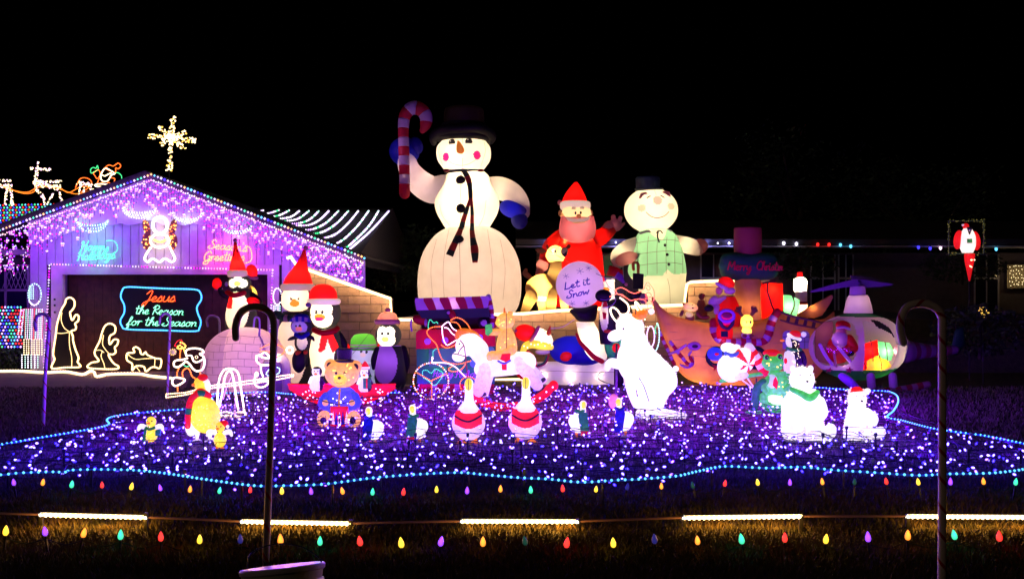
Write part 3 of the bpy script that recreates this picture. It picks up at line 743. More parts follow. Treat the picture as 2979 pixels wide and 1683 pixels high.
f = Fig('reindeer_light', 'white bulb reindeer cut off by the left picture edge, on the roof', 'reindeer', 20, 600, 28.3)
deerlights(f, [((-30, 526), (33, 525), 4, 'back'), ((-30, 542), (36, 540), 6, 'body'), ((-20, 532), (30, 550), 6, 'body'), ((20, 548), (15, 598), 4, 'leg'), ((31, 546), (36, 598), 4, 'leg')])
f = Fig('rein_rope_light', 'orange rope light reins running along the roof from sleigh to reindeer', 'rope light', 180, 560, 28.0)
f.rope('rein', [(-10, 535), (22, 545), (50, 558), (78, 563), (100, 556), (108, 530), (135, 543), (175, 548), (200, 560), (235, 543), (262, 545)], gl('orange_rope', (1, .22, .02), 1.6), None, 1.3)
f.rope('rein', [(10, 545), (45, 555), (80, 559), (110, 545), (150, 540), (180, 552), (220, 564), (262, 555)], gl('orange_rope', (1, .22, .02), 1.6), None, 1.2)
f = Fig('santa_sleigh_light', 'rope light santa waving from his sleigh behind the garage rake', 'sleigh', 290, 590, 26.0)
OR, GR, WHR = gl('orange_red_rope', (1, .1, .02), 1.7), gl('green_rope', (.08, .8, .3), .9), gl('white_rope', (1, .8, .6), 2.4)
f.rope('runner', z1([(800, 890), (850, 800), (925, 795), (970, 840), (930, 900), (860, 940), (920, 960)], 0, 300), OR, BO, 1.2, 1.6, 5)
f.rope('hat', z1([(1105, 690), (1150, 655), (1200, 665), (1250, 635), (1278, 665), (1250, 695), (1225, 685), (1215, 735), (1110, 690)], 0, 300), OR, BO, 1.3, 1.7, 5)
f.rope('face', z1([(1075, 740), (1115, 690), (1180, 720), (1215, 745), (1180, 760), (1140, 820), (1090, 825), (1065, 790)], 0, 300), WHR, BW, 1.8, 2.3, 5, closed=True)
f.rope('beard', z1([(1080, 760), (1110, 770), (1150, 750), (1175, 740)], 0, 300), WHR, BW, 1.6, 2.3, 5)
f.rope('mitten', z1([(965, 740), (960, 700), (990, 680), (1015, 690), (1030, 660), (1040, 690), (1030, 710), (990, 730)], 0, 300), GR, BG, 1.2, 1.7, 5, closed=True)
f.rope('sleeve', z1([(990, 740), (1040, 705), (1060, 750), (1030, 800), (1000, 760)], 0, 300), OR, BO, 1.2, 1.7, 5, closed=True)
f.rope('sack', z1([(1180, 760), (1240, 735), (1285, 770), (1280, 830), (1240, 870), (1180, 850)], 0, 300), GR, BG, 1.2, 1.7, 5)
f.rope('coat', z1([(1050, 800), (1030, 860), (1110, 830), (1190, 850), (1215, 800), (1180, 790)], 0, 300), OR, BO, 1.2, 1.7, 5)
f.rope('sleigh_rail', z1([(1015, 860), (1100, 855), (1240, 880), (1150, 885), (1020, 880)], 0, 300), WHR, BW, 1.8, 2.2, 5, closed=True)
deerlights(f, [(*z1([(815, 840), (980, 870)], 0, 300), 7, 'frame'), (*z1([(940, 920), (1110, 920)], 0, 300), 6, 'frame'), (*z1([(850, 870), (830, 1000)], 0, 300), 2, 'strut'), (*z1([(900, 870), (870, 1000)], 0, 300), 2, 'strut')])
# ---------------------------------------------------------------- angel
f = Fig('angel_light', 'warm white glowing angel with brown bulb-studded wings over the garage door', 'angel', 465, 765, YG - .12)
WG = mat('wing_board', (.2, .06, .02), .6)
for sg in (-1, 1):
    w_ = [(465 + sg * a, b) for a, b in ((27, 668), (33, 645), (42, 638), (50, 645), (49, 662), (43, 678), (50, 690), (52, 706), (45, 722), (34, 730), (26, 715))]
    wp = f.slab('wing', WG, w_, 2)
    for m, k in ((BO, 16), (BY, 22)):
        mb = MB(); c = 0
        while c < k:
            x, y = 465 + sg * U(24, 52), U(640, 728)
            if inpoly(x, y, w_): bead(mb, (x, y, 3), 1.9 if m is BO else 2.4); c += 1
        tag(f.mesh('wing_bulbs', m, mb.v, mb.f, wp, False), kind='stuff')
GW = gl('angel_tube', (1, .82, .55), 3)
f.rope('halo_ring', [(467 + 21 * math.cos(a * .5236), 655 + 24 * math.sin(a * .5236)) for a in range(12)], GW, BW, 4, 3, 6, closed=True, d=4)
f.rope('body_ring', [(466 + 27 * math.cos(a * .5236), 700 + 19 * math.sin(a * .5236)) for a in range(12)], GW, BY, 3.6, 3, 6, closed=True, d=4)
f.rope('skirt', z1([(1600, 70), (1560, 130), (1535, 190), (1570, 225), (1620, 190), (1690, 225), (1750, 190), (1820, 225), (1855, 190), (1830, 130), (1800, 60)]), GW, BPK, 3, 3, 6, d=4)
f.rope('collar', [(450, 698), (466, 704), (482, 698)], gl('angel_collar', (1, .7, .1), 2), None, 3.5, d=4)
for x, y, W in ((467, 655, 1.4), (466, 700, 1.6), (466, 750, 1.4)): f.glow(x, y, 30, W * .6, (1, .6, .5))
# ---------------------------------------------------------------- script signs
def neon(name, label, jobs, Y, tube, bm, r, br, sp, glow=(), gc=(1, 1, 1), extra=(), m2=None):
    x0, y0 = jobs[0][1], jobs[0][2]; f = Fig(name, label, 'sign', x0, y0, Y)
    for text, x, y, h, slope, wmax in jobs:
        cx = 0
        for word in [text]:
            for st in script(text, x, y, h, slope, wmax=wmax, slant=.25): f.rope('letter_stroke', st, tube, bm, r, br, sp)
    for p in extra: f.rope('swash', p, tube, bm, r, br, sp)
    for x, y, W in glow: f.glow(x, y, 26, W, gc)
    return f
neon('happy_holidays_sign', 'mint green rope light script greeting on the garage gable, left of the angel', [('Happy', 232, 727, 12.5, .02, 82), ('Holidays', 222, 757, 12.5, -.05, 112)], YG - .14,
     gl('mint_rope', (.04, .8, .3), 1.0), gl('mint_bulb', (.3, 1, .6), 1.1), 1.3, 1.6, 5, [(250, 722, 5), (300, 725, 5), (275, 755, 5)], (.03, 1, .5), [z1([(1130, 0), (1200, 0), (1240, 50), (1235, 110), (1180, 140), (1130, 150)])])
neon('seasons_greetings_sign', 'hot pink and orange rope light script greeting right of the angel', [("Season's", 606, 722, 12.5, .09, 112), ('Greetings', 592, 758, 13, .0, 118)], YG - .14,
     gl('hotpink_rope', (1, .22, .1), 1.9), BY, 1.9, 1.7, 6, [(630, 718, 9), (690, 730, 9), (640, 755, 9), (700, 755, 7)], (1, .0, .32), [[(715, 715), (728, 722), (733, 745), (728, 760), (712, 765)]])
f = Fig('jesus_reason_sign', 'black sign with blue rope light border and red and green script, on garage door', 'sign', 468, 962, YG - .1)
fo = z1([(1340, 490), (1560, 497), (1800, 507), (2060, 515), (2120, 550), (2130, 620), (2085, 700), (2095, 770), (2125, 850), (2110, 920), (2060, 955), (1700, 945), (1350, 935), (1290, 900), (1275, 840), (1315, 760), (1315, 680), (1280, 600), (1292, 530)])
f.slab('board', BACK, cr(fo, 4, True), 3, d=-4)
f.rope('border', fo, gl('blue_rope', (.02, .3, 1), 1.5), BC, 2.4, 2.6, 4.6, closed=True)
for t_, x, y, h, sl_, wm, m1, m2 in (('Jesus', 416, 877, 15, .0, 92, gl('red_rope', (1, .03, .01), 1.7), BO), ('the Reason', 392, 912, 12.5, .03, 140, gl('green_script', (.04, .7, .25), 1.1), BAQ), ('for the Season', 368, 945, 12.5, .02, 202, MATS['glow_green_script'], BAQ)):
    for st in script(t_, x, y, h, sl_, wmax=wm, slant=.3): f.rope('letter_stroke', st, m1, m2, 1.5, 1.6, 4.6, d=1)
for x, y, W in ((360, 900, .4), (580, 900, .4), (470, 960, .6)): f.glow(x, y, 12, W, (.1, .3, 1))
# ---------------------------------------------------------------- nativity silhouettes
WN = gl('nativity_rope', (1, .6, .2), 2.2)
def sil(label, out, inner, bx, by, fill=None):
    f = Fig('nativity_silhouette', label, 'nativity figure', bx, by, 20.95, 'nativity figures in front of the garage door')
    o = z1(out); f.slab('board', BACK, fill and z1(fill) or cr(o, 3, True), 3, d=-4)
    f.rope('outline', o, WN, BW, 2.5, 2.7, 5.5, closed=True)
    for q in inner: f.rope('inner_line', z1(q), WN, BW, .9, 1.2, 5)
    xs_ = sum(p[0] for p in o) / len(o); ys_ = max(p[1] for p in o)
    f.glow(xs_, ys_ - 40, -16, 4.5, (1, .25, .08)); f.glow(xs_, ys_ - 8, 22, .5, (1, .5, .2)); return f
sil('standing robed man outlined in warm rope light, praying, left of the garage door', [(740, 600), (785, 630), (788, 690), (762, 735), (742, 760), (765, 840), (800, 785), (832, 795), (828, 845), (795, 875), (806, 910), (795, 940), (755, 955), (772, 1010), (775, 1060), (800, 1150), (832, 1235), (822, 1280), (848, 1332), (690, 1338), (548, 1345), (578, 1252), (563, 1190), (590, 1000), (603, 890), (630, 790), (655, 720), (690, 660), (700, 620)],
    [[(655, 760), (648, 840), (680, 920), (735, 960)], [(735, 960), (735, 1100), (758, 1230), (758, 1330)], [(592, 975), (660, 978), (725, 968)]], 193, 1081)
sil('kneeling robed woman outlined in warm rope light, between standing man and manger', [(1165, 875), (1218, 905), (1215, 970), (1170, 1000), (1155, 1040), (1165, 1095), (1205, 1045), (1250, 1050), (1240, 1100), (1215, 1125), (1225, 1175), (1195, 1200), (1150, 1200), (1170, 1250), (1210, 1300), (1252, 1325), (1240, 1352), (1100, 1355), (930, 1340), (965, 1290), (1045, 1270), (1008, 1210), (1005, 1160), (1055, 1060), (1080, 970), (1112, 900)],
    [[(1095, 1000), (1085, 1090), (1110, 1140), (1150, 1190)], [(1085, 1165), (1070, 1220), (1100, 1300), (1110, 1350)], [(1010, 1160), (1060, 1155), (1100, 1180)]], 300, 1081)
sil('baby in a manger outlined in warm rope light, right of the kneeling woman', [(1348, 1190), (1345, 1260), (1398, 1300), (1400, 1370), (1440, 1325), (1520, 1330), (1545, 1380), (1600, 1340), (1640, 1335), (1692, 1345), (1705, 1255), (1640, 1240), (1560, 1205), (1540, 1175), (1515, 1200), (1490, 1190), (1480, 1150), (1440, 1122), (1410, 1140), (1420, 1180)],
    [[(1350, 1200), (1430, 1250), (1540, 1245), (1640, 1240)], [(1640, 1250), (1635, 1330)], [(1440, 1330), (1480, 1380)]], 419, 1081)
# ---------------------------------------------------------------- toy soldier of light strings beside the door
f = Fig('toy_soldier_light', 'tall toy soldier made of white and red bulb rows, left of the garage door', 'light figure', 95, 1078, 20.9)
f.rope('head_ring', [(101 + 19 * math.cos(a * .5236), 856 + 31 * math.sin(a * .5236)) for a in range(12)], WIRE, BAQ, .7, 2.4, 7, closed=True)
f.rope('beard', [(86, 877), (95, 886), (105, 886), (114, 876)], WIRE, BPK, .7, 2.6, 6)
def rows(nm, x0, x1, y0, y1, mats, n, lean=0):
    for i in range(n):
        x = x0 + (x1 - x0) * i / max(1, n - 1); f.rope(nm, [(x, y0), (x + lean, y1)], WIRE, mats[i % len(mats)], .6, 2.0, 6, sm=False, d=U(-3, 3))
rows('head_row', 86, 96, 832, 872, [BAQ], 3); rows('coat_row', 76, 124, 900, 985, [BAQ, BPK, BAQ, BPK, BRD], 9, -3); rows('sleeve', 60, 70, 900, 972, [BPK, BRD], 3, -8)
rows('trouser_row', 70, 122, 988, 1030, [BW], 8); rows('boot_row', 64, 110, 1032, 1068, [BWH, BAQ], 6)
f.glow(95, 940, 20, .8, (1, .75, .6)); f.glow(92, 1020, 20, 2.2, (1, .8, .4)); f.glow(98, 856, 20, .6, (.7, 1, .9))
f.rope('frame', [(72, 897), (112, 897), (126, 905), (124, 985), (72, 985), (70, 900)], gl('dim_red_rope', (.8, .03, .05), .4), None, .9, sm=False)
f = Fig('toy_soldier_light', 'toy soldier of bulb rows right of the garage door, half behind penguins', 'light figure', 812, 1078, 20.9)
f.rope('head_ring', [(807 + 12 * math.cos(a * .5236), 862 + 24 * math.sin(a * .5236)) for a in range(12)], WIRE, BWH, .7, 2.2, 6, closed=True)
rows('coat_row', 797, 815, 890, 930, [BWH, BAQ], 4)
# ---------------------------------------------------------------- rope light lying on the driveway
f = empty('rope_light', G(250, 1088, .03), 'warm white rope light snaking across the driveway before the garage', 'rope light')
q = [G(a, b, .03) - f.location for a, b in cr([(-60, 1084), (0, 1083), (60, 1083), (128, 1087), (190, 1085), (240, 1093), (262, 1084), (274, 1086), (282, 1099), (320, 1092), (400, 1091), (440, 1098), (500, 1104)], 8)]
V, Fc = tubeg(q, .026, 6); link('tube', V, Fc, gl('ground_rope', (1, .68, .35), 2.2), f)
mb = MB()
for p in resample(q, .06): bead(mb, p + Vector((0, -.02, .02)), .016)
tag(link('rope_bulbs', mb.v, mb.f, BW, f, False), kind='stuff')
for p in resample(q, .55): lamp(p + f.location + Vector((0, 0, .1)), .35, (1, .5, .25), f)
# ---------------------------------------------------------------- blue rope round the light carpet
FRONT = [(-160, 1392), (0, 1381), (60, 1375), (150, 1372), (190, 1373), (220, 1366), (370, 1366), (480, 1376), (600, 1394), (720, 1410), (780, 1413), (900, 1410), (960, 1406), (1080, 1390), (1200, 1380), (1330, 1374), (1400, 1379), (1500, 1388), (1600, 1393), (1690, 1402), (1790, 1396), (1860, 1393), (1960, 1385), (1990, 1380), (2040, 1368), (2110, 1356), (2230, 1361), (2330, 1358), (2430, 1367), (2560, 1375), (2670, 1382), (2760, 1378), (2870, 1376), (2930, 1371), (2985, 1362), (3020, 1340), (3010, 1305), (2979, 1290)]
RIGHT = [(2979, 1290), (2870, 1268), (2830, 1262), (2760, 1253), (2700, 1243), (2620, 1222), (2580, 1213), (2598, 1195), (2612, 1170), (2608, 1150), (2580, 1138), (2520, 1135), (2440, 1131), (2380, 1127), (2290, 1124), (2200, 1122)]
LEFT = [(1160, 1142), (1060, 1142), (980, 1150), (900, 1142), (850, 1146), (780, 1140), (700, 1142), (620, 1146), (618, 1165), (600, 1186), (545, 1189), (450, 1196), (345, 1208), (312, 1220), (315, 1236), (240, 1252), (120, 1272), (0, 1293), (-160, 1318)]
def blue_rope(label, pts, closed=False):
    z = .17; w3 = [G(a, b, 0) for a, b in cr(pts, 6)]
    # lies on small stakes at about .15 m; keep its seen row
    q = []
    for a, b in cr(pts, 6):
        Y = (CH - z) * F / (b - HY); q.append(P(a, b, Y))
    o = empty('blue_rope_light', q[0], label, 'rope light', 'blue rope lights round the light carpet')
    V, Fc = tubeg([p - q[0] for p in q], .008, 5); link('clear_tube', V, Fc, gl('deep_blue_tube', (.01, .08, .7), .22), o)
    for mm, off in ((BC, 0), (gl('blue_core', (.12, .6, 1), 1.5), 1)):
        mb = MB()
        for i, p in enumerate(resample(q, .056)):
            if (i % 2 == 1) == bool(off): bead(mb, p - q[0] + Vector((0, -.008, .004)), .0115, shape=ICO)
        tag(link('rope_bulbs', mb.v, mb.f, mm, o, False), kind='stuff')
    for p in resample(q, .62): lamp(p + Vector((0, 0, .03)), .05, (.02, .12, 1), o)
    for p in resample(q, 1.15):
        V, Fc = boxv((-.006, -.006, -p.z), (.006, .006, 0)); link('stake', V, Fc, PLAST_K, o, False, loc=p - q[0])
blue_rope('blue rope light along the front edge of the violet light carpet', FRONT)
blue_rope('blue rope light along the right and back right edge of the carpet', RIGHT)
blue_rope('blue rope light along the left and back left edge of the carpet', LEFT)
# ---------------------------------------------------------------- carpet of violet bulbs
poly = [(p.x, p.y) for p in (P(a, b, (CH - .15) * F / (b - HY)) for a, b in FRONT + RIGHT[1:] + [(2200, 1118), (1160, 1118)] + LEFT)]
xs_ = [p[0] for p in poly]; ys_ = [p[1] for p in poly]
bedp = [G(a, b, .004) for a, b in FRONT + RIGHT[1:] + [(2200, 1118), (1160, 1118)] + LEFT]
from mathutils.geometry import tessellate_polygon
structure('ground_bed', bedp, [tuple(t) for t in tessellate_polygon([bedp])], mat('dormant_turf_paled', (.3, .22, .17), .95, bump=.9, bs=70, c2=(.16, .13, .1), vs=6))  # dry turf, paled against the lawn so the carpet glow reads brighter
net = empty('net_lights', (0, 12, .16), 'carpet of violet blue bulbs on dark green netting over the lawn', 'net lights'); no = Vector(net.location)
bulbs = []; wires = MB(); stk = []
y = min(ys_); j = 0
while y < max(ys_):
    x = min(xs_); run = []
    i = 0
    while x < max(xs_):
        px, py = x + U(-.09, .09), y + U(-.1, .1)
        if inpoly(px, py, poly):
            h = U(.09, .19); p = Vector((px, py, h))
            dn = .5 + .5 * math.sin(px * 1.7 + 2 * math.sin(py * 1.3)) * math.cos(py * 2.1 + px * .7)
            if rnd() < .62 + .38 * dn: bulbs.append(p)
            if rnd() < .2 * dn: bulbs.append(p + Vector((U(-.04, .04), U(-.03, .03), U(-.03, .04))))
            run.append(Vector((px, y + U(-.06, .06), .12 + .045 * math.sin(px * 2.2 + j * 1.7) + U(-.015, .015)))); 
            if i % 3 == 0 and j % 3 == 0: stk.append((px, y))
        else:
            if len(run) > 1: V, Fc = tubeg(run, .0032, 4); wires.add(V, Fc)
            run = []
        x += .175; i += 1
    if len(run) > 1: V, Fc = tubeg(run, .0032, 4); wires.add(V, Fc)
    y += .18; j += 1
for i in range(60):                              # cross wires
    x = U(min(xs_), max(xs_)); run = []
    for k in range(60):
        yy = min(ys_) + k * .16; xx = x + .08 * math.sin(yy * 4 + i)
        if inpoly(xx, yy, poly): run.append(Vector((xx, yy, .13 + .02 * math.sin(yy * 9))))
    if len(run) > 2: V, Fc = tubeg(run, .004, 4); wires.add(V, Fc)
tag(link('netting_wire', [Vector(v) - no for v in wires.v], wires.f, WIRE, net), kind='stuff')
sm = MB()
for a, b in stk: V, Fc = boxv((a - .007, b - .007, 0), (a + .007, b + .007, .17)); sm.add(V, Fc); V, Fc = boxv((a - .014, b - .014, .15), (a + .014, b + .014, .185)); sm.add(V, Fc)
tag(link('net_stakes', [Vector(v) - no for v in sm.v], sm.f, PLAST_K, net, False), kind='stuff')
bulbs.sort(key=lambda p: p.y)
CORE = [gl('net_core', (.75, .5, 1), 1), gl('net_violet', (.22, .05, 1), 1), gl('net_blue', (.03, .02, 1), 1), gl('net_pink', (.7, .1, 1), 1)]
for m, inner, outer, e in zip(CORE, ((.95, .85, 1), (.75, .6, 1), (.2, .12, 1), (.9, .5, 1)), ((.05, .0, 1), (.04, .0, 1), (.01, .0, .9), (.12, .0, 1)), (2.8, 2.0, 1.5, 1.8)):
    n = m.node_tree.nodes; b = n['Principled BSDF']; lw = n.new('ShaderNodeLayerWeight'); lw.inputs[0].default_value = .35   # white core and violet halo painted by facing angle, imitating bloom
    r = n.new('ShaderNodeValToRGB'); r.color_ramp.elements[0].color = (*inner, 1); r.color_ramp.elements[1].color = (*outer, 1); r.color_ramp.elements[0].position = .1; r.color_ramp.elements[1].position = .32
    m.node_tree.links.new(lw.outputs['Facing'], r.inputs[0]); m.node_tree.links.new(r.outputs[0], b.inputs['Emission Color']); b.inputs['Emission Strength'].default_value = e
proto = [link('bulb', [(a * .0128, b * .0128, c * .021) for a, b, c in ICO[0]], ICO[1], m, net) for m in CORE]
rest = [MB() for m in CORE]; used = [0] * 4
GLM = mat('bulb_haze_glass', (.1, .05, .7), .3)
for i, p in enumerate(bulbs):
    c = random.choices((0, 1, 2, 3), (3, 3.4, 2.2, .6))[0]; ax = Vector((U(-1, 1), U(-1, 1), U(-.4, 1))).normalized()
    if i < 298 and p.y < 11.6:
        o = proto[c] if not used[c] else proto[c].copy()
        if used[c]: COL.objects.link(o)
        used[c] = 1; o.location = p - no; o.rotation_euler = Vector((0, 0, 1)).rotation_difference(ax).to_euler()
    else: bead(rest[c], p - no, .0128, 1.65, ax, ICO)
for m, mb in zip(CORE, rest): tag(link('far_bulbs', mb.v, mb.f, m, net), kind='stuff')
lampgrid = {}
for p in bulbs: lampgrid.setdefault((int(p.x / .47), int(p.y / .47)), p)
for p in lampgrid.values(): lamp(Vector((p.x, p.y, p.z + .09)), U(2.4, 10) * (.25 if p.y < 9.7 else .7 if p.y < 10.5 else 1), ((.03 + .24 * min(1, max(0, (p.y - 9.3) / 3.2)) * max(.15, 1 - (abs(p.x - .3) / 7.5) ** 2) * U(.6, 1.3)), .003, 1), net)
print('bulbs', len(bulbs), 'lamps', len(lampgrid))
# ---------------------------------------------------------------- rows of coloured path bulbs in front
ROW1 = [(0, 1400, 'x')]
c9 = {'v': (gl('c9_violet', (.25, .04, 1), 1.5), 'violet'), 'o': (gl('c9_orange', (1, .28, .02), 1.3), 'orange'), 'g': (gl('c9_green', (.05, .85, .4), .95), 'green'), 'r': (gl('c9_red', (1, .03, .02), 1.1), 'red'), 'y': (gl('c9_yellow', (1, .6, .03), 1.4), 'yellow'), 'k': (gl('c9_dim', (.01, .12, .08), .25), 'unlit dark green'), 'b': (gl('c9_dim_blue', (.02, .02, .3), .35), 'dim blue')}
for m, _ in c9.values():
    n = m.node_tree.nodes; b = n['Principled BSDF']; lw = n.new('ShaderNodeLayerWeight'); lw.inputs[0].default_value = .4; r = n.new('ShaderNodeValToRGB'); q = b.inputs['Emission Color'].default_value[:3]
    r.color_ramp.elements[0].color = (*[min(1, v * 1.3 + .02) for v in q], 1); r.color_ramp.elements[1].color = (*[v * .55 for v in q], 1); r.color_ramp.elements[0].position = .08; r.color_ramp.elements[1].position = .6  # bright core and dimmer rim painted by facing angle
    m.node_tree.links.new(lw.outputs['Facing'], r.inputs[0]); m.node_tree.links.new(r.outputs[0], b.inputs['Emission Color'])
def prof_mesh(prof, n=10):
    V, Fc = [], []
    for z, r in prof:
        for k in range(n): a = 2 * math.pi * k / n; V.append((r * math.cos(a), r * math.sin(a), z))
    for i in range(len(prof) - 1):
        for k in range(n): Fc.append((i * n + k, i * n + (k + 1) % n, (i + 1) * n + (k + 1) % n, (i + 1) * n + k))
    Fc.append(tuple(range(n))[::-1]); Fc.append(tuple((len(prof) - 1) * n + k for k in range(n))); return V, Fc
def row(label, items, Yf, s):
    o = empty('path_light_string', P(items[0][0], items[0][1], Yf), label, 'string lights', 'rows of coloured path bulbs'); pts = []
    for x, y, c in items:
        p = P(x, y, Yf); V, Fc = prof_mesh([(-1, .35), (-.8, .8), (-.45, 1.02), (0, 1), (.5, .74), (.95, .4), (1.2, .12)], 10)
        h = .0255 * s
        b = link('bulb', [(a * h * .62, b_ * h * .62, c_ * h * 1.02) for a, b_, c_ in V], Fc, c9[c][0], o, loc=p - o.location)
        b['label'] = c9[c][1] + ' egg-shaped bulb'
        b.rotation_euler = (U(-.15, .15), U(-.22, .22), 0); b.scale = [U(.9, 1.08)] * 3
        V, Fc = prof_mesh([(-1.75, .42), (-1.0, .45), (-.92, .4)], 8); link('socket', [(a * h * .62, b_ * h * .62, c_ * h) for a, b_, c_ in V], Fc, PLAST_K, b)
        V, Fc = boxv((-.006, -.006, -p.z), (.006, .006, -h * 1.7)); link('stake', V, Fc, PLAST_K, b, False)
        pts.append(p + Vector((0, .01, -h * 1.75)))
        if c in 'voyrg': lamp(p + Vector((0, -.03, .02)), .12 * s, c9[c][0].node_tree.nodes['Principled BSDF'].inputs['Base Color'].default_value[:3], o)
    q = []
    for a, b in zip(pts, pts[1:]): q += [a, (a + b) / 2 - Vector((0, 0, .03))]
    q.append(pts[-1]); V, Fc = tubeg([p - o.location for p in cr(q, 4)] if 0 else [Vector(p) - o.location for p in cr(q, 4)], .004, 4); link('wire', V, Fc, WIRE, o)
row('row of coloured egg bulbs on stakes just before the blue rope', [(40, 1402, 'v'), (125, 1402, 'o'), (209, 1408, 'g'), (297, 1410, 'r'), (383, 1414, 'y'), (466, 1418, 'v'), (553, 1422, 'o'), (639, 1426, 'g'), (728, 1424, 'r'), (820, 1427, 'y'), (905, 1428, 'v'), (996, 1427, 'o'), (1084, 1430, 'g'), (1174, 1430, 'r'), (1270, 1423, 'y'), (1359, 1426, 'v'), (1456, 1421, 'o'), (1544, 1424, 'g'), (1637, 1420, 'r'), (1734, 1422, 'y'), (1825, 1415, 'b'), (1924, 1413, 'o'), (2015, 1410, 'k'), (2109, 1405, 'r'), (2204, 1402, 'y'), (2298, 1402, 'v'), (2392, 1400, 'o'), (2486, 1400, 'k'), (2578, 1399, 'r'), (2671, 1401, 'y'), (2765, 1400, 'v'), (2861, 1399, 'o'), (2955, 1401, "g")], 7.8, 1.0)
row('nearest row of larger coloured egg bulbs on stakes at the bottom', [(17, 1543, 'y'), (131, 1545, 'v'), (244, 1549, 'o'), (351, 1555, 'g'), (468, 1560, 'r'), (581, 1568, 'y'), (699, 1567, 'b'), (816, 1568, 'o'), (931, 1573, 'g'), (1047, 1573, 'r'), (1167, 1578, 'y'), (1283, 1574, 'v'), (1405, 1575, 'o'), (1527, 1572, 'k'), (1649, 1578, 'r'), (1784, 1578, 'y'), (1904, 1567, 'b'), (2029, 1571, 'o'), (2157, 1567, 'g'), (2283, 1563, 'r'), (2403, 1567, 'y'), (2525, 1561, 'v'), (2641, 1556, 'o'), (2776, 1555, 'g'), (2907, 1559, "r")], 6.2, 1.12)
# ---------------------------------------------------------------- light tubes along the path
YB = 6.8
barpts = [(-80, 1490), (120, 1495), (425, 1503), (705, 1515), (1020, 1521), (1345, 1514), (1680, 1515), (1990, 1504), (2330, 1500), (2640, 1500), (3060, 1503)]
def bary(x):
    for a, b in zip(barpts, barpts[1:]):
        if a[0] <= x <= b[0]: return a[1] + (b[1] - a[1]) * (x - a[0]) / (b[0] - a[0])
TUBE_OFF = mat('clear_tube_unlit', (.35, .2, .3), .3)
LB = gl('path_tube', (1, .68, .28), 2.4)
for i, (a, b, lab) in enumerate(((120, 425, 'warm glowing light tube over the grass, bottom left'), (705, 1020, 'warm glowing light tube crossed by the left candy cane pole'), (1345, 1680, 'warm glowing light tube over the grass, bottom centre'), (1990, 2330, 'warm glowing light tube between the centre tube and right candy cane'), (2640, 3060, 'warm glowing light tube running out past the right picture edge'))):
    pa, pb = P(a, bary(a), YB), P(b, bary(b), YB); o = empty('path_light_tube', pa, lab, 'light tube', 'light tubes along the path')
    V, Fc = tubeg([Vector((0, 0, 0)), pb - pa], .013, 10); link('tube', V, Fc, LB, o)
    mb = MB(); 
    for p in resample([Vector((0, 0, 0)), pb - pa], .034): bead(mb, p + Vector((0, -.004, -.002)), .0165, 1, shape=ICO)
    tag(link('tube_bulbs', mb.v, mb.f, gl('tube_core', (1, .9, .65), 3), o), kind='stuff')
    for e in (Vector((0, 0, 0)), pb - pa):
        V, Fc = boxv((e.x - .012, -.012, -pa.z - .0), (e.x + .012, .012, .012)); link('stake', V, Fc, PLAST_K, o, False)
    n = 9
    for k in range(n): p = pa + (pb - pa) * ((k + .5) / n); lamp(p + Vector((0, -.03, -.02)), 1.1, (1, .45, .04), o)
for i, (a, b) in enumerate(((-80, 120), (425, 705), (1020, 1345), (1680, 1990), (2330, 2640))):
    pa, pb = P(a + 3, bary(a), YB), P(b - 3, bary(b), YB)
    V, Fc = tubeg([Vector((0, 0, 0)), pb - pa], .0085, 8); o = link('unlit_tube', V, Fc, TUBE_OFF); o.location = pa
    tag(o, ['unlit pinkish tube segment at the bottom left edge', 'unlit pinkish tube between first and second glowing tubes from left', 'unlit pinkish tube between second and centre glowing tubes', 'unlit pinkish tube right of the centre glowing tube', 'unlit pinkish tube left of the right candy cane'][i], 'light tube', 'light tubes along the path')
# ---------------------------------------------------------------- candy cane poles
CW, CR_ = mat('pole_white', (.75, .6, .58), .45, var=.06), mat('pole_red_tape', (.4, .015, .02), .45)
def cane(label, pts, r, Y, turns, m=CW, group='candy cane poles in the yard', dark=None):
    """pts from the ground up and round the hook; a red tape helix winds round the pole"""
    f = Fig('candy_cane_pole', label, 'candy cane', pts[0][0], pts[0][1], Y, group)
    q = [(a, b, 0) for a, b in cr(pts, 8)]
    V, Fc = tubeg([(a, 0, -b) for a, b, c in q], r, 14); f.mesh('pole', m, [(v[0], -v[2], v[1]) for v in V], Fc)
    qs = resample([Vector(p) for p in q], 3.0); n = len(qs); V, Fc = [], []
    wdt = r * .55
    for i, p in enumerate(qs):
        a = turns * 2 * math.pi * i / n
        t = (qs[min(n - 1, i + 1)] - qs[max(0, i - 1)]).normalized(); s_ = Vector((-t.y, t.x, 0)); u = Vector((0, 0, 1))
        c = p + (s_ * math.cos(a) + u * math.sin(a)) * r * 1.03
        V += [c - t * wdt, c + t * wdt]
        if i: Fc.append((2 * i - 2, 2 * i - 1, 2 * i + 1, 2 * i))
    f.mesh('red_tape', dark or CR_, [tuple(v) for v in V], Fc)
cane('tall white candy cane pole with red spiral tape, front right of the yard', [(2738, 1683 + 60), (2741, 1500), (2741, 1200), (2741, 960), (2738, 918), (2718, 893), (2680, 882), (2640, 892), (2622, 925), (2620, 960), (2628, 995)], 11.5, 5.1, 13)
cane('dark front candy cane pole, left, standing before the bear and penguins', [(773, 1640), (779, 1480), (786, 1300), (793, 1080), (797, 960), (790, 918), (765, 896), (730, 893), (700, 910), (686, 945), (686, 982)], 10.5, 5.95, 10, mat('pole_brown', (.3, .22, .2), .5, var=.2))  # darker, mottled brown base than the other poles
cane('thin purple lit candy cane pole at the far left by the driveway', [(126, 1240), (132, 1080), (143, 945), (139, 922), (124, 913), (108, 920), (102, 940), (105, 958)], 5, 12.2, 10, mat('pole_white_far', (.6, .52, .56), .5))
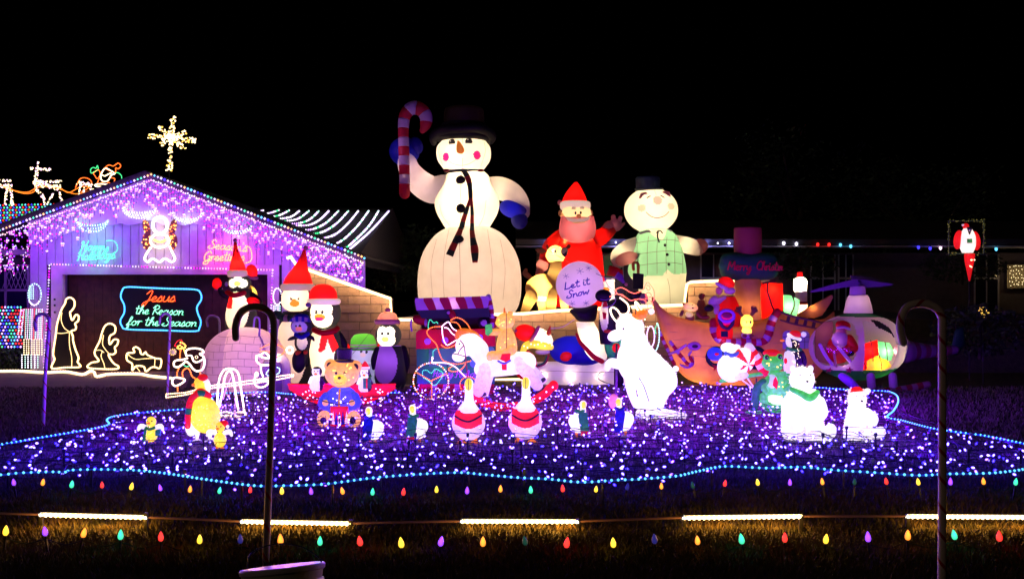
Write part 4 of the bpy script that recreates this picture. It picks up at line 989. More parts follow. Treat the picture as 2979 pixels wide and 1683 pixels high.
cane('thin candy cane pole with its hook over the script sign', [(486, 1160), (490, 1050), (494, 950), (494, 920), (480, 911), (467, 922), (464, 940)], 4, 15.4, 9, MATS['pole_white_far'])
cane('small purple and white candy cane hanging by the igloo top', [(753, 1060), (754, 990), (755, 935), (750, 923), (741, 925), (738, 950)], 2.8, 16.2, 9, MATS['pole_white_far'], None)
cane('dim candy cane hook behind the igloo, over its left shoulder', [(637, 1078), (638, 1000), (638, 935), (628, 921), (611, 919), (602, 930), (604, 948)], 3, 20.2, 8, MATS['pole_white_far'], None)
# ---------------------------------------------------------------- bucket
f = Fig('bucket', 'white plastic bucket with wire handle in the dark grass, bottom edge', 'bucket', 815, 1760, 5.3)
bk = mat('bucket_plastic', (.55, .55, .45), .4)
V, Fc = [], []
cx, cyb, R = 822, 1650, 122
for nm, prof, m in (('body', [(1662, 116), (1700, 112), (1760, 104)], bk), ('lid', [(1645, 119), (1650, 123), (1660, 122), (1664, 118)], mat('bucket_lid', (.65, .6, .7), .35)), ('rim_ring', [(1688, 118), (1694, 120), (1700, 118)], bk)):
    V, Fc = [], []
    n = 48
    for y, r in prof:
        for k in range(n): a = 2 * math.pi * k / n; V.append((cx + r * math.cos(a), y - .10 * r * math.cos(a) - .2 * r * math.sin(a), r * math.sin(a)))
    for i in range(len(prof) - 1):
        for k in range(n): Fc.append((i * n + k, (i + 1) * n + k, (i + 1) * n + (k + 1) % n, i * n + (k + 1) % n))
    Fc.append(tuple(range(n))); f.mesh(nm, m, V, Fc, smooth=False)
f.t('handle', PLAST_K, [(718, 1650), (728, 1612), (770, 1588), (825, 1580), (880, 1590), (925, 1618), (938, 1640)], 2.2)
# ---------------------------------------------------------------- blades of grass
import numpy as np
rs = np.random.RandomState(4)
def blades(name, label, n, x0, x1, ya, yb, h, m, wdt=.005):
    X = rs.uniform(x0, x1, n); Y = rs.uniform(ya, yb, n); X = X * (Y / yb)
    a = rs.uniform(0, math.pi, n); H = h * rs.uniform(.5, 1.3, n); lx = rs.uniform(-.5, .5, n) * H; ly = rs.uniform(-.5, .5, n) * H
    dx, dy = np.cos(a) * wdt, np.sin(a) * wdt
    v = np.zeros((n, 4, 3)); v[:, 0] = np.stack([X - dx, Y - dy, 0 * X], 1); v[:, 1] = np.stack([X + dx, Y + dy, 0 * X], 1)
    v[:, 2] = np.stack([X + lx * .4 + dx * .7, Y + ly * .4 + dy * .7, H * .6], 1); v[:, 3] = np.stack([X + lx, Y + ly, H], 1)
    me = bpy.data.meshes.new(name); me.vertices.add(n * 4); me.vertices.foreach_set('co', v.reshape(-1))
    idx = (np.arange(n)[:, None] * 4 + np.array([[0, 1, 2, 0, 2, 3]])).reshape(-1)
    me.loops.add(n * 6); me.loops.foreach_set('vertex_index', idx.astype(np.int32)); me.polygons.add(n * 2)
    me.polygons.foreach_set('loop_start', (np.arange(n * 2) * 3).astype(np.int32)); me.update(calc_edges=True); me.validate()
    me.materials.append(m); o = bpy.data.objects.new(name, me); COL.objects.link(o); return tag(o, label, 'grass', kind='stuff')
GB = mat('grass_blade', (.1, .06, .022), .8, c2=(.03, .03, .01), vs=3)
blades('grass', 'short dry grass blades under the glowing path tubes and bulbs', 70000, -4.6, 4.6, 5.2, 8.7, .045, GB, .004)
blades('carpet_grass', 'short grass under the violet light carpet', 60000, -10, 9.5, 8.7, 17.3, .05, mat('grass_blade_dry', (.22, .17, .13), .8, c2=(.1, .1, .06), vs=3), .009)
def Z(k, ox, oy): return lambda *p: [(ox + a / k, oy + b / k) for a, b in p]
ZA, ZB, ZC, ZD, ZE = Z(3.637, 1100, 280), Z(3.637, 1150, 650), Z(3.637, 1150, 900), Z(3.637, 1550, 500), Z(3.637, 1650, 800)
ZP, ZQ = Z(3.637, 550, 500), Z(3.637, 550, 850)
ZS, ZF, ZH = Z(4.37, 1950, 700), Z(3.637, 2000, 900), Z(3.095, 2150, 640)
LT = mat('lit_fleece', (.8, .62, .5), .8, em=.5, emc=(1, .68, .5), bump=.6, bs=60); LT2 = mat('lit_fleece_tan', (.7, .45, .36), .8, em=.28, emc=(1, .6, .45), bump=.6, bs=60)  # fleece emits weakly, standing in for lamplight coming through it
# ================================================================ giant snowman
f = Fig('inflatable_snowman', 'giant glowing snowman in black top hat raising a striped candy cane', 'snowman', 1366, 908, 24.0)
seamc = SEAM
low = f.l('lower_ball', W_, [(656, 30), (662, 62), (680, 95), (710, 121), (750, 141), (800, 150), (850, 150), (885, 144), (908, 132)], 1366, glow=250, gy=[712, 800, 860], gc=(1, .66, .44))
mid = f.l('middle_ball', W_, [(500, 52), (512, 64), (530, 74), (560, 88), (590, 96), (620, 90), (645, 76), (668, 62)], 1359, glow=185, gy=[535, 575, 630], gc=(1, .74, .42), gores=8)
head = f.l('head', W_, [(396, 40), (402, 56), (415, 68), (430, 79), (450, 81), (468, 77), (485, 65), (503, 52)], 1349, glow=108, gy=[440, 470], gc=(1, .74, .45), gores=8,
           splits=[('cheek', MAG, (1301, 464, 9.3, 11.5)), ('cheek', MAG, (1390, 460, 10, 12)), ('eye', K_, lambda x, y: inell((1318.6, 424, 9.5, 11))(x, y) and y < 430), ('eye', K_, lambda x, y: inell((1366.7, 421.6, 10, 11))(x, y) and y < 428)])
for x, y in ((1314, 420), (1364, 416)): f.patch('eye_glint', WP, head, (x, y, 1.6, 2), off=1.5)
f.l('nose', O_, [(0, 0)], 0) if 0 else f.slab('nose', mat('nose_orange', (.75, .2, .03), .6, em=.35, emc=(1, .25, .02)), ZA((858, 508), (885, 530), (905, 560), (925, 600), (925, 625), (905, 648), (875, 648), (848, 635), (842, 600), (845, 560)), 9, d=head.front(1344, 440) + 1, puff=1)
f.t('smile', seamc, [(1307, 473), (1320, 483), (1345, 489), (1368, 484), (1388, 472)], .55, host=head)
for x in (1349,): f.t('seam', seamc, [(x, 403), (x, 430)], .45, host=head); f.t('seam', seamc, [(x, 470), (x, 500)], .45, host=head)
f.t('seam', seamc, [(1283, 425), (1280, 450), (1290, 485)], .4, host=head); f.t('seam', seamc, [(1410, 420), (1413, 450), (1400, 488)], .4, host=head)
f.t('seam', seamc, [(1345, 505), (1344, 665)], .5, host=mid); f.t('seam', seamc, [(1343, 712), (1346, 800), (1347, 862)], .55, host=low)
f.t('seam', seamc, [(1283, 600), (1290, 630), (1310, 658)], .4, host=mid); f.t('seam', seamc, [(1416, 590), (1410, 630), (1396, 660)], .4, host=mid)
for x, y, h in ((1343.6, 532, mid), (1344.7, 613.5, mid), (1342, 704, low)): f.e('button', K_, x, y, 13.5, 13.5, 7, d=h.front(x, y))
for q in ([(1275, 700), (1262, 780), (1268, 870)], [(1310, 672), (1298, 780), (1302, 880)], [(1420, 672), (1434, 780), (1430, 880)], [(1456, 700), (1470, 780), (1464, 870)]): f.t('seam', seamc, q, .4, host=low)
PLR, PLG = mat('scarf_red', (.35, .012, .01), .8, var=.2), mat('scarf_green', (.012, .03, .02), .8)
def ribbon(nm, pts, ws, host, mats, d0=4, each=22):
    q = cr([(*p, w) for p, w in zip(pts, ws)], 8); q = [tuple(v) for v in resample([Vector(v) for v in q], each / 3)] + [q[-1]]; n = len(q); k = 3
    for s_ in range(0, n - 1, k):
        seg = q[s_:s_ + k + 1]; V, Fc = [], []
        for i, (x, y, w) in enumerate(seg):
            a = q[max(0, min(n - 1, s_ + i - 1))]; b = q[min(n - 1, s_ + i + 1)]; tx, ty = b[0] - a[0], b[1] - a[1]; L = math.hypot(tx, ty) or 1; nx, ny_ = -ty / L, tx / L
            for sx in (-1, 0, 1): V.append((x + nx * w * sx, y + ny_ * w * sx, host(x, y) + d0 + (1.5 if sx == 0 else 0)))
            if i:
                for c in (0, 1): Fc.append(((i - 1) * 3 + c, i * 3 + c, i * 3 + c + 1, (i - 1) * 3 + c + 1))
        m_ = len(V); V += [(a, b, c - 2) for a, b, c in V]; Fc += [tuple(i + m_ for i in t)[::-1] for t in Fc]
        nx_ = len(seg)
        f.mesh('scarf_panel', mats[(s_ // k) % len(mats)], V, Fc, smooth=False)
hst = lambda x, y: max(mid.front(x, y) if y < 662 else 0, low.front(x, y) if y > 656 else 0)
ribbon('scarf', [(1350, 502), (1364, 525), (1371, 555), (1373, 588)], [6, 8, 6.5, 6], hst, [PLG, PLR, PLG])
ribbon('scarf', [(1372, 588), (1363, 615), (1352, 645), (1342, 680), (1331, 710), (1316, 748)], [4, 5.5, 7, 8, 9, 11], hst, [PLR, PLG])
ribbon('scarf', [(1375, 588), (1377, 625), (1376, 665), (1380, 700), (1386, 735), (1387, 768)], [4, 5, 6, 8, 11, 7], hst, [PLR, PLG])
f.l('scarf_collar', PLG, [(497, 54), (501, 58), (506, 57)], 1351); f.l('scarf_collar', PLR, [(499, 59, -18), (505, 60, -18)], 1351, kd=.9, sm=False) if 0 else None
for a in (1302, 1400): f.patch('scarf_check', PLR, lambda x, y: 56, ((a - 9), 501, 9, 4) if 0 else (a, 502, 9, 3.5), off=-10)
la = f.t('arm', W_, [(1295, 545), (1258, 552), (1220, 530), (1192, 495), (1182, 462)], [38, 40, 37, 31, 27], glow=0)
f.glow(1235, 535, 0, 16, (1, .62, .5)); f.glow(1190, 495, 0, 6, (1, .55, .55))
f.t('arm', W_, [(1422, 545), (1455, 548), (1490, 562), (1513, 590), (1522, 618)], [30, 34, 31, 27, 20], glow=0)
f.glow(1455, 550, 0, 16, (1, .68, .4)); f.glow(1500, 580, 0, 4, (1, .6, .4))
f.e('mitten', B_, 1176, 440, 44, 42, 26, d=-4, rot=8, glow=5, gc=(.5, .4, 1)); f.e('mitten_thumb', B_, 1210, 424, 20, 26, 18, d=2, rot=-20)
f.e('mitten', B_, 1494, 608, 42, 27, 24, d=8, rot=12, glow=6, gc=(.5, .4, 1)); f.e('mitten_tip', B_, 1511, 640, 24, 27, 20, d=8, rot=-10)
f.l('hat_brim', K_, [(378, 70), (385, 84), (395, 86), (406, 84), (412, 70)], 1346, kd=.9)
f.t('hat_brim_edge', K_, [(1262, 415, 0), (1264, 398, 20), (1300, 388, 62), (1346, 388, 76), (1394, 384, 66), (1430, 396, 20), (1428, 412, 0)], [9, 14, 14, 13, 14, 14, 9])
crown = f.l('hat_crown', mat('nylon_hat', (.02, .011, .01), .6, tr=.5), [(312, 40), (318, 56), (335, 60), (362, 61)], 1350, glow=4, gy=[357], gc=(1, .45, .15), gores=6)
f.l('hat_band', K_, [(360, 63), (364, 66), (378, 66), (384, 64)], 1348)
f.stripes([ZA((298, 1045))[0] + (46,), ZA((297, 850))[0] + (46,), ZA((290, 600))[0] + (44,), ZA((283, 400))[0] + (42,), ZA((295, 250))[0] + (40,), ZA((345, 170))[0] + (40,), ZA((415, 150))[0] + (40,), ZA((485, 185))[0] + (40,), ZA((522, 260))[0] + (40,), ZA((510, 340))[0] + (40,), ZA((485, 385))[0] + (40,)],
          [15.5, 15, 15.5, 15, 17, 19, 20, 19, 18, 15, 9], [ny('cane_red', (.7, .02, .06)), ny('cane_white', (.75, .6, .8))], 13, name='cane_stripe')
f.glow(1182, 520, 60, 0.1); f.glow(1395, 555, 62, 22, (1, .72, .4)); f.glow(1330, 600, 66, 16, (1, .72, .4)); f.glow(1325, 455, 50, 9, (1, .72, .4)); lamp(f.w(1120, 440, 90), 6, (.8, .35, 1), f.root, off=(0, 0, 0))  # last lamp is added outside the figure to light the candy cane
# ================================================================ santa on the wall
f = Fig('inflatable_santa', 'tall glowing red santa waving, between giant snowman and green waistcoat figure', 'santa', 1680, 892, 23.2)
body = f.l('coat', R_, [(640, 40), (665, 52), (690, 62), (730, 72), (790, 78), (840, 82), (892, 78)], 1679, kd=.6, glow=150, gy=[690, 770, 850], gc=(1, .3, .12))
hd = f.e('face', ny('skin', (.8, .5, .25)), 1673, 628, 42, 36, 20, d=10, glow=14, splits=[('eye', K_, (1670, 625, 3, 4.5)), ('eye', K_, (1685, 624, 3, 4.5))])
f.e('beard', ny('beard', (.6, .3, .34)), 1678, 655, 53, 55, 30, d=14, glow=12, gc=(1, .3, .25), splits=[('face_mask', ny('skin', (.8, .5, .25)), lambda x, y: inpoly(x, y, ZD((335, 430), (430, 370), (560, 390), (600, 470), (560, 505), (470, 500), (400, 505), (345, 500))))]) if 0 else f.l('beard', ny('beard', (.55, .25, .3)), [(632, 47), (650, 51), (672, 53), (692, 47), (704, 30), (710, 5)], 1678, kd=.5, d=34, gc=(1, .35, .25))
f.glow(1665, 668, 38, 9, (1, .35, .25)); f.glow(1692, 660, 38, 9, (1, .35, .25)); f.glow(1678, 690, 38, 6, (1, .35, .25)); fc = f.patch('face_front', mat('skin_lit', (.8, .5, .25), .6, em=1.1, emc=(1, .62, .25)), 62, ZD((300, 440), (310, 405), (380, 385), (500, 385), (590, 410), (605, 470), (560, 495), (470, 488), (380, 495), (330, 492)), off=0, th=3)  # face patch emits: the light from inside is put into its colour
for x, y in ((1670, 625), (1685, 624)): f.patch('eye', INK, 65, (x, y, 3, 4.5))
for x, y in ((1665, 611), (1689, 610)): f.slab('eyebrow', W_, [(x - 7, y + 3), (x - 5, y - 3), (x + 4, y - 4), (x + 7, y + 1), (x + 4, y + 4)], 3, d=66, puff=1)
f.slab('moustache', LT2, ZD((335, 500), (380, 505), (440, 515), (470, 508), (500, 510), (560, 500), (590, 492), (575, 530), (520, 548), (470, 545), (410, 552), (360, 535)), 5, d=67, puff=1)
f.slab('mouth', mat('mouth_line', (.7, .45, .15), .6, em=.3), ZD((400, 555), (440, 548), (500, 548), (550, 540), (540, 552), (480, 560), (420, 562)), 2, d=66)
f.e('nose', ny('skin', (.8, .5, .25)), 1679, 633, 7, 5, 6, d=68)
for x in (1629, 1720): f.e('ear', ny('skin', (.8, .5, .25)), x, 620, 5, 9, 6)
f.l('hat', R_, [(532, 4, 4), (545, 14, 3), (562, 25, 1), (580, 34, 0), (594, 39, -1)], 1670, d=20, glow=16, gy=[572], gc=(1, .3, .15))
f.l('hat_trim', LT, [(588, 37), (592, 43), (604, 44), (612, 41)], 1672, d=24, gy=[600], glow=6); f.glow(1640, 705, 34, 10, (1, .55, .12)); f.glow(1715, 700, 30, 8, (1, .5, .12)); f.e('pompom', ny('pink', (.75, .33, .35)), 1628, 589, 6, 8, 6)
f.t('sleeve', R_, [(1632, 690), (1605, 718), (1588, 750)], [24, 26, 20]); f.glow(1612, 712, 4, 20, (1, .5, .1)); f.e('mitten', PK, 1578, 771, 18, 19, 14, d=6, glow=3); f.e('mitten', PK, 1570, 794, 12, 22, 12, d=6, rot=10)
f.t('sleeve', R_, [(1722, 700), (1750, 688), (1775, 668)], [28, 24, 19]); f.glow(1745, 690, 0, 9, (1, .3, .12))
f.t('cuff', PK, [(1768, 668), (1774, 660)], [19, 19]); f.e('hand', PK, 1789, 655, 21, 19, 12, d=4, glow=4, gc=(1, .55, .5)); f.t('finger', PK, [(1786, 648, 4), (1784, 631, 4)], [9, 7]); f.t('finger', PK, [(1799, 650, 4), (1804, 634, 4)], [8, 6]); f.t('finger', PK, [(1806, 658, 4), (1814, 651, 4)], [6, 4])
# ================================================================ fawn
f = Fig('inflatable_deer', 'glowing yellow fawn with brown ears standing in front of the waving santa', 'deer', 1590, 905, 22.0)
f.e('body', FAWN, 1580, 836, 52, 40, 34, glow=70, rot=-8, gc=(1, .68, .3), splits=[('belly', W_, lambda x, y: y > 862 + (x - 1580) * .1 and 1552 < x < 1600)])
f.t('neck', FAWN, [(1606, 820), (1614, 795), (1618, 765)], [26, 20, 17], glow=4); hd = f.e('head', FAWN, 1616, 741, 28, 28, 24, glow=34, splits=[('eye', K_, (1614, 732, 4.5, 5)), ('eye_white', W_, (1611, 732, 8, 7)), ('eye', K_, (1614, 732, 4.5, 5))])
f.e('muzzle', W_, 1640, 733, 11, 14, 12, d=12, rot=25); f.slab('nose', INK, ZD((300, 875), (330, 865), (355, 835), (355, 885), (330, 905)), 4, d=24)
f.slab('ear', BR, ZD((25, 825), (60, 802), (110, 808), (150, 840), (100, 865), (50, 855)), 4, d=4, puff=1); f.slab('ear', BR, ZD((350, 800), (370, 765), (400, 770), (400, 800), (375, 815)), 4, d=0, puff=1)
f.t('ear_tuft', BR, [(1594, 724), (1592, 712)], [4, 2])
for p, r in ((((1552, 850, 8), (1540, 875, 8), (1525, 907, 8)), (20, 17, 12)), (((1604, 850, 16), (1604, 880, 16), (1602, 908, 16)), (17, 15, 13)), (((1640, 860, -8), (1642, 885, -8), (1644, 908, -8)), (14, 12, 11)), (((1570, 860, -14), (1576, 885, -14), (1578, 908, -14)), (14, 12, 11))): f.t('leg', FAWN, p, r, glow=8)
f.t('tail', BR, [(1540, 805), (1528, 795), (1530, 785)], [8, 8, 5])
f.patch('leg_seam', SEAM, 30, (1, 1, .1, .1)) if 0 else None
# ================================================================ figure in green waistcoat (plain stand-in face)
f = Fig('inflatable_snowman', 'round-headed glowing snowman in a green checked waistcoat with small dark hat', 'snowman', 1912, 885, 23.4)
VG = ny('vest_green', (.32, .68, .5))
hd = f.e('head', W_, 1894, 612, 78, 66, 62, glow=90, gc=(1, .72, .4), splits=[('nose', PK, (1905, 588, 13, 13)), ('cheek', ny('cheek', (.8, .45, .4)), (1860, 610, 11, 10)), ('cheek', ny('cheek', (.8, .45, .4)), (1945, 604, 11, 10))])
for x, y, a in ((1880, 578, -35), (1920, 577, 35)): f.t('eye', INK, [(x - 4.5, y + (2.5 if a < 0 else -2.5)), (x, y - 1), (x + 4.5, y + (-2.5 if a < 0 else 2.5))], 1.6, host=hd, off=.5)
f.slab('eyebrow', PK, [(1852, 581), (1858, 566), (1872, 562), (1878, 567), (1866, 571), (1858, 584)], 3, d=hd.front(1865, 573), puff=1); f.slab('eyebrow', PK, [(1918, 564), (1928, 558), (1942, 562), (1947, 576), (1938, 573), (1926, 567)], 3, d=hd.front(1932, 567), puff=1)
f.t('smile', SEAM, [(1872, 622), (1886, 634), (1905, 638), (1925, 632), (1938, 620)], 1.2, host=hd, off=.6); f.t('seam', SEAM, [(1898, 552), (1902, 572)], .4, host=hd)
HATM = mat('nylon_dark_hat', (.008, .03, .04), .7, var=.3)
f.l('hat_crown', HATM, [(515, 33), (520, 36), (545, 35), (553, 34)], 1885, sm=False); f.l('hat_brim', HATM, [(546, 38), (550, 42), (556, 38)], 1888, kd=.8)
def vest(x, y):
    if inpoly(x, y, ZD((1185, 620), (1250, 690), (1330, 735), (1375, 680), (1400, 600))): return False
    if inpoly(x, y, ZD((1310, 1200), (1320, 1112), (1380, 1038), (1450, 1090), (1700, 1060), (1700, 1300))): return False
    return y < 500 + (1112 - (x - 1850) * .18) / 3.637 + 0
body = f.l('shirt', W_, [(664, 34, -6), (672, 46, -3), (690, 60), (715, 69, 2), (740, 75, 3), (770, 82, 2), (795, 84, 2), (820, 74, 10), (850, 68, 18), (888, 66, 22)], 1910, glow=120, gy=[690, 740, 790, 850], gc=(1, .78, .4), splits=[('waistcoat', VG, vest, 1), ('trousers', W_, lambda x, y: y > 770, 1), ('collar_front', W_, lambda x, y: True)])
for i, x in enumerate((1846, 1872, 1898, 1924, 1950, 1976)): f.t('check_line', SEAM, [(x + 8, 692 - abs(i - 3) * 1), (x + 3, 730), (x + 2, 800 - i)], .6, host=body, off=.4)
for y in (704, 737, 770): f.t('check_line', SEAM, [(1848, y + 4), (1880, y), (1910, y - 3), (1945, y - 4), (1978, y)], .6, host=body, off=.4)
for x, y in ((1925, 716), (1930, 743), (1934, 771)): f.patch('button', INK, body, (x, y, 4.3, 4.3), off=1)
f.slab('collar', W_, ZD((1090, 655), (1200, 620), (1245, 655), (1190, 650), (1120, 672)), 3, d=42); f.slab('collar', W_, ZD((1395, 610), (1440, 625), (1455, 640), (1420, 640)), 3, d=42)
f.t('bow_tie', INK, [(1908, 676), (1904, 690), (1908, 707)], 2.2, host=body, off=2); f.t('bow_tie', INK, [(1903, 680), (1908, 674), (1916, 675), (1919, 681)], 1.8, host=body, off=2)
f.t('sleeve', W_, [(1858, 705), (1825, 722), (1798, 745), (1800, 762)], [18, 24, 22, 18], glow=10); f.t('glove', PK, [(1805, 756, 12), (1830, 750, 22), (1858, 748, 34)], [18, 18, 9], glow=2)
f.t('sleeve', W_, [(1962, 700), (1995, 712), (2028, 722)], [18, 24, 22], glow=10); f.e('glove', PK, 2036, 716, 24, 22, 20, glow=2)
f.t('seam', SEAM, [(1931, 812), (1938, 840), (1940, 886)], .5, host=body)
f = Fig('hanging_gift_bag', 'flat black gift bag with orange cane handle before the green waistcoat', 'bag', 1856, 843, 20.3)
f.slab('bag', mat('bag_black', (.01, .018, .02), .8), ZD((1058, 1070), (1170, 1078), (1165, 1240), (1055, 1235)), 8); f.t('handle', mat('handle_orange', (.5, .12, .02), .6), ZD((1065, 1030), (1062, 970), (1090, 958), (1115, 980), (1115, 1075)), 4.2)
f.t('post', PLAST_K, [(1856, 841), (1856, 1088)], 2, sm=False)
# ================================================================ penguins
def hatcone(f, m, tip, base, r, trim, glow=12, rows=None):
    """floppy pointed cap from the brim centre up to the tip"""
    (tx, ty), (bx, by) = tip, base
    f.l('hat', m, [(ty, 3, tx - bx), (ty + (by - ty) * .25, r * .24, (tx - bx) * .82), (ty + (by - ty) * .5, r * .48, (tx - bx) * .42), (ty + (by - ty) * .78, r * .86, (tx - bx) * .08), (by, r, 0)], bx, glow=glow, gy=[by - (by - ty) * .25], gc=(1, .35, .2))
    f.l('hat_trim', LT2 if trim is TA else trim, [(by - 9, r * .98), (by - 5, r * 1.1), (by + 5, r * 1.12), (by + 11, r * 1.02)], bx, glow=glow * .15)
def face2(cx, cy, rx, ry): return lambda x, y: (inell((cx - rx * .42, cy - ry * .2, rx * .6, ry * .8))(x, y) or inell((cx + rx * .42, cy - ry * .2, rx * .6, ry * .8))(x, y) or inell((cx, cy + ry * .25, rx * 1.05, ry * .72))(x, y))
f = Fig('inflatable_penguin', 'penguin in very tall pointed red hat standing on top of the igloo', 'penguin', 695, 962, 16.9, 'inflatable penguins')
f.l('body', K_, [(840, 30), (860, 34), (900, 42), (930, 46), (955, 42), (968, 28)], 702, glow=26, gy=[880, 930], gc=(1, .72, .4), splits=[('belly', W_, lambda x, y: inell((696, 905, 36, 58))(x, y) and not inpoly(x, y, ZP((410, 1285), (490, 1290), (490, 1440), (415, 1440)))), ('scarf_end', R_, ZP((410, 1275), (490, 1280), (492, 1445), (415, 1445)))])
hd = f.e('head', K_, 697, 822, 33, 26, 26, glow=11, gc=(1, .9, .5), splits=[('beak', Y_, (697, 825, 9.5, 7)), ('face', W_, lambda x, y: inell((684, 824, 15, 13))(x, y) or inell((710, 824, 15, 13))(x, y) or inell((697, 818, 16, 14))(x, y))])
hatcone(f, R_, (684, 698), (691, 795), 26, TA, 14); f.e('pompom', TA, 684, 699, 6, 6)
f.e('hat_lobe', R_, 730, 790, 17, 22, 14, d=-10, rot=-12, glow=1.5); f.t('hat_lobe_trim', TA, [(715, 800, -4), (733, 808, -4), (746, 808, -4)], 5)
f.t('scarf', R_, [(668, 850, 24), (690, 858, 34), (718, 852, 30)], 7); f.t('flipper', K_, [(668, 862, 4), (650, 855, 8), (643, 840, 8)], [10, 9, 8]); f.e('mitten', R_, 634, 825, 14, 17, 10, d=10, glow=1, gc=(1, .4, .2)); f.t('mitten_cuff', TA, [(630, 841, 10), (648, 840, 10)], 4)
f.t('flipper', K_, [(732, 858, 4), (748, 868, 10), (758, 878, 12)], [10, 10, 9]); f.e('mitten', R_, 742, 876, 20, 12, 12, d=22, rot=10, glow=1, gc=(1, .4, .2)); f.e('ear_muff', W_, 659, 826, 5, 7)
f.e('wing', Y_, 733, 848, 9, 20, 8, d=-14, rot=-30, glow=2)
# igloo
f = Fig('inflatable_igloo', 'pale lavender block igloo with arched entrance on its right side', 'igloo', 700, 1141, 16.5)
IGM = mat('nylon_igloo', (.72, .6, .68), .6, tr=.5, var=.05, bump=.3, bs=5)
IGS = mat('nylon_igloo_shade', (.5, .38, .6), .6, tr=.5, var=.05, bump=.3, bs=5)  # shaded copy of the igloo nylon, darkens the dome's left side
dome = f.l('dome', IGM, [(952, 20), (958, 50), (975, 82), (1000, 104), (1040, 120), (1090, 127), (1141, 127)], 712, kd=.9, glow=62, gy=[1000, 1090], gc=(1, .5, .42), splits=[('dome_shade_side', IGS, lambda x, y: x < 679 - (y - 950) * 0)])
JT = mat('igloo_joint_print', (.16, .08, .2), .7)
for j in range(8):
    y = 975 + j * 21; r = 127 * math.sqrt(max(.05, 1 - ((1141 - y) / 200) ** 2)) * .97
    f.t('joint_line', JT, [(712 - r * .93 + i * r * 1.86 / 9, y + 2 * math.sin(i)) for i in range(10)], .55, host=dome, off=.5)
    for i in range(6):
        x = 610 + i * 37 + (j % 2) * 18
        if abs(x - 712) < r * .9: f.t('joint_line', JT, [(x, y), (x, y + 10), (x + 1, y + 20)], .5, host=dome, off=.5)
f.t('entrance_arch', IGM, [(778, 1141, 70), (780, 1090, 80), (800, 1048, 80), (828, 1035, 78), (848, 1050, 76), (850, 1100, 74), (848, 1141, 70)], 12, glow=3); f.slab('entrance', mat('igloo_inside', (.25, .15, .3), .8), cr([(785, 1141), (788, 1085), (808, 1050), (832, 1045), (842, 1090), (842, 1141)], 4), 4, d=62)
# big penguin
f = Fig('inflatable_penguin', 'largest penguin, tall curled red hat and green scarf, right of the igloo', 'penguin', 865, 1124, 17.3, 'inflatable penguins')
f.l('body', K_, [(905, 48), (940, 58), (1000, 66), (1060, 70), (1100, 66), (1122, 50)], 872, glow=44, gy=[960, 1050], gc=(1, .6, .38), splits=[('belly', W_, lambda x, y: inell((852, 1025, 52, 100))(x, y) and y < 1108)])
hd = f.e('head', K_, 864, 868, 48, 44, 40, glow=22, gc=(1, .62, .36), splits=[('beak', O_, lambda x, y: inell((865, 882, 14, 9))(x, y) or inell((864, 877, 7, 9))(x, y)), ('eye', K_, (855, 869, 2.4, 4)), ('eye', K_, (877, 869, 2.4, 4)), ('face', W_, lambda x, y: face2(864, 872, 40, 36)(x, y))])
hatcone(f, R_, (886, 722), (866, 834), 44, TA, 20); f.e('pompom', PK, 889, 722, 7, 7)
f.stripes([(812, 912, 34), (840, 924, 44), (870, 922, 46), (900, 918, 40)], 11, [DG, DG, DG, TA], 9, name='scarf_band')
f.t('flipper', K_, [(925, 950), (938, 990), (930, 1030)], [14, 16, 9]); f.t('foot', O_, [(840, 1126, 40), (840, 1122, 62)], 12); f.t('foot', O_, [(895, 1126, 40), (900, 1122, 62)], 12)
# middle penguin
f = Fig('inflatable_penguin', 'tall penguin in rounded red santa hat and long red scarf', 'penguin', 950, 1120, 16.8, 'inflatable penguins')
f.l('body', K_, [(960, 42), (985, 46), (1020, 48), (1060, 46), (1090, 42), (1115, 34), (1122, 20)], 948, glow=34, gy=[1000, 1060], gc=(1, .75, .4), splits=[('scarf_end', R_, ZQ((1395, 615), (1430, 450), (1465, 380), (1500, 470), (1470, 590), (1430, 625))), ('scarf_end', R_, ZQ((1480, 400), (1540, 420), (1600, 570), (1545, 635), (1500, 520))), ('belly', W_, lambda x, y: inell((941, 1010, 40, 60))(x, y) or inell((943, 1045, 36, 45))(x, y))])
hd = f.e('head', K_, 946, 908, 46, 48, 40, glow=26, gc=(1, .78, .42), splits=[('beak', MAG, (935, 927, 13, 5)), ('beak_top', O_, lambda x, y: inell((937, 921, 16, 9))(x, y)), ('eye', K_, (927, 907, 4.5, 5.5)), ('eye', K_, (945, 906, 4.5, 5.5)), ('face', W_, lambda x, y: inell((931, 902, 24, 26))(x, y) or inell((956, 900, 17, 22))(x, y) or inell((941, 925, 33, 28))(x, y))])
for x, y in ((925, 905), (943, 904)): f.patch('eye_glint', WP, hd, (x, y, 1.3, 1.5))
f.l('hat', R_, [(826, 4), (829, 18), (838, 32), (855, 40), (872, 41)], 940, glow=14, gy=[850], gc=(1, .3, .2)); f.l('hat_trim', LT, [(868, 42), (872, 47), (880, 47), (886, 42)], 943, gy=[878], glow=5); f.e('pompom', PU, 903, 886, 8, 7, d=30)
f.t('scarf', R_, [(920, 958, 30), (945, 966, 44), (975, 962, 36), (985, 955, 20)], 8); f.t('flipper', K_, [(985, 975), (1000, 1000), (1004, 1020)], [12, 11, 6]); f.t('flipper', K_, [(906, 985, 20), (893, 1020, 20), (896, 1060, 16)], [8, 9, 6])
f.t('foot', O_, [(925, 1122, 22), (922, 1118, 44)], 9); f.t('foot', O_, [(968, 1122, 22), (970, 1118, 44)], 9)
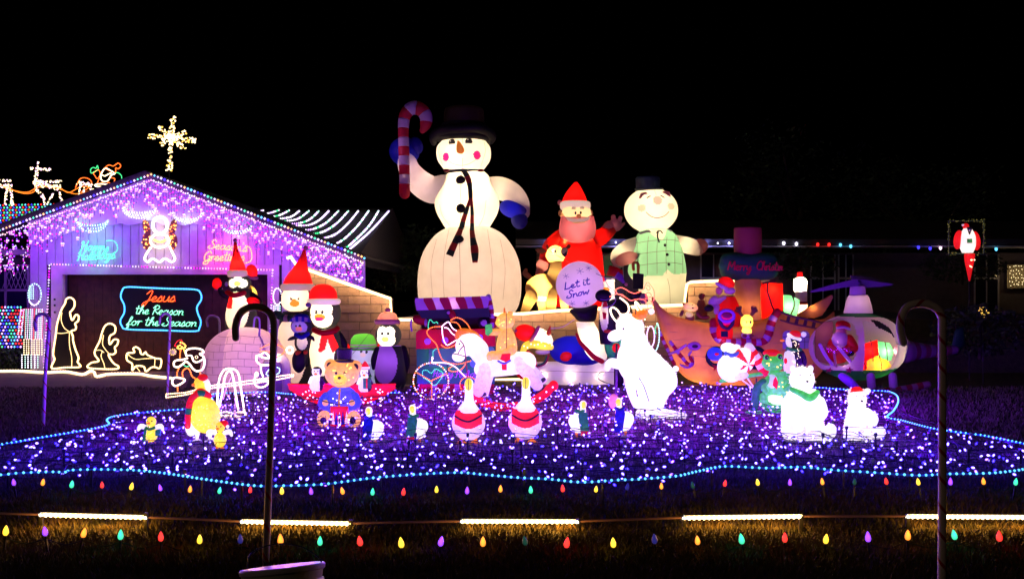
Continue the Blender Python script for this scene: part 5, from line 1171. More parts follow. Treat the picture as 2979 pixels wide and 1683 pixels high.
# small blue penguin
f = Fig('inflatable_penguin', 'small purple-faced penguin in blue and white striped cap before the biggest penguin', 'penguin', 880, 1030, 16.2, 'inflatable penguins')
VIO = ny('violet_grey', (.3, .2, .45))
f.l('body', K_, [(965, 18), (985, 22), (1005, 22), (1020, 14)], 880, glow=4, gy=[990], splits=[('belly', GREY, (882, 995, 15, 21))])
hd = f.e('head', K_, 877, 947, 31, 27, 22, glow=2.5, gc=(.7, .5, 1), splits=[('beak', ny('salmon', (.8, .2, .12)), (873, 956, 10, 7)), ('eye', K_, (866, 947, 3.4, 4)), ('eye', K_, (877, 946, 3.4, 4)), ('face', VIO, lambda x, y: inell((873, 951, 24, 20))(x, y))])
for i in range(7):
    a0, a1 = -1 + i * 2 / 7, -1 + (i + 1) * 2 / 7; f.slab('hat_stripe', [B_, GREY][i % 2], [(877 + 32 * a0, 938 - 14 * math.sqrt(1 - a0 * a0) - 4), (877 + 32 * a1, 938 - 14 * math.sqrt(max(0, 1 - a1 * a1)) - 4), (877 + 30 * a1, 935), (877 + 30 * a0, 935)], 22, d=0)
f.e('hat_crown', B_, 876, 924, 24, 13, 18, glow=.6, gc=(.5, .5, 1)); f.t('scarf', B_, [(864, 972, 14), (882, 980, 22), (898, 970, 12)], 6)
f.t('flipper', K_, [(862, 980, 8), (848, 984, 8), (840, 988, 8)], [6, 5, 2]); f.t('flipper', K_, [(898, 978, 8), (910, 982, 8), (915, 990, 8)], [6, 5, 2]); f.t('foot', O_, [(872, 1022, 6), (868, 1026, 16)], 6); f.t('foot', O_, [(890, 1022, 6), (892, 1024, 16)], 6)
f.e('lower_body', K_, 868, 1050, 20, 34, 18, d=-6)
# baby penguin
f = Fig('inflatable_penguin', 'stout grey-faced baby penguin in green knit cap with purple stripes', 'penguin', 1057, 1120, 17.2, 'inflatable penguins')
hd = f.e('head', GREY, 1057, 1030, 40, 34, 30, glow=7, gc=(.8, .7, 1), splits=[('beak', TA, (1060, 1030, 9, 6)), ('eye', K_, (1055, 1021, 3.4, 4.4)), ('eye', K_, (1070, 1021, 3.4, 4.4))])
f.l('hat', LG, [(970, 10), (973, 25), (985, 34), (1000, 38), (1017, 38)], 1057, glow=9, gy=[992], splits=[('hat_stripe', PU, lambda x, y: 1000 < y < 1004 or 1008 < y < 1012, 1)])
for x in (1010, 1104): f.e('ear_muff', R_, x, 1012, 8, 14, 10, glow=.6)
f.l('body', GREY, [(1058, 24), (1080, 34), (1105, 34), (1120, 24)], 1068, glow=4, gc=(.7, .8, 1)); f.slab('scarf', LG, ZQ((1740, 760), (1830, 740), (1900, 760), (1950, 880), (1930, 900), (1880, 790)), 4, d=30)
f.t('foot', O_, [(1095, 1130, 10), (1118, 1128, 26)], [9, 13]); f.slab('foot_web', O_, ZQ((1960, 1000), (2000, 945), (2085, 985), (2085, 1030), (1990, 1035)), 4, d=30, puff=1)
# pink hat penguin
f = Fig('inflatable_penguin', 'penguin with pink bobble hat and purple front, beside the low wall', 'penguin', 1130, 1132, 17.0, 'inflatable penguins')
f.l('body', K_, [(1005, 34), (1030, 40), (1070, 46), (1105, 46), (1132, 34)], 1137, glow=10, gy=[1050], gc=(.8, .5, 1), splits=[('belly', PU, lambda x, y: inell((1124, 1055, 36, 58))(x, y))])
hd = f.e('head', K_, 1130, 974, 38, 36, 32, glow=20, gc=(1, .85, .5), splits=[('beak', Y_, lambda x, y: inell((1124, 985, 11, 8))(x, y)), ('eye', K_, (1116, 969, 3.6, 4.8)), ('eye', K_, (1133, 969, 3.6, 4.8)), ('face', W_, lambda x, y: inell((1115, 966, 15, 18))(x, y) or inell((1136, 966, 16, 18))(x, y) or inell((1126, 985, 27, 24))(x, y))])
f.l('hat', ny('rosy', (.8, .28, .24)), [(906, 8), (910, 20), (922, 28), (935, 31)], 1128, glow=6, gy=[925]); f.l('hat_trim', ny('rosy_trim', (.8, .45, .45)), [(928, 34), (934, 38), (942, 36)], 1127, gy=[935], glow=2); f.e('bobble', PK, 1129, 901, 9, 6)
f.t('flipper', K_, [(1100, 1015, 10), (1090, 1045, 10), (1088, 1070, 8)], [9, 10, 5]); f.t('flipper', K_, [(1172, 1015), (1180, 1050), (1176, 1090)], [12, 13, 8])
for x in (1108, 1150): f.t('foot', O_, [(x, 1130, 20), (x, 1128, 40)], 9)
# lit plastic and tinsel figures
GWH = sh('white', (1, .93, .88), 1.5); GHOT = sh('hot_white', (1, .93, .88), 1.5); FUR = mat('glowing_fur', (.9, .8, .75), .7, em=.75, emc=(1, .8, .72)); GWP = sh('cool', (.95, .82, 1), .75); GTAN = sh('teddy', (1, .52, .13), 1.25); GRED = sh('red', (1, .02, .025), .8); GYEL = sh('yellow', (1, .76, .07), 1.4)
GGRN = sh('green', (.12, .7, .12), .85); GDG = sh('dark_green', (.04, .3, .1), .4); GBL = sh('denim', (.12, .2, .65), .5); GOR = sh('orange', (1, .3, .03), .9); GBLU = sh('navy', (.02, .03, .3), .3); GPI = sh('pink', (1, .35, .5), .8)
TIN = mat('tinsel_black', (.02, .018, .015), .35, bump=1, bs=80)
# ---------------------------------------------------------------- teddy with drum
f = Fig('teddy_bear', 'glowing teddy bear in tall black hat and blue coat, holding a drum', 'teddy bear', 993, 1238, 12.3)
hd = f.e('head', GTAN, 995, 1085, 50, 42, 36)
for sx, x, y in ((-1, 962, 1062), (1, 1034, 1066)): er = f.e('ear', GTAN, x, y, 19, 19, 10); f.patch('ear_inner', mat('brown_felt', (.05, .02, .01), .8), er, (x + sx, y, 9, 10))
mz = f.e('muzzle', GYEL, 995, 1100, 20, 17, 14, d=28); f.patch('nose', INK, mz, (994, 1095, 5, 4)); f.t('mouth', INK, [(985, 1108), (994, 1112), (1003, 1108)], .7, host=mz, off=.5)
for x in (984, 1009): f.patch('eye', INK, hd, (x, 1082, 4, 4))
f.l('hat_crown', TIN, [(1013, 20), (1016, 22), (1045, 20)], 1002, sm=False); f.l('hat_brim', TIN, [(1046, 26), (1049, 28), (1053, 26)], 1002)
bd = f.l('coat', GBL, [(1126, 26), (1140, 42), (1165, 52), (1190, 50), (1215, 40)], 993, kd=.75); f.t('coat_braid', sh('gold', (1, .5, .05), .6), [(993, 1130), (993, 1185)], 3, host=bd)
for sx in (-1, 1):
    f.t('arm', GBL, [(993 + sx * 42, 1150, 14), (993 + sx * 52, 1170, 30), (993 + sx * 36, 1180, 44)], [12, 11, 8]); f.e('paw', GTAN, 993 + sx * 38, 1166, 9, 9, 8, d=46)
    ft = f.e('leg', GTAN, 993 + sx * 41 - (2 if sx < 0 else 0), 1214, 21, 25, 18, d=34); f.patch('foot_pad', INK, ft, (993 + sx * 41 + (sx < 0) * -2, 1216, 9, 10))
    f.t('drumstick', TIN, [(993 + sx * 44, 1160, 54), (993 - sx * 2, 1170, 60)], 1.6)
dr = f.l('drum', GRED, [(1177, 25), (1182, 26), (1228, 26), (1232, 25)], 993, d=34, sm=False)
for i in range(6): x = 970 + i * 9.2; f.patch('drum_triangle', [GBLU, GWH][i % 2], dr, [(x - 5, 1226), (x, 1188), (x + 5, 1226)] if i % 2 == 0 else [(x - 5, 1226), (x, 1190), (x + 5, 1226)], off=.8)
f.lights(hd, BY, (995, 1085, 42, 36), 16, 2.2); f.lights(bd, BWH, (993, 1160, 38, 24), 12, 2)
f.glow(993, 1090, 60, 0.60, (1, .5, .15)); f.glow(993, 1200, 70, 0.15, (1, .4, .4))
# ---------------------------------------------------------------- small penguins in a red boat
def smallpeng(lab, x, yb, top, Y, sc=1, hat=None, gift=False):
    f = Fig('lit_penguin', lab, 'penguin', x, yb, Y); h = yb - top
    bd = f.l('body', GWH, [(top + h * .42, 11 * sc), (top + h * .6, 17 * sc), (top + h * .85, 20 * sc), (yb, 14 * sc)], x, splits=[('back', TIN, lambda a, b: a > x + 10 * sc, 1)])
    hd = f.e('head', GWH, x, top + h * .25, 14 * sc, 15 * sc, 13 * sc, splits=[('hood', TIN, lambda a, b: b < top + h * .12 or a > x + 9 * sc, 1)])
    f.e('beak', GOR, x - 1, top + h * .33, 5 * sc, 3.5 * sc, 6 * sc, d=12 * sc)
    for e in (-5, 5): f.patch('eye', INK, hd, (x + e * sc, top + h * .22, 1.8 * sc, 2.2 * sc))
    for e in (-1, 1): f.t('flipper', TIN if e > 0 else GWH, [(x + e * 13 * sc, top + h * .5, 4), (x + e * 21 * sc, top + h * .68, 4)], [6 * sc, 3 * sc])
    if hat: f.l('hat', GRED, [(top - 16 * sc, 2), (top - 8 * sc, 8 * sc), (top + 3, 13 * sc)], x); f.l('hat_trim', GWH, [(top, 14 * sc), (top + 6 * sc, 14 * sc)], x)
    if gift: f.slab('gift', GDG, [(x - 2, top + h * .45), (x + 20, top + h * .45), (x + 20, top + h * .85), (x - 2, top + h * .85)], 12, d=14); f.slab('gift_ribbon', GRED, [(x + 7, top + h * .45), (x + 11, top + h * .45), (x + 11, top + h * .85), (x + 7, top + h * .85)], 13, d=14.5)
    return f
smallpeng('small white and black lit penguin in the red boat, left of the teddy', 922, 1136, 1062, 14.4, 1.05)
smallpeng('small lit penguin with santa hat and green gift, right of the teddy', 1062, 1138, 1066, 14.4, 1.0, True, True)
f = Fig('red_boat', 'red glowing boat of small bulbs behind the teddy bear', 'boat', 992, 1182, 14.5)
V, Fc = [], []
for i in range(21):
    t = i / 20; x = 840 + 310 * t; c = (2 * t - 1); yb = 1182 - 52 * abs(c) ** 2.2; wd = 26 * (1 - abs(c) ** 2.5) + 3
    for y, w_ in ((1117, wd), (1142, wd * .95), (yb, wd * .4)): V += [(x, min(y, yb), -w_), (x, min(y, yb), w_)]
    if i:
        a, b = (i - 1) * 6, i * 6
        Fc += [(a + 1, b + 1, b + 3, a + 3), (a + 3, b + 3, b + 5, a + 5), (a, a + 2, b + 2, b), (a + 2, a + 4, b + 4, b + 2), (a + 4, a + 5, b + 5, b + 4)]
hull = f.mesh('hull', GRED, V, Fc); hp = Part(hull, lambda x, y: 22 * (1 - abs((x - 995) / 155) ** 2.5) + 3); f.t('gunwale', GRED, [(840, 1117, 4), (992, 1119, 27), (1150, 1117, 4)], 3)
f.t('rail', TIN, [(855, 1150, 12), (992, 1156, 27), (1130, 1150, 12)], 1.5); f.lights(hp, BPK, (900, 1150, 40, 26), 12, 2.4); f.lights(hp, BPK, (1085, 1150, 42, 26), 14, 2.4); f.slab('deck', GRED, [(860, 1130), (1130, 1130), (1130, 1136), (860, 1136)], 16, d=-8)
f.glow(900, 1175, 30, .7, (1, .1, .3)); f.glow(1085, 1175, 30, .7, (1, .1, .3))
# ---------------------------------------------------------------- geese
def goose(lab, x, yb, h, Y, vest_=None, scarf=None, hat=None, turn=0, sc=1.0):
    f = Fig('lit_goose', lab, 'goose', x, yb, Y, 'row of lit geese on the black plank')
    t = yb - h
    if vest_:
        bd = f.l('body', GWP, [(t + h * .40, 18), (t + h * .5, 32), (t + h * .62, 46), (t + h * .75, 48), (t + h * .88, 36), (t + h * .95, 22)], x, kd=.8, splits=[('vest', GRED, lambda a, b: t + h * .5 < b < t + h * .73 + 8 * math.cos((a - x) / 18) and abs(a - x) < 40)])
        f.t('belt', TIN, [(x - 38, t + h * .59), (x, t + h * .66), (x + 38, t + h * .58)], 2.6, host=bd, off=1)
        nk = f.l('neck', GWH, [(t + h * .06, 10), (t + h * .2, 12), (t + h * .35, 14), (t + h * .5, 26), (t + h * .54, 22)], x + 2, d=12); f.e('head', GWH, x + 2, t + h * .11, 13, 17, 14, d=14)
        f.e('beak', GYEL, x + 1, t + h * .11, 11, 18, 11, d=24); f.t('beak_line', INK, [(x + 1, t + h * .04, 36), (x + 1, t + h * .19, 33)], .9)
        for s_ in (-1, 1): f.t('leg', GOR, [(x + s_ * 20, yb - 20, 8), (x + s_ * 20, yb - 5, 8)], 5); f.slab('foot', GOR, [(x + s_ * 20 - 15, yb), (x + s_ * 20 - 8, yb - 6), (x + s_ * 20 + 8, yb - 6), (x + s_ * 20 + 15, yb)], 16, d=4)
        f.glow(x, t + h * .8, 60, 0.45, (1, .8, 1))
    else:
        s = h / 115; sd = turn or 1
        bd = f.l('body', GWH, [(t + h * .36, 14 * s), (t + h * .48, 24 * s), (t + h * .62, 27 * s), (t + h * .78, 21 * s), (t + h * .86, 12 * s)], x + 8 * sd * s, kd=.9); f.e('wing', GWH, x + 24 * sd * s, t + h * .55, 15 * s, 20 * s, 10 * s, d=4)
        f.l('neck', GWH, [(t + h * .12, 8 * s), (t + h * .4, 11 * s)], x - 6 * sd * s); f.e('head', GWH, x - 7 * sd * s, t + h * .1, 11 * s, 12 * s, 11 * s); f.e('beak', GYEL, x - 8 * sd * s, t + h * .12, 8 * s, 11 * s, 9 * s, d=8)
        m = scarf; f.slab('scarf', m, [(x - 18 * sd * s, t + h * .3), (x + 6 * sd * s, t + h * .28), (x + 10 * sd * s, t + h * .38), (x + 2 * sd * s, t + h * .86), (x - 24 * sd * s, t + h * .88), (x - 20 * sd * s, t + h * .5)], 5, d=24 * s, puff=0)
        if scarf is not GBLU: f.slab('scarf_hem', GRED, [(x + 2 * sd * s, t + h * .78), (x - 22 * sd * s, t + h * .80), (x - 23 * sd * s, t + h * .88), (x + 1 * sd * s, t + h * .86)], 6, d=24.3 * s)
        f.t('scarf_knot', m, [(x - 16 * s, t + h * .27, 6), (x - 4 * s, t + h * .3, 14), (x + 8 * s, t + h * .27, 6)], 5 * s)
        for s_ in (-3, 14): f.t('leg', GOR, [(x + s_ * sd * s, yb - 16, 4), (x + s_ * sd * s, yb - 4, 4)], 3.5); f.slab('foot', GOR, [(x + s_ * sd * s - 9, yb), (x + s_ * sd * s - 5, yb - 4), (x + s_ * sd * s + 6, yb - 4), (x + s_ * sd * s + 10, yb)], 12, d=2)
        if hat: f.e('hood', GPI, x - 20, t + h * .1, 15, 22, 12, d=-4)
        f.glow(x + 10, t + h * .7, 40, 0.17, (1, .8, 1))
    return f
goose('small lit goose with dark blue scarf, leftmost on the black plank', 1080, 1292, 110, 10.9, scarf=GBLU)
goose('small lit goose with green scarf, left of the two big geese', 1207, 1290, 114, 10.9, scarf=GDG)
goose('big lit goose in wavy short red vest, left of the pair', 1363, 1286, 192, 10.8, vest_=True)
goose('big lit goose in long red vest, right of the pair', 1528, 1284, 194, 10.85, vest_=True)
goose('small lit goose with green scarf, right of the two big geese', 1690, 1272, 108, 11.2, scarf=GDG, turn=-1)
goose('small lit goose with navy scarf and pink hood, right end of the plank', 1806, 1268, 112, 11.3, scarf=GBLU, hat=1)
o = empty('plank', P(1450, 1296, 10.85), 'long thin black plank under the row of lit geese', 'plank')
V, Fc = tubeg([P(1052, 1304, 10.75) - o.location, P(1852, 1276, 11.1) - o.location], .001, 4)
a, b = P(1052, 1303, 10.7), P(1852, 1275, 11.1); V = []
for p in (a, b):
    for dy in (0, .3):
        for dz in (-.02, .02): V.append((p.x, p.y + dy, p.z + dz) - Vector(o.location) if 0 else Vector((p.x, p.y + dy, p.z + dz)) - o.location)
link('board', V, [(0, 1, 3, 2), (4, 6, 7, 5), (0, 4, 5, 1), (2, 3, 7, 6), (1, 5, 7, 3), (0, 2, 6, 4)], mat('black_painted_board', (.012, .012, .02), .6), o, False)
for x in (1100, 1260, 1640, 1800):
    p = P(x, 1303 - (x - 1052) * .035, 10.8 + (x - 1052) * .0005); V, Fc = boxv((-.03, -.02, -p.z), (.03, .02, -.02)); link('leg', V, Fc, MATS['black_painted_board'], o, False, loc=p - o.location)
# ---------------------------------------------------------------- polar bears
def polar(lab, x, yb, pts, hd_, Y, scarf=False, hat=False, sc=1):
    f = Fig('lit_polar_bear', lab, 'polar bear', x, yb, Y, 'lit polar bears sitting on planks'); (hx_, hy_, hr) = hd_
    bd = f.l('body', GHOT, pts, x, kd=.75); hd = f.e('head', GHOT, hx_, hy_, hr, hr * 1.02, hr * .85, d=4)
    for s_ in (-1, 1): f.e('ear', GHOT, hx_ + s_ * hr * .72, hy_ - hr * .85, hr * .24, hr * .28, hr * .2); f.patch('eye', INK, hd, (hx_ + s_ * hr * .42 + 2, hy_ - hr * .38, 1.8, 1.4))
    mz = f.e('muzzle', GHOT, hx_ + 4, hy_ + hr * .22, hr * .42, hr * .34, hr * .4, d=hr * .75); f.patch('nose', INK, mz, (hx_ + 5, hy_ + hr * .1, 3.4, 2.6))
    f.glow(x, yb - 60, 70, 1.0 * sc, (1, .85, .9)); f.fuzz(bd, FUR, 900, 8); f.fuzz(hd, FUR, 350, 6); return f, bd
f, bd = polar('larger glowing polar bear with green scarf, sitting front right', 2335, 1284, [(1130, 34, 2), (1150, 50, 2), (1180, 60, 0), (1210, 58, -2), (1235, 62, 0), (1260, 62, 2), (1284, 48, 0)], (2332, 1102, 36), 11.0)
f.t('scarf', GGRN, [(2298, 1130, 20), (2320, 1140, 36), (2345, 1152, 40), (2372, 1138, 20)], [7, 9, 11, 7])
for s_ in (-1, 1): f.t('arm', GHOT, [(2335 + s_ * 46, 1165, 14), (2335 + s_ * 50, 1195, 30), (2335 + s_ * 34, 1212, 44)], [15, 14, 12])
f.t('leg', GHOT, [(2300, 1255, 10), (2285, 1250, 40), (2284, 1240, 52)], [22, 21, 16]); f.t('leg', GHOT, [(2375, 1262, 10), (2396, 1252, 40), (2400, 1240, 52)], [22, 21, 16])
f, bd = polar('slimmer glowing polar bear in santa hat, rightmost of the sitting pair', 2496, 1284, [(1175, 22, -4), (1195, 30, -2), (1220, 36, 0), (1250, 42, 0), (1270, 42, 4), (1284, 34, 2)], (2492, 1160, 27), 11.0, sc=.8)
f.l('hat', GRED, [(1124, 6, 0), (1130, 16, -2), (1142, 23, -2)], 2494); f.e('hat_bobble', GHOT, 2524, 1136, 9, 8); f.t('hat_trim', GHOT, [(2470, 1144, 14), (2492, 1140, 26), (2515, 1140, 14)], 5)
f.t('arm', GHOT, [(2520, 1195, 8), (2536, 1212, 20), (2532, 1226, 30)], [11, 11, 9]); f.t('leg', GHOT, [(2520, 1262, 8), (2545, 1255, 30), (2550, 1248, 34)], [18, 17, 13])
for lab, x0, x1, y in (('black plank under the larger polar bear', 2283, 2398, 1289), ('black plank under the slimmer polar bear', 2400, 2545, 1291)):
    a, b = P(x0, y, 10.75), P(x1, y, 10.75); o = empty('plank', a, lab, 'plank'); V, Fc = boxv((0, 0, -.03), (b.x - a.x, .35, .015)); link('board', V, Fc, MATS['black_painted_board'], o, False)
# ---------------------------------------------------------------- rocking horse with bear
f = Fig('rocking_horse', 'white glowing rocking horse with orange mane on red bulb-lit rockers', 'rocking horse', 1480, 1190, 13.9)
hd = f.e('head', GWH, 1362, 1000, 40, 32, 22, rot=-38); f.e('muzzle', GWH, 1334, 1036, 19, 16, 15, d=2); f.t('neck', GWH, [(1375, 1000), (1392, 1018), (1405, 1045)], [30, 30, 26])
f.t('mane', GOR, ZC((645, 285), (680, 240), (750, 235), (830, 260), (890, 310), (935, 375)), [5, 9, 10, 9, 7, 3]); f.t('mane_fringe', GOR, ZC((650, 300), (690, 290), (720, 270)), 4)
for q in (((690, 320), (730, 375), (745, 470), (770, 710)), ((620, 460), (670, 470), (745, 490)), ((730, 375), (690, 420), (665, 470))): f.t('bridle', mat('bridle_red', (.25, .01, .01), .6), [(*p, 24) for p in ZC(*q)], 1.5)
f.patch('eye', INK, 24, (1337.5, 998.5, 2.2, 2.6))
bd = f.t('body', GWH, [(1405, 1072), (1440, 1062), (1490, 1056), (1530, 1052)], [26, 33, 34, 30]); f.fuzz(hd, FUR, 200, 4); f.e('rump', GWH, 1520, 1050, 28, 26, 26); f.e('chest', GWH, 1405, 1065, 24, 26, 24)
f.t('collar', GBL, ZC((830, 570), (900, 510), (1010, 430)), [11, 12, 11], n=10); f.slab('saddle', GRED, ZC((1110, 520), (1130, 460), (1220, 455), (1215, 520), (1170, 545)), 6, d=32); f.t('saddle_trim', GBL, [(*p, 36) for p in ZC((1090, 535), (1150, 560), (1215, 530))], 3); f.slab('girth', GRED, ZC((1125, 560), (1180, 560), (1180, 630), (1130, 630)), 3, d=33)
for q, r, d in ((((960, 620), (920, 730), (880, 860)), (22, 19, 17), 14), (((1000, 640), (970, 740), (940, 880)), (18, 16, 14), -16), (((1300, 560), (1400, 660), (1500, 790)), (24, 20, 17), 14), (((1340, 560), (1450, 650), (1550, 750)), (18, 16, 14), -16)): f.t('leg', GWP, [(*p, d) for p in ZC(*q)], r)
for q in (((810, 880), (880, 895), (945, 890)), ((1470, 800), (1520, 770), (1570, 735))): f.t('hoof', TIN, [(*p, 12) for p in ZC(*q)], 6)
rk1 = [(1372, 1140), (1385, 1160), (1410, 1172), (1450, 1183), (1495, 1182), (1545, 1168), (1585, 1145), (1600, 1128), (1615, 1118)]
for d in (-18, 16): f.t('rocker', GRED, [(a, b, d) for a, b in rk1], [8, 11, 11, 11, 11, 11, 11, 11, 8])
f.e('rocker_curl', GRED, 1610, 1120, 14, 15, 12, d=10); f.e('rocker_curl', GRED, 1373, 1146, 9, 9, 10, d=10)
hp = Part(f.root, lambda x, y: 27)
for i in range(13): x = 1385 + i * 18.5; y = [1158, 1168, 1173, 1180, 1182, 1182, 1180, 1176, 1170, 1162, 1150, 1138, 1126][i]; b_ = link('bulb', [Vector(v) * (2.6 * f.k) for v in ICO[0]], ICO[1], BPK, f.root, loc=f.w(x, y + U(-5, 5), 28))
f.glow(1370, 1010, 60, 0.60, (1, .85, .9)); f.glow(1480, 1090, 60, 0.80, (1, .8, .85)); f.glow(1480, 1200, 40, 0.40, (1, .1, .2))
f = Fig('teddy_bear', 'orange wire and tinsel bear holding a green gift, riding the rocking horse', 'teddy bear', 1460, 1035, 13.9)
hd = f.e('head', GTAN, 1470, 934, 27, 25, 24); f.e('muzzle', GYEL, 1450, 938, 9, 10, 10, d=10); f.e('ear', GTAN, 1485, 912, 8, 8, 6); f.t('tuft', GOR, [(1468, 908), (1467, 896)], [4, 1.5])
bd = f.l('body', GTAN, [(955, 14), (975, 24), (1000, 30), (1020, 30), (1038, 20)], 1474); f.t('arm', GTAN, ZC((1170, 240), (1090, 240), (1000, 240)), [11, 10, 9]); f.t('leg', GTAN, [(*p, 22) for p in ZC((1230, 420), (1120, 480), (1020, 480), (1005, 500))], [15, 14, 13, 11])
f.slab('gift', GGRN, ZC((952, 160), (1020, 150), (1030, 230), (985, 275), (955, 260)), 12, d=4); f.t('zip_line', TIN, [(1473, 908), (1474, 960), (1474, 1030)], 1, host=Part(f.root, lambda x, y: 30))
for m_, r_ in ((hd, (1470, 934, 22, 20)), (bd, (1474, 1000, 24, 34))): f.lights(m_, BY, r_, 9, 2)
# ---------------------------------------------------------------- large white reindeer frame
f = Fig('lit_reindeer', 'big overexposed white glowing reindeer with curled rope antlers, sitting up', 'reindeer', 1900, 1214, 13.1)
hd = f.e('head', GHOT, 1833, 950, 42, 36, 30, rot=20); f.e('muzzle', GHOT, 1792, 975, 26, 17, 20, rot=-20, d=2); f.patch('eye', INK, hd, (1811, 955, 2.6, 3)); f.e('cheek', GHOT, 1850, 985, 30, 30, 26)
bd = f.l('body', GHOT, [(975, 28, -62), (1010, 38, -46), (1040, 50, -28), (1080, 62, -4), (1120, 60, 4), (1150, 44, -4), (1185, 36, -12), (1205, 40, -14)], 1905, kd=.75)
f.e('chest', GHOT, 1852, 1052, 56, 70, 38, rot=-14); f.e('neck', GHOT, 1846, 1005, 40, 46, 30); f.e('tail', GHOT, 1966, 1072, 9, 9); f.t('foreleg', GHOT, [(1850, 1040, 26), (1800, 1055, 36), (1772, 1052, 40), (1762, 1068, 40)], [22, 16, 13, 9]); f.t('foreleg', GHOT, [(1848, 1070, 34), (1832, 1100, 44), (1832, 1135, 44), (1845, 1172, 40)], [28, 20, 13, 10])
f.e('haunch', GHOT, 1880, 1170, 36, 30, 28, d=22); f.t('foot', GHOT, [(1860, 1200, 34), (1910, 1196, 40), (1985, 1204, 34)], [16, 15, 8]); f.t('foot', GHOT, [(1870, 1205, 4), (1930, 1204, 8), (1990, 1208, 6)], [14, 12, 8])
WR = gl('antler_rope', (1, .75, .5), 2.4)
for q in (ZE((640, 500), (540, 500), (480, 440), (455, 370), (480, 340), (530, 370), (560, 410), (620, 410), (650, 370), (640, 310), (600, 270), (560, 240)), ZE((790, 380), (760, 320), (720, 280), (730, 340), (760, 390)), ZE((700, 440), (640, 430), (560, 420))): f.rope('antler', q, WR, BW, 2.6, 3, 6, d=6)
f.e('santa_hat', GOR, 1858, 917, 26, 15, 20, rot=-22, d=4); f.e('hat_bobble', GHOT, 1894, 905, 9, 9, d=6); f.t('hat_band', GRED, ZE((700, 420), (760, 405), (830, 390)), 5)
f.lights(hd, BW, (1850, 930, 30, 14), 6, 2.6); f.fuzz(bd, FUR, 1100, 8); f.fuzz(hd, FUR, 300, 6); f.lights(bd, BW, (1900, 1100, 50, 70), 40, 2.2)
f.t('chest_strap', GBL, [(1838, 1075, 52), (1862, 1110, 56), (1880, 1160, 58)], 1.6); f.t('strap_buckle', GBL, [(1905, 1180, 50), (1925, 1195, 50)], 1.6)
for x, y, W in ((1830, 960, 3), (1890, 1060, 4), (1920, 1120, 4), (1880, 1190, 4), (1930, 1215, 3)): f.glow(x, y, 70, W * .4, (1, .85, .8))
# rope bows, loops, pole near the antlers
f = Fig('rope_light_shape', 'orange and pink rope light french horn shape above the white reindeer', 'rope light', 1850, 905, 13.0)
OB = gl('pink_orange_rope', (1, .03, .25), .9); ZT = Z(7.273, 1700, 740)
for q in (ZT((620, 780), (700, 720), (790, 700), (880, 740), (960, 790), (1060, 820), (1160, 790), (1260, 730), (1290, 650), (1340, 590), (1400, 640), (1470, 760), (1480, 880), (1460, 980)), ZT((650, 740), (700, 830), (800, 850), (880, 910), (980, 970), (1080, 950), (1180, 940), (1280, 970), (1330, 1060), (1340, 1150)), ZT((540, 890), (640, 840), (740, 840), (860, 900)), ZT((1300, 830), (1350, 800), (1410, 840), (1400, 900), (1320, 890), (1290, 850)), ZT((1290, 930), (1370, 950), (1440, 1020), (1430, 1100), (1380, 1150)), ZT((1320, 660), (1370, 660), (1390, 730), (1340, 750), (1310, 700))): f.rope('bow', q, OB, BO, 1.2, 1.9, 4.6)
f.rope('loop', ZT((340, 950), (450, 960), (560, 930), (660, 940), (640, 1020), (540, 1090), (330, 1140)), mat('purple_wire', (.25, .08, .35), .5), None, .8); f.rope('loop', ZT((430, 500), (540, 530), (640, 470), (710, 380)), MATS['purple_wire'], None, .8)
f.rope('loop', ZT((420, 460), (470, 600), (540, 700), (640, 760)), MATS['purple_wire'], None, .8)
f.glow(1860, 850, 20, 1.2, (1, .2, .15)); f.glow(1890, 880, 20, .8, (1, .2, .15))
f.t('post', PLAST_K, [(1850, 900, -4), (1850, 1213, -4)], 1.6, sm=False)
f = Fig('rope_light_shape', 'green and white rope light drum ring right of the reindeer head', 'rope light', 1900, 1000, 13.4)
f.rope('outer_ring', ZE((950, 510), (970, 560), (975, 640), (965, 730), (935, 800), (880, 830)), WIRE, BAQ, .8, 2.2, 5); f.rope('outer_ring', ZE((960, 515), (930, 560), (940, 620)), WIRE, BG, .8, 2, 5)
f.rope('inner_ring', [(1893 + 11 * math.cos(a * .5236), 978 + 30 * math.sin(a * .5236)) for a in range(12)], gl('lilac_rope', (.7, .5, 1), 1), BPK, 1.5, 2, 5, closed=True); f.rope('stay', ZE((760, 560), (820, 545), (880, 550)), WIRE, BW, .8, 2, 5); f.rope('stay', ZE((750, 690), (800, 690), (850, 720)), WIRE, BPK, .8, 2, 5)
f.t('post', PLAST_K, [(1896, 1010, 0), (1896, 1207, 0)], 1.4, sm=False)
f = Fig('black_pole', 'thin black pole standing in front of the white reindeer muzzle', 'pole', 1792, 1200, 13.6); f.t('pole', PLAST_K, [(1794, 1003), (1791, 1202)], 3, sm=False)
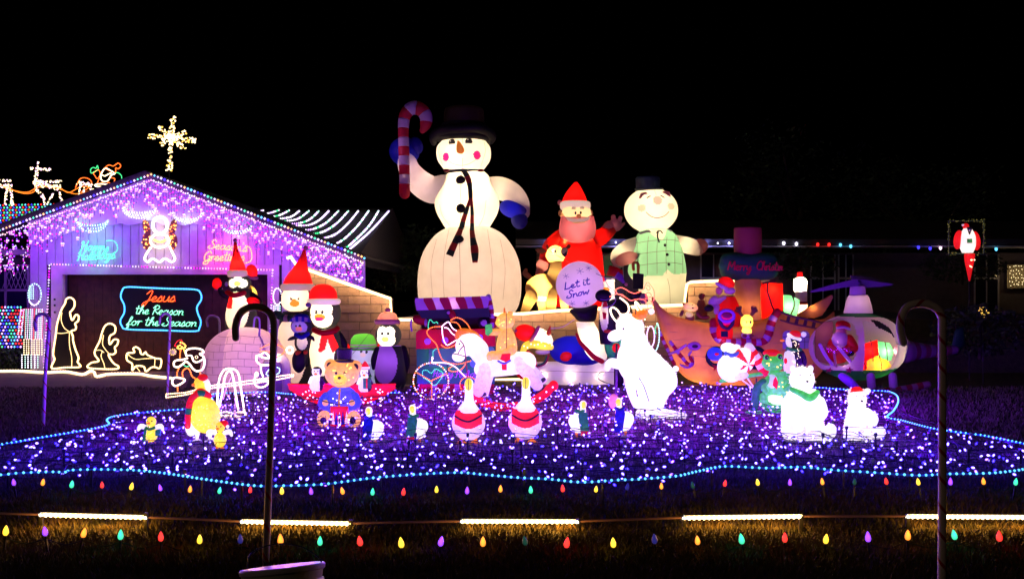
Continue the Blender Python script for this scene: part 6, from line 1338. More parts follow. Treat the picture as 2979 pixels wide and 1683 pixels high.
# ---------------------------------------------------------------- frog, sledging bear, sequin penguin
f = Fig('lit_frog', 'green bulb-lit frog with red cap and white belly, crouching on skis', 'frog', 2235, 1200, 13.6)
hd = f.e('head', GGRN, 2248, 1055, 32, 22, 24); f.e('jaw', GGRN, 2250, 1068, 27, 12, 22)
for x, y in ((2226, 1038), (2264, 1036)): ey = f.e('eye_bump', GGRN, x, y, 9, 9, 8, d=14); f.patch('eye', INK, ey, (x, y, 6, 6.5)); f.patch('eye_ring', GGRN, ey, (x + 1, y - 1, 2, 2), off=2)
f.e('cap', GRED, 2245, 1026, 26, 11, 18); f.t('mouth', INK, [(2234, 1072), (2252, 1076), (2276, 1066)], .9, host=hd, off=3)
bd = f.l('body', GGRN, [(1080, 24), (1100, 28), (1130, 34), (1160, 34), (1188, 24)], 2262, kd=.8); f.e('belly', GWH, 2254, 1160, 26, 16, 22, d=16, rot=12); f.slab('neck_tie', GRED, ZF((900, 700), (925, 760), (910, 830), (870, 790), (880, 730)), 4, d=32); f.e('shirt', GWP, 2244, 1108, 16, 22, 18, d=12)
f.t('arm', GGRN, [(2278, 1100, 14), (2290, 1115, 26), (2276, 1128, 34)], [9, 9, 7]); f.t('arm', GGRN, [(2232, 1100, 14), (2214, 1120, 26), (2222, 1140, 34)], [9, 9, 7])
f.t('leg', GDG, [(2215, 1110, 20), (2196, 1130, 20), (2190, 1180, 20), (2182, 1194, 30)], [12, 12, 11, 6]); f.t('foot', GGRN, [(2168, 1196, 20), (2190, 1198, 26), (2206, 1194, 30)], [4, 7, 4]); f.t('thigh', GGRN, [(2215, 1150, 24), (2222, 1178, 30), (2270, 1190, 34)], [12, 12, 10])
f.lights(hd, BY, (2248, 1055, 26, 16), 8, 2); f.lights(bd, BY, (2262, 1130, 24, 36), 9, 2.1); f.glow(2235, 1150, 50, 0.40, (.8, 1, .6))
f = Fig('sledging_bear', 'white bear figure with red striped candy pack riding a green ski plank', 'polar bear', 2140, 1110, 14.4)
f.e('body', GWH, 2125, 1070, 38, 42, 26, rot=-15); hd = f.e('head', GWH, 2120, 1012, 24, 16, 16, rot=10); f.e('snout', GWH, 2142, 1008, 12, 8, 10); f.e('seat', GWP, 2140, 1090, 38, 16, 22)
f.t('scarf', GBL, [(2108, 1027, 14), (2125, 1032, 20), (2145, 1026, 14)], 6); pk = f.e('candy_pack', GWH, 2162, 1046, 32, 36, 22, d=6, splits=[('stripe', GRED, lambda x, y: math.sin(math.atan2(y - 1058, x - 2172) * 5 + .6) > .25)])
f.e('blue_bag', sh('blue', (.05, .08, .9), .7), 2078, 1028, 22, 20, 16, d=8); f.e('bag_glint', GRED, 2080, 1028, 8, 5, 6, d=20)
f.stripes([(2180, 1010, -4), (2200, 1040, -4), (2225, 1080, -4)], 14, [GWP, GRED], 6); f.t('arm', GWH, [(2110, 1040, 24), (2120, 1055, 32), (2145, 1060, 34)], [9, 9, 8])
f.t('ski_plank', GGRN, [(2098, 1108), (2150, 1098), (2240, 1084), (2300, 1092)], 5.5); f.lights(Part(f.root, lambda x, y: 6), BY, (2160, 1096, 50, 5), 7, 2) if 0 else None
f.t('strut', GWP, [(2160, 1105), (2190, 1128)], 2); f.t('strut', GWP, [(2175, 1100), (2196, 1130)], 2); f.t('post', PLAST_K, [(2200, 1100), (2200, 1182)], 2, sm=False); f.glow(2125, 1080, 50, 0.40, (1, .85, .95)); f.glow(2145, 1020, 50, 0.30, (1, .8, .9))
f = Fig('sequin_penguin', 'black sequined penguin in santa hat standing behind the frog', 'penguin', 2300, 1120, 14.8)
bd = f.l('body', TIN, [(1010, 20), (1030, 26), (1060, 28), (1100, 24), (1118, 14)], 2308, splits=[('belly', GWH, lambda x, y: inell((2292, 1055, 15, 38))(x, y))]); hd = f.e('head', TIN, 2306, 992, 20, 22, 18, splits=[('face', GWH, lambda x, y: x < 2296 + (y - 985) * .2)])
f.e('beak', GOR, 2276, 990, 7, 3.5, 4); f.e('hat', GRED, 2312, 972, 18, 12, 14, d=2); f.t('hat_trim', GWH, [(2292, 972, 8), (2305, 982, 14), (2324, 986, 10)], 5); f.e('hat_bobble', GWP, 2338, 972, 8, 8); f.t('scarf', GDG, [(2288, 1012, 10), (2305, 1018, 20), (2326, 1016, 10)], 5)
f.lights(bd, BW, (2310, 1050, 18, 44), 26, 1.3, name='sequin'); f.lights(hd, BW, (2310, 1000, 12, 12), 10, 1.2, name='sequin'); f.e('red_charm', GRED, 2280, 1048, 5, 9, 4, d=20); f.slab('foot', GOR, [(2280, 1120), (2284, 1108), (2300, 1108), (2306, 1120)], 10, d=6); f.t('flipper', TIN, [(2330, 1025, 6), (2338, 1050, 6), (2332, 1075, 6)], [8, 8, 4])
# ---------------------------------------------------------------- chicks
def chick(lab, x, yb, h, Y, hat=0, gift=0, scarf=None):
    f = Fig('lit_chick', lab, 'chick', x, yb + 28, Y, 'small lit chicks on stakes'); t = yb - h; s = h / 95
    bd = f.e('body', GYEL, x, t + h * .68, 22 * s, 26 * s, 18 * s); hd = f.e('head', GYEL, x, t + h * .22, 17 * s, 18 * s, 15 * s); f.e('beak', GOR, x - 3, t + h * .26, 6 * s, 4 * s, 8 * s, d=12)
    for e in (-1, 1):
        f.t('wing', GWH, [(x + e * 18 * s, t + h * .42, 2), (x + e * 34 * s, t + h * .38, 4), (x + e * 42 * s, t + h * .5, 6)], [8 * s, 9 * s, 5 * s]); f.patch('eye', INK, hd, (x + e * 6, t + h * .18, 1.6, 2)); f.t('stake', PLAST_K, [(x + e * 9, yb - 8, 0), (x + e * 9 - 1, yb + 28, 0)], 1.6, sm=False); f.slab('foot', GOR, [(x + e * 9 - 7, yb - 2), (x + e * 9, yb - 7), (x + e * 9 + 7, yb - 2)], 8, d=4)
    if scarf: f.t('scarf', scarf, [(x - 15 * s, t + h * .42, 6), (x, t + h * .47, 16), (x + 15 * s, t + h * .42, 6)], 5 * s); f.slab('scarf_end', scarf, [(x - 16 * s, t + h * .42), (x - 8 * s, t + h * .42), (x - 14 * s, t + h * .95), (x - 22 * s, t + h * .9)], 3, d=16)
    if hat: f.e('hat', GRED, x + 12 * s, t + h * .1, 16 * s, 12 * s, 12 * s, d=-4); f.e('hat_bobble', GWH, x + 26 * s, t + h * .2, 6 * s, 6 * s)
    if gift: f.slab('gift', GDG, [(x + 22 * s, t + h * .5), (x + 40 * s, t + h * .46), (x + 38 * s, t + h * .72), (x + 22 * s, t + h * .7)], 8, d=12)
    f.lights(bd, BY, (x, t + h * .68, 16 * s, 20 * s), 6, 1.8); f.glow(x, t + h * .7, 40, 0.25, (1, .75, .2)); return f
chick('small yellow lit chick with green scarf, leftmost on the carpet', 440, 1288, 80, 10.0, gift=1, scarf=GDG)
chick('small yellow lit chick with red hat, below the large goose chick', 640, 1304, 80, 9.9, hat=1)
f = Fig('lit_goose', 'large yellow lit goose with red head and red green scarf, left front', 'goose', 590, 1300, 10.5)
bd = f.e('body', GYEL, 596, 1206, 44, 54, 34, rot=-12); f.e('tail', GWH, 560, 1225, 22, 45, 22, rot=12, d=-8); f.l('neck', GYEL, [(1112, 13), (1130, 16), (1155, 24)], 588); hd = f.e('head', GYEL, 580, 1115, 16, 18, 14); f.e('cheek', GWH, 598, 1125, 14, 26, 12, d=-2)
f.e('hat', GRED, 590, 1098, 15, 11, 13); f.e('beak', GOR, 566, 1118, 7, 5, 7, d=6); f.stripes([(614, 1150, 14), (590, 1140, 30), (566, 1158, 30), (558, 1195, 32), (556, 1235, 30)], [7, 9, 9, 9, 8], [GRED, GDG, GRED, GRED], 8, name='scarf_band'); f.t('collar', GRED, [(575, 1138, 12), (592, 1132, 22), (612, 1146, 12)], 6)
for x in (575, 612): f.t('leg', GWH, [(x, 1250, 0), (x - 2, 1276, 0)], [9, 4]); f.t('foot', GWP, [(x - 14, 1282, 4), (x, 1276, 4), (x + 12, 1280, 4)], 2)
f.t('stake', PLAST_K, [(592, 1258, 0), (592, 1300, 0)], 2, sm=False); f.lights(bd, BY, (596, 1206, 34, 42), 18, 2.4); f.glow(590, 1200, 70, 0.70, (1, .8, .2)); f.glow(560, 1240, 40, 0.40, (1, .9, .8))
# ================================================================ gift box inflatable
f = Fig('inflatable_gift_box', 'big open gift box with purple dots and a striped lid, penguin peeking out', 'gift box', 1328, 1150, 16.2)
CWH = ny('cane_white', (.75, .6, .8)); DGB = ny('box_green', (.02, .2, .11)); RB = ny('box_red', (.6, .01, .03)); PDOT = mat('purple_dot_print', (.4, .1, .6), .6, em=.22, emc=(.5, .1, 1))
f.slab('box_upper', RB, [(1215, 965), (1225, 957), (1440, 955), (1442, 1004), (1215, 1012)], 60, d=-10); f.slab('box_lower', DGB, [(1216, 1013), (1441, 1005), (1440, 1112), (1218, 1112)], 60, d=-12); f.slab('box_base', RB, [(1220, 1113), (1438, 1113), (1436, 1148), (1222, 1150)], 58, d=-12)
f.slab('green_panel', ny('panel_green', (.15, .65, .3)), [(1252, 1012), (1330, 1010), (1330, 1060), (1252, 1062)], 4, d=50)
for x, y in ((1248, 990), (1298, 987), (1397, 979), (1232, 975)): f.patch('purple_dot', PDOT, 50.5, (x, y, 9.5, 9.5) if x != 1232 else (1350, 984, 7, 8))
for st in script('Happy', 1262, 1090, 9, -.02, wmax=58) + script('Holidays', 1326, 1092, 9.5, -.02, wmax=96): f.t('letter_stroke', MATS['purple_dot_print'], [(a, b, 50) for a, b in st], 1.1)
for i in range(5): f.slab('base_stripe', [CWH, RB][i % 2], [(1262 + i * 16, 1113), (1276 + i * 16, 1113), (1268 + i * 18, 1148), (1250 + i * 18, 1148)], 2, d=47)
for x, y, W, c in ((1260, 990, 3, (1, .3, .2)), (1400, 985, 3, (1, .3, .2)), (1292, 1040, 9, (.7, 1, .6)), (1400, 1060, 3, (.5, 1, .7)), (1330, 1130, 3, (1, .4, .3))): f.glow(x, y, 18, W, c)
f.slab('lid_underside', mat('lid_dark_green', (.008, .03, .025), .8), ZB((236, 915), (985, 888), (1015, 985), (700, 1000), (290, 1000)), 40, d=-10)
n = 9
for i in range(n):
    a, b = i / n, (i + 1) / n; sk = .06
    def L(t): return (1212 + 208 * t, 867 - 6.5 * t)
    def Bt(t): t = min(1, t + sk); return (1215 + 204 * t, 902 - 7.5 * t)
    t0, t1 = a, b
    f.slab('lid_stripe', [CWH, ny('lid_red', (.55, .01, .06))][i % 2], [L(t0), L(t1), (L(t1)[0] + 5, L(t1)[1] + 8), Bt(t1), Bt(t0 if i else -sk), (L(t0)[0] - (0 if i else 2), L(t0)[1] + 8)], 44 + (i % 2) * .5, d=-10)
f.stripes([(1421, 862, 20), (1428, 890, 20), (1432, 925, 20), (1430, 950, 20)], 7, [CWH, ny('lid_red', (.55, .01, .06))], 7); f.glow(1320, 884, 12, 3, (1, .5, .6)); f.glow(1270, 884, 10, 1.5, (.8, .4, 1))
pg = f.e('peeking_penguin', K_, 1408, 938, 18, 16, 12, d=30, splits=[('penguin_face', CWH, (1409, 938, 9, 9))]); f.e('peeking_hat', RB, 1318, 915, 10, 16, 8, d=34, rot=-20); f.e('hat_bobble', CWH, 1308, 908, 6, 5, 5, d=36); f.e('peeking_bear', BR, 1287, 948, 22, 12, 12, d=34)
f.e('peeking_hat', RB, 1222, 930, 22, 14, 12, d=10, rot=15); f.e('hat_trim', CWH, 1240, 938, 5, 12, 8, d=14); f.t('hat_tail', CWH, [(1198, 930, 14), (1197, 945, 14), (1199, 960, 14)], 3); f.slab('box_back', mat('box_inside', (.02, .015, .02), .9), [(1222, 900), (1425, 895), (1430, 958), (1225, 958)], 3, d=-14); f.e('sidepiece', RB, 1440, 935, 9, 18, 8, d=10)
# ================================================================ rope elf on a high wheel tricycle
f = Fig('rope_light_elf', 'rope light elf in red riding a high wheeled tricycle, before the gift box', 'light figure', 1255, 1160, 15.4)
RR, GN = gl('red_thin_rope', (.9, .02, .05), .5), gl('green_thin_rope', (.02, .4, .2), .4)
for q in (((590, 110), (640, 85), (700, 100), (760, 150), (800, 220)), ((590, 130), (650, 140), (690, 190), (690, 240)), ((470, 180), (400, 185), (350, 210), (335, 250), (380, 310), (430, 360), (450, 410), (470, 470), (500, 530), (560, 560), (640, 575), (700, 570), (800, 540)), ((490, 375), (540, 405), (600, 390), (650, 360)), ((740, 580), (710, 620), (660, 650), (590, 650), (560, 630), (600, 600))): f.rope('red_rope', ZC(*q), RR, BO, 1, 2.1, 5.2)
for q in (((350, 200), (350, 150), (370, 105), (405, 140), (440, 130), (450, 155)), ((400, 490), (400, 440), (440, 410)), ((290, 690), (290, 650), (330, 640), (380, 670), (420, 630), (460, 640), (505, 680), (460, 760), (410, 800), (350, 750), (300, 720))): f.rope('green_rope', ZC(*q), GN, BG, .9, 1.8, 5)
for q in (((490, 180), (560, 130), (600, 190), (640, 220), (680, 240), (640, 270), (600, 250), (560, 200), (520, 190)), ((495, 190), (500, 270), (520, 340), (550, 375), (600, 350), (650, 320)), ((390, 560), (390, 500), (400, 520)), ((390, 560), (470, 560), (560, 570), (640, 610), (700, 670), (740, 710))): f.rope('white_rope', ZC(*q), gl('white_thin', (1, .75, .65), 1.6), BPK, 1.5, 2.1, 5)
f.rope('wheel', [(1253.5 + 51 * math.cos(a * math.pi / 12), 1107 + 52 * math.sin(a * math.pi / 12)) for a in range(24)], WIRE, None, .9, closed=True, mats=[BW, BPK, BO], br=2.4, sp=6.4)
for q in (((377, 752), (235, 670)), ((377, 752), (535, 680)), ((385, 755), (385, 940))): f.rope('spoke', ZC(*q), WIRE, BO, .8, 2.2, 5.6, sm=False)
f.rope('small_wheel', [(1363 + 25 * math.cos(a * math.pi / 8), 1118 + 23 * math.sin(a * math.pi / 8)) for a in range(16)], WIRE, BO, .8, 2, 5.4, closed=True)
f.glow(1253, 1107, 20, .8, (1, .5, .3)); f.glow(1300, 960, 20, .8, (1, .4, .3)); f.t('stand', PLAST_K, [(1302, 1062), (1302, 1152)], 1.6, sm=False)
# ================================================================ rope elves on a seesaw
f = Fig('rope_light_seesaw', 'rope light seesaw with a santa faced elf at each end, left of the bear', 'light figure', 660, 1190, 14.6)
ZW = Z(5.39, 470, 960); ORP, WHT = gl('orange_bar', (1, .4, .12), 1.2), gl('white_thick', (1, .75, .62), 2.6)
for q in (((80, 1000), (240, 985), (400, 970), (760, 872), (1100, 830), (1500, 770), (1800, 725), (2040, 695), (2080, 712)), ((75, 1052), (250, 1030), (420, 1000), (760, 912), (1100, 870), (1500, 820), (1800, 775), (2050, 725), (2080, 712)), ((80, 1000), (70, 1030), (75, 1052))): f.rope('bar', ZW(*q), ORP, BW, 1.4, 2.5, 5.5)
f.t('fulcrum', PLAST_K, [(660, 1120), (645, 1188)], 1.6, sm=False); f.t('fulcrum', PLAST_K, [(660, 1120), (675, 1188)], 1.6, sm=False)
f.rope('hat', ZW((210, 230), (250, 170), (310, 150), (320, 190), (270, 245), (215, 250)), RR, BRD, 1, 1.6, 5, closed=True)
for q in (((300, 190), (350, 210), (380, 260), (330, 280), (260, 290), (250, 260), (300, 230)), ((320, 260), (350, 300), (370, 350))): f.rope('hair', ZW(*q), WIRE, BY, .8, 3.2, 6)
f.rope('beard', ZW((390, 400), (380, 330), (440, 290), (560, 285), (640, 310), (655, 350), (600, 370), (660, 420), (672, 520), (640, 610), (560, 640), (490, 600), (440, 530), (380, 490), (330, 530), (260, 575), (200, 560), (195, 500), (240, 470), (330, 460), (400, 440)), WHT, BW, 2.6, 3, 6)
f.rope('moustache', ZW((400, 400), (470, 400), (500, 480), (560, 500), (640, 460)), WHT, BW, 2.2, 2.6, 6); f.rope('eye', [(571.7 + 4 * math.cos(a), 1038 + 4 * math.sin(a)) for a in (0, 1.05, 2.1, 3.15, 4.2, 5.25)], gl('eye_rope', (1, .7, .4), 1.2), None, .8, closed=True)
for q in (((300, 300), (290, 380), (290, 470)), ((270, 600), (245, 660), (245, 730)), ((335, 740), (330, 650), (390, 595), (440, 620), (480, 720), (560, 770)), ((600, 640), (610, 700)), ((250, 880), (255, 960))): f.rope('coat', ZW(*q), RR, BO, 1, 2.8, 5.6)
f.rope('boot', ZW((180, 760), (240, 740), (360, 770), (330, 820), (220, 870), (170, 830)), WHT, BW, 2.6, 3, 6, closed=True); f.rope('tassel', ZW((350, 545), (390, 570), (430, 560)), GN, BG, 1, 1.8, 4)
for q in (((1550, 285), (1620, 250), (1700, 215)), ((1800, 220), (1860, 245), (1930, 290)), ((1550, 330), (1620, 328), (1700, 335)), ((1920, 350), (1870, 390), (1800, 425)), ((1930, 290), (1920, 350))): f.rope('hat', ZW(*q), RR, BO, .9, 2.6, 5.4)
f.rope('bobble', [(843 + 9 * math.cos(a), 1017.5 + 9 * math.sin(a)) for a in (0, .8, 1.6, 2.4, 3.2, 4, 4.8, 5.5)], WHT, BW, 2.4, 2.6, 5, closed=True)
for q in (((1490, 400), (1560, 380), (1620, 350), (1700, 420)), ((1490, 400), (1490, 480), (1560, 540), (1700, 545)), ((1560, 540), (1560, 640), (1590, 720)), ((1470, 700), (1460, 830), (1520, 890), (1620, 880), (1690, 790), (1500, 780)), ((1470, 690), (1490, 660), (1510, 690), (1490, 720)), ((1540, 400), (1600, 430), (1690, 440))): f.rope('beard', ZW(*q), WHT, BW, 2.4, 2.8, 6)
for q in (((1790, 575), (1850, 600), (1840, 670), (1760, 700)), ((1700, 600), (1640, 680), (1700, 720)), ((1800, 480), (1830, 440))): f.rope('mitten', ZW(*q), GN, BAQ, 1, 2.2, 5)
for x, y, W in ((560, 1040, 2.2), (600, 1140, 1.4), (530, 1110, 1), (760, 1060, 2), (780, 1110, 2), (840, 1030, .8)): f.glow(x, y, 16, W, (1, .65, .5))
f = Fig('bell_light', 'bright white rope light bell shaped arch standing on the carpet, right of large goose', 'bell', 670, 1212, 13.2)
for q, r in ((((870, 1190), (880, 1000), (890, 860), (920, 720), (985, 620), (1080, 600), (1180, 640), (1225, 760), (1250, 950), (1300, 1280)), 2.6), (((905, 1190), (950, 1000), (975, 830), (1010, 690), (1070, 635), (1110, 690), (1140, 830), (1170, 1050), (1210, 1280)), 2.6), (((930, 1285), (1100, 1290), (1300, 1280), (1290, 1350), (1100, 1340), (940, 1345)), 2.8), (((860, 1200), (900, 1260), (940, 1340)), 2.8)): f.rope('arch_rope', ZW(*q), WHT, BW, r, 3, 6)
for q in (((1090, 740), (1020, 900), (970, 1080)), ((1150, 1070), (1150, 1170), (1050, 1175)), ((1010, 1180), (1010, 1250), (1040, 1280)), ((920, 1180), (900, 1270)), ((1150, 1190), (1150, 1280))): f.rope('stay', ZW(*q), gl('stay_rope', (.9, .5, .9), .6), None, .9)
f.glow(670, 1120, 30, 2.4, (1, .75, .9)); f.glow(660, 1200, 30, 2, (1, .75, .9)); f.glow(700, 1210, 30, 1.4, (1, .7, 1))
f = Fig('ornament_light', 'round pale lit bauble left of the seesaw elf, before the garage door', 'ornament', 504, 1180, 14.9); f.e('bauble', sh('bauble', (1, .75, .5), .45), 504, 1023, 9.5, 10, 9); f.t('stake', PLAST_K, [(504, 1032), (504, 1181)], 1, sm=False)
f.rope('ring', [(504 + 9 * math.cos(a), 1023 + 9 * math.sin(a)) for a in (0, .8, 1.6, 2.4, 3.2, 4, 4.8, 5.5)], WIRE, BY, .6, 1.6, 6, closed=True, d=6)
f = Fig('red_tipped_stake', 'red tipped dark garden stake in front of the igloo', 'stake', 640, 1135, 16.2); f.t('stake', PLAST_K, [(635, 1055), (640, 1135)], 1.6, sm=False); f.e('tip', mat('stake_red', (.5, .01, .05), .5), 634, 1051, 4, 5)
# ================================================================ snowman head in santa hat with yellow scarf
f = Fig('lit_snowman', 'leaning snowman with red santa hat and glowing yellow scarf, behind the rocking horse', 'snowman', 1540, 1108, 17.6)
f.e('body', R_, 1528, 1062, 34, 44, 26, d=-10, glow=2); f.e('head', W_, 1568, 984, 42, 30, 26, rot=22, glow=12, gc=(1, .8, .5)); f.e('hat', R_, 1530, 968, 34, 25, 24, rot=12, d=6, glow=6, gc=(1, .4, .25)); f.t('hat_trim', ny('pink', (.75, .33, .35)), [(1566, 951, 16), (1556, 970, 30), (1543, 992, 30)], 5)
f.e('hat_bobble', PK, 1501, 961, 5, 5, 5, d=16); f.t('nose', O_, [(1596, 968, 16), (1600, 948, 18)], [7, 2]); 
for x, y in ((1584, 961), (1607, 971)): f.patch('eye', INK, 24, (x, y, 2, 1.5))
sc = f.t('scarf', GYEL, [(*p, 26) for p in ZB((1345, 1350), (1380, 1290), (1450, 1270), (1540, 1285), (1640, 1300))], [7, 11, 12, 12, 9]); f.e('belly', W_, 1578, 1022, 22, 8, 12, d=10)
for i in range(9): x = 1524 + i * 10; link('bulb', [Vector(v) * (2.2 * f.k) for v in ICO[0]], ICO[1], BW, f.root, loc=f.w(x, 1004 + 6 * math.sin(i * 2.3) - (6 if 2 < i < 8 else 0), 39))
f.t('scarf_tail', mat('scarf_stripe_red', (.4, .02, .02), .8), [(*p, 10) for p in ZC((1620, 480), (1600, 540), (1560, 580), (1490, 600))], 3); f.t('scarf_tail', mat('scarf_stripe_green', (.02, .15, .04), .8), [(*p, 13) for p in ZC((1600, 490), (1570, 560), (1510, 585))], 3); f.glow(1575, 1005, 50, 1.6, (1, .75, .3))
# ================================================================ let it snow ball
f = Fig('inflatable_snow_ball', 'lilac snow ball with blue Let it Snow lettering balanced on a black head', 'inflatable', 1700, 1126, 17.9)
f.slab('base_cushion', W_, cr([(1545, 1070), (1560, 1054), (1620, 1052), (1700, 1050), (1790, 1052), (1846, 1058), (1852, 1090), (1850, 1125), (1700, 1127), (1560, 1124), (1542, 1105)], 4, True), 38, d=-20, puff=1)
f.t('cushion_seam', SEAM, [(1550, 1084, 12), (1620, 1076, 26), (1720, 1080, 30), (1840, 1078, 14)], .6)
for x, W in ((1585, 3), (1660, 5), (1740, 4), (1810, 3)): f.glow(x, 1090, 0, W, (1, .72, .55))
f.e('coat', B_, 1660, 1018, 62, 42, 34, glow=9, gc=(.5, .45, 1)); f.e('coat', B_, 1700, 1036, 55, 26, 30, d=2); f.e('mitten', R_, 1645, 1034, 18, 14, 10, d=30, rot=-20, glow=1)
f.l('belly', W_, [(935, 26, -18), (965, 30, -8), (1000, 32, 6), (1030, 30, 16), (1045, 22, 22)], 1718, d=22, glow=26, gy=[970, 1010]); f.t('coat_trim', R_, [(*p, 48) for p in ZC((1905, 250), (1940, 330), (2010, 410), (2090, 490), (2170, 535))], [3, 5, 6, 7, 7])
f.slab('head', K_, cr(ZB((1835, 920), (1900, 890), (2000, 880), (2130, 860), (2125, 950), (2100, 1030), (2010, 1062), (1920, 1020), (1890, 985)), 3, True), 26, d=26, puff=1)
LIL = ny('lilac', (.66, .5, .72)); ball = f.e('snow_ball', LIL, 1685, 828, 68.5, 67.5, 60, d=20, glow=17, gc=(1, .7, .8))
BI = mat('blue_violet_print', (.04, .02, .35), .6)
for t_, x, y, wm, sl_ in (('Let it', 1637, 843, 72, -.22), ('Snow', 1645, 868, 62, -.22)):
    for st in script(t_, x, y, 10.5, sl_, wmax=wm, slant=.05): f.t('letter_stroke', BI, st, 1.75, host=ball, off=.6)
for x, y, r in ((1643, 804, 9), (1683, 790, 11), (1708, 781, 9), (1661, 882, 9), (1701, 881, 9)):
    for k in range(3): a = k * 1.047 + .3; f.t('snowflake', BI, [(x - r * math.cos(a), y - r * .9 * math.sin(a)), (x, y), (x + r * math.cos(a), y + r * .9 * math.sin(a))], .55, host=ball, off=.6)
f.t('blower_loop', WIRE, [(*p, 30) for p in ZE((460, 1150), (340, 1100), (315, 1060), (340, 1020), (375, 1015))], 1.2)
# penguins beside the ball
f = Fig('inflatable_penguin', 'penguin with red and purple santa hat between snow ball and green waistcoat', 'penguin', 1790, 1120, 18.6, 'inflatable penguins')
hd = f.e('head', K_, 1785, 842, 40, 34, 30, glow=12, gc=(1, .8, .5), splits=[('beak', O_, (1762, 842, 9, 7)), ('face', W_, lambda x, y: x < 1786 and y > 812)]); f.slab('hat', R_, ZT((470, 440), (540, 230), (700, 270), (820, 330), (830, 440), (640, 470)), 20, d=-6, puff=1); f.slab('hat_brim', PU, ZT((620, 500), (700, 370), (790, 430), (845, 600), (800, 620), (700, 540)), 8, d=22, puff=1)
f.e('hat_bobble', PK, 1819, 827, 5, 5, d=22); f.l('body', K_, [(870, 26), (920, 44), (990, 50), (1060, 46), (1118, 30)], 1800, glow=5, gy=[960]); f.glow(1790, 810, 4, 4, (1, .4, .3)); f.e('hand', TA, 1870, 868, 14, 16, 12, d=14); f.e('flipper', K_, 1850, 860, 22, 14, 14, d=8)
f = Fig('inflatable_penguin', 'narrow penguin with red tie and long pale belly right below the snow ball', 'penguin', 1757, 1118, 17.3, 'inflatable penguins')
f.e('head', K_, 1754, 860, 24, 19, 16, d=14); f.l('body', K_, [(878, 16), (910, 24), (950, 26), (1000, 22)], 1768, splits=[('belly', W_, lambda x, y: inell((1756, 915, 12, 48))(x, y))], glow=4, gy=[915]); f.slab('tie', R_, ZT((390, 1000), (450, 990), (470, 1100), (360, 1110)), 4, d=26); f.slab('bow', R_, ZT((360, 1210), (450, 1235), (440, 1280), (430, 1360), (380, 1360), (375, 1290)), 4, d=27); f.e('lower_body', ny('green', (.03, .26, .13)), 1792, 1000, 34, 50, 24, glow=4, gc=(1, 1, .7))
f.e('green_beak', O_, 1766, 962, 12, 6, 8, d=20); f.e('mitten', R_, 1790, 1010, 12, 14, 8, d=26, glow=.5); f.t('shade', K_, [(1800, 1050), (1800, 1116)], 14)  # last black tube stands in for shade below the body
# ================================================================ the ship
f = Fig('inflatable_ship', 'brown wooden-look inflatable pirate ship with candy cane railings and green sail', 'ship', 2200, 1122, 18.0)
WD = mat('nylon_wood', (.42, .17, .08), .6, tr=.5, c2=(.55, .26, .12), vs=4, bump=.3, bs=8)
def lerp(t, p):
    for a, b in zip(p, p[1:]):
        if a[0] <= t <= b[0]: return a[1] + (b[1] - a[1]) * (t - a[0]) / (b[0] - a[0])
    return p[-1][1]
HT = cr([(1898, 862), (1925, 895), (1960, 917), (2010, 930), (2070, 940), (2150, 944), (2230, 925), (2262, 905), (2310, 917), (2360, 930), (2400, 925), (2425, 905)], 4); HBm = cr([(1898, 880), (1915, 930), (1935, 990), (1960, 1050), (1990, 1095), (2040, 1115), (2120, 1122), (2250, 1122), (2340, 1116), (2395, 1070), (2425, 960)], 4)
V, Fc = [], []; N, M = 60, 14
def hullr(x): t = (x - 1898) / 527; return 62 * max(.04, math.sin(math.pi * min(1, t * .97 + .03))) ** .55
for i in range(N + 1):
    x = 1898 + 527 * i / N; a, b = lerp(x, HT), lerp(x, HBm); r = hullr(x)
    for k in range(2 * M):
        an = 2 * math.pi * k / (2 * M); cy = (a + b) / 2; hy = (b - a) / 2; V.append((x, cy - hy * math.copysign(abs(math.cos(an)) ** .8, math.cos(an)), r * math.copysign(abs(math.sin(an)) ** .6, math.sin(an))))
for i in range(N):
    for k in range(2 * M): Fc.append((i * 2 * M + k, (i + 1) * 2 * M + k, (i + 1) * 2 * M + (k + 1) % (2 * M), i * 2 * M + (k + 1) % (2 * M)))
Fc.append(tuple(range(2 * M))); Fc.append(tuple(N * 2 * M + k for k in range(2 * M))[::-1])
hull = f.mesh('hull', WD, V, Fc)
hf = lambda x, y: hullr(x) * (max(.03, 1 - ((y - (lerp(x, HT) + lerp(x, HBm)) / 2) / max(4, (lerp(x, HBm) - lerp(x, HT)) / 2)) ** 2)) ** .37
hp = Part(hull, hf)
for x, y, W in ((1960, 965, 5), (2030, 1080, 24), (2130, 1090, 26), (2250, 1040, 7), (2080, 990, 14), (2340, 1000, 3), (1985, 1030, 10)): f.glow(x, y, 0, W, (1, .48, .16))
for j, y in enumerate((945, 962, 985, 1010, 1040, 1068, 1095)):
    xa = 1935 + j * 8; f.t('plank_seam', SEAM, [(xa + i * 42, y + 6 * math.sin(i * .9 + j) + (i - 3) * 1.2) for i in range(9 - (j > 4))], .55, host=hp, off=.4)
f.stripes([(*p, 52) for p in ZS((505, 1025), (510, 1130), (570, 1240), (700, 1275), (900, 1280), (1100, 1275), (1180, 1200), (1215, 1080), (1250, 980), (1300, 905))], 12, [ny('cane_red', (.7, .02, .06)), CWH], 19, name='rail_stripe'); f.glow(2090, 985, 75, .8, (1, .5, .5)); f.glow(2240, 930, 74, .6, (1, .4, .3))
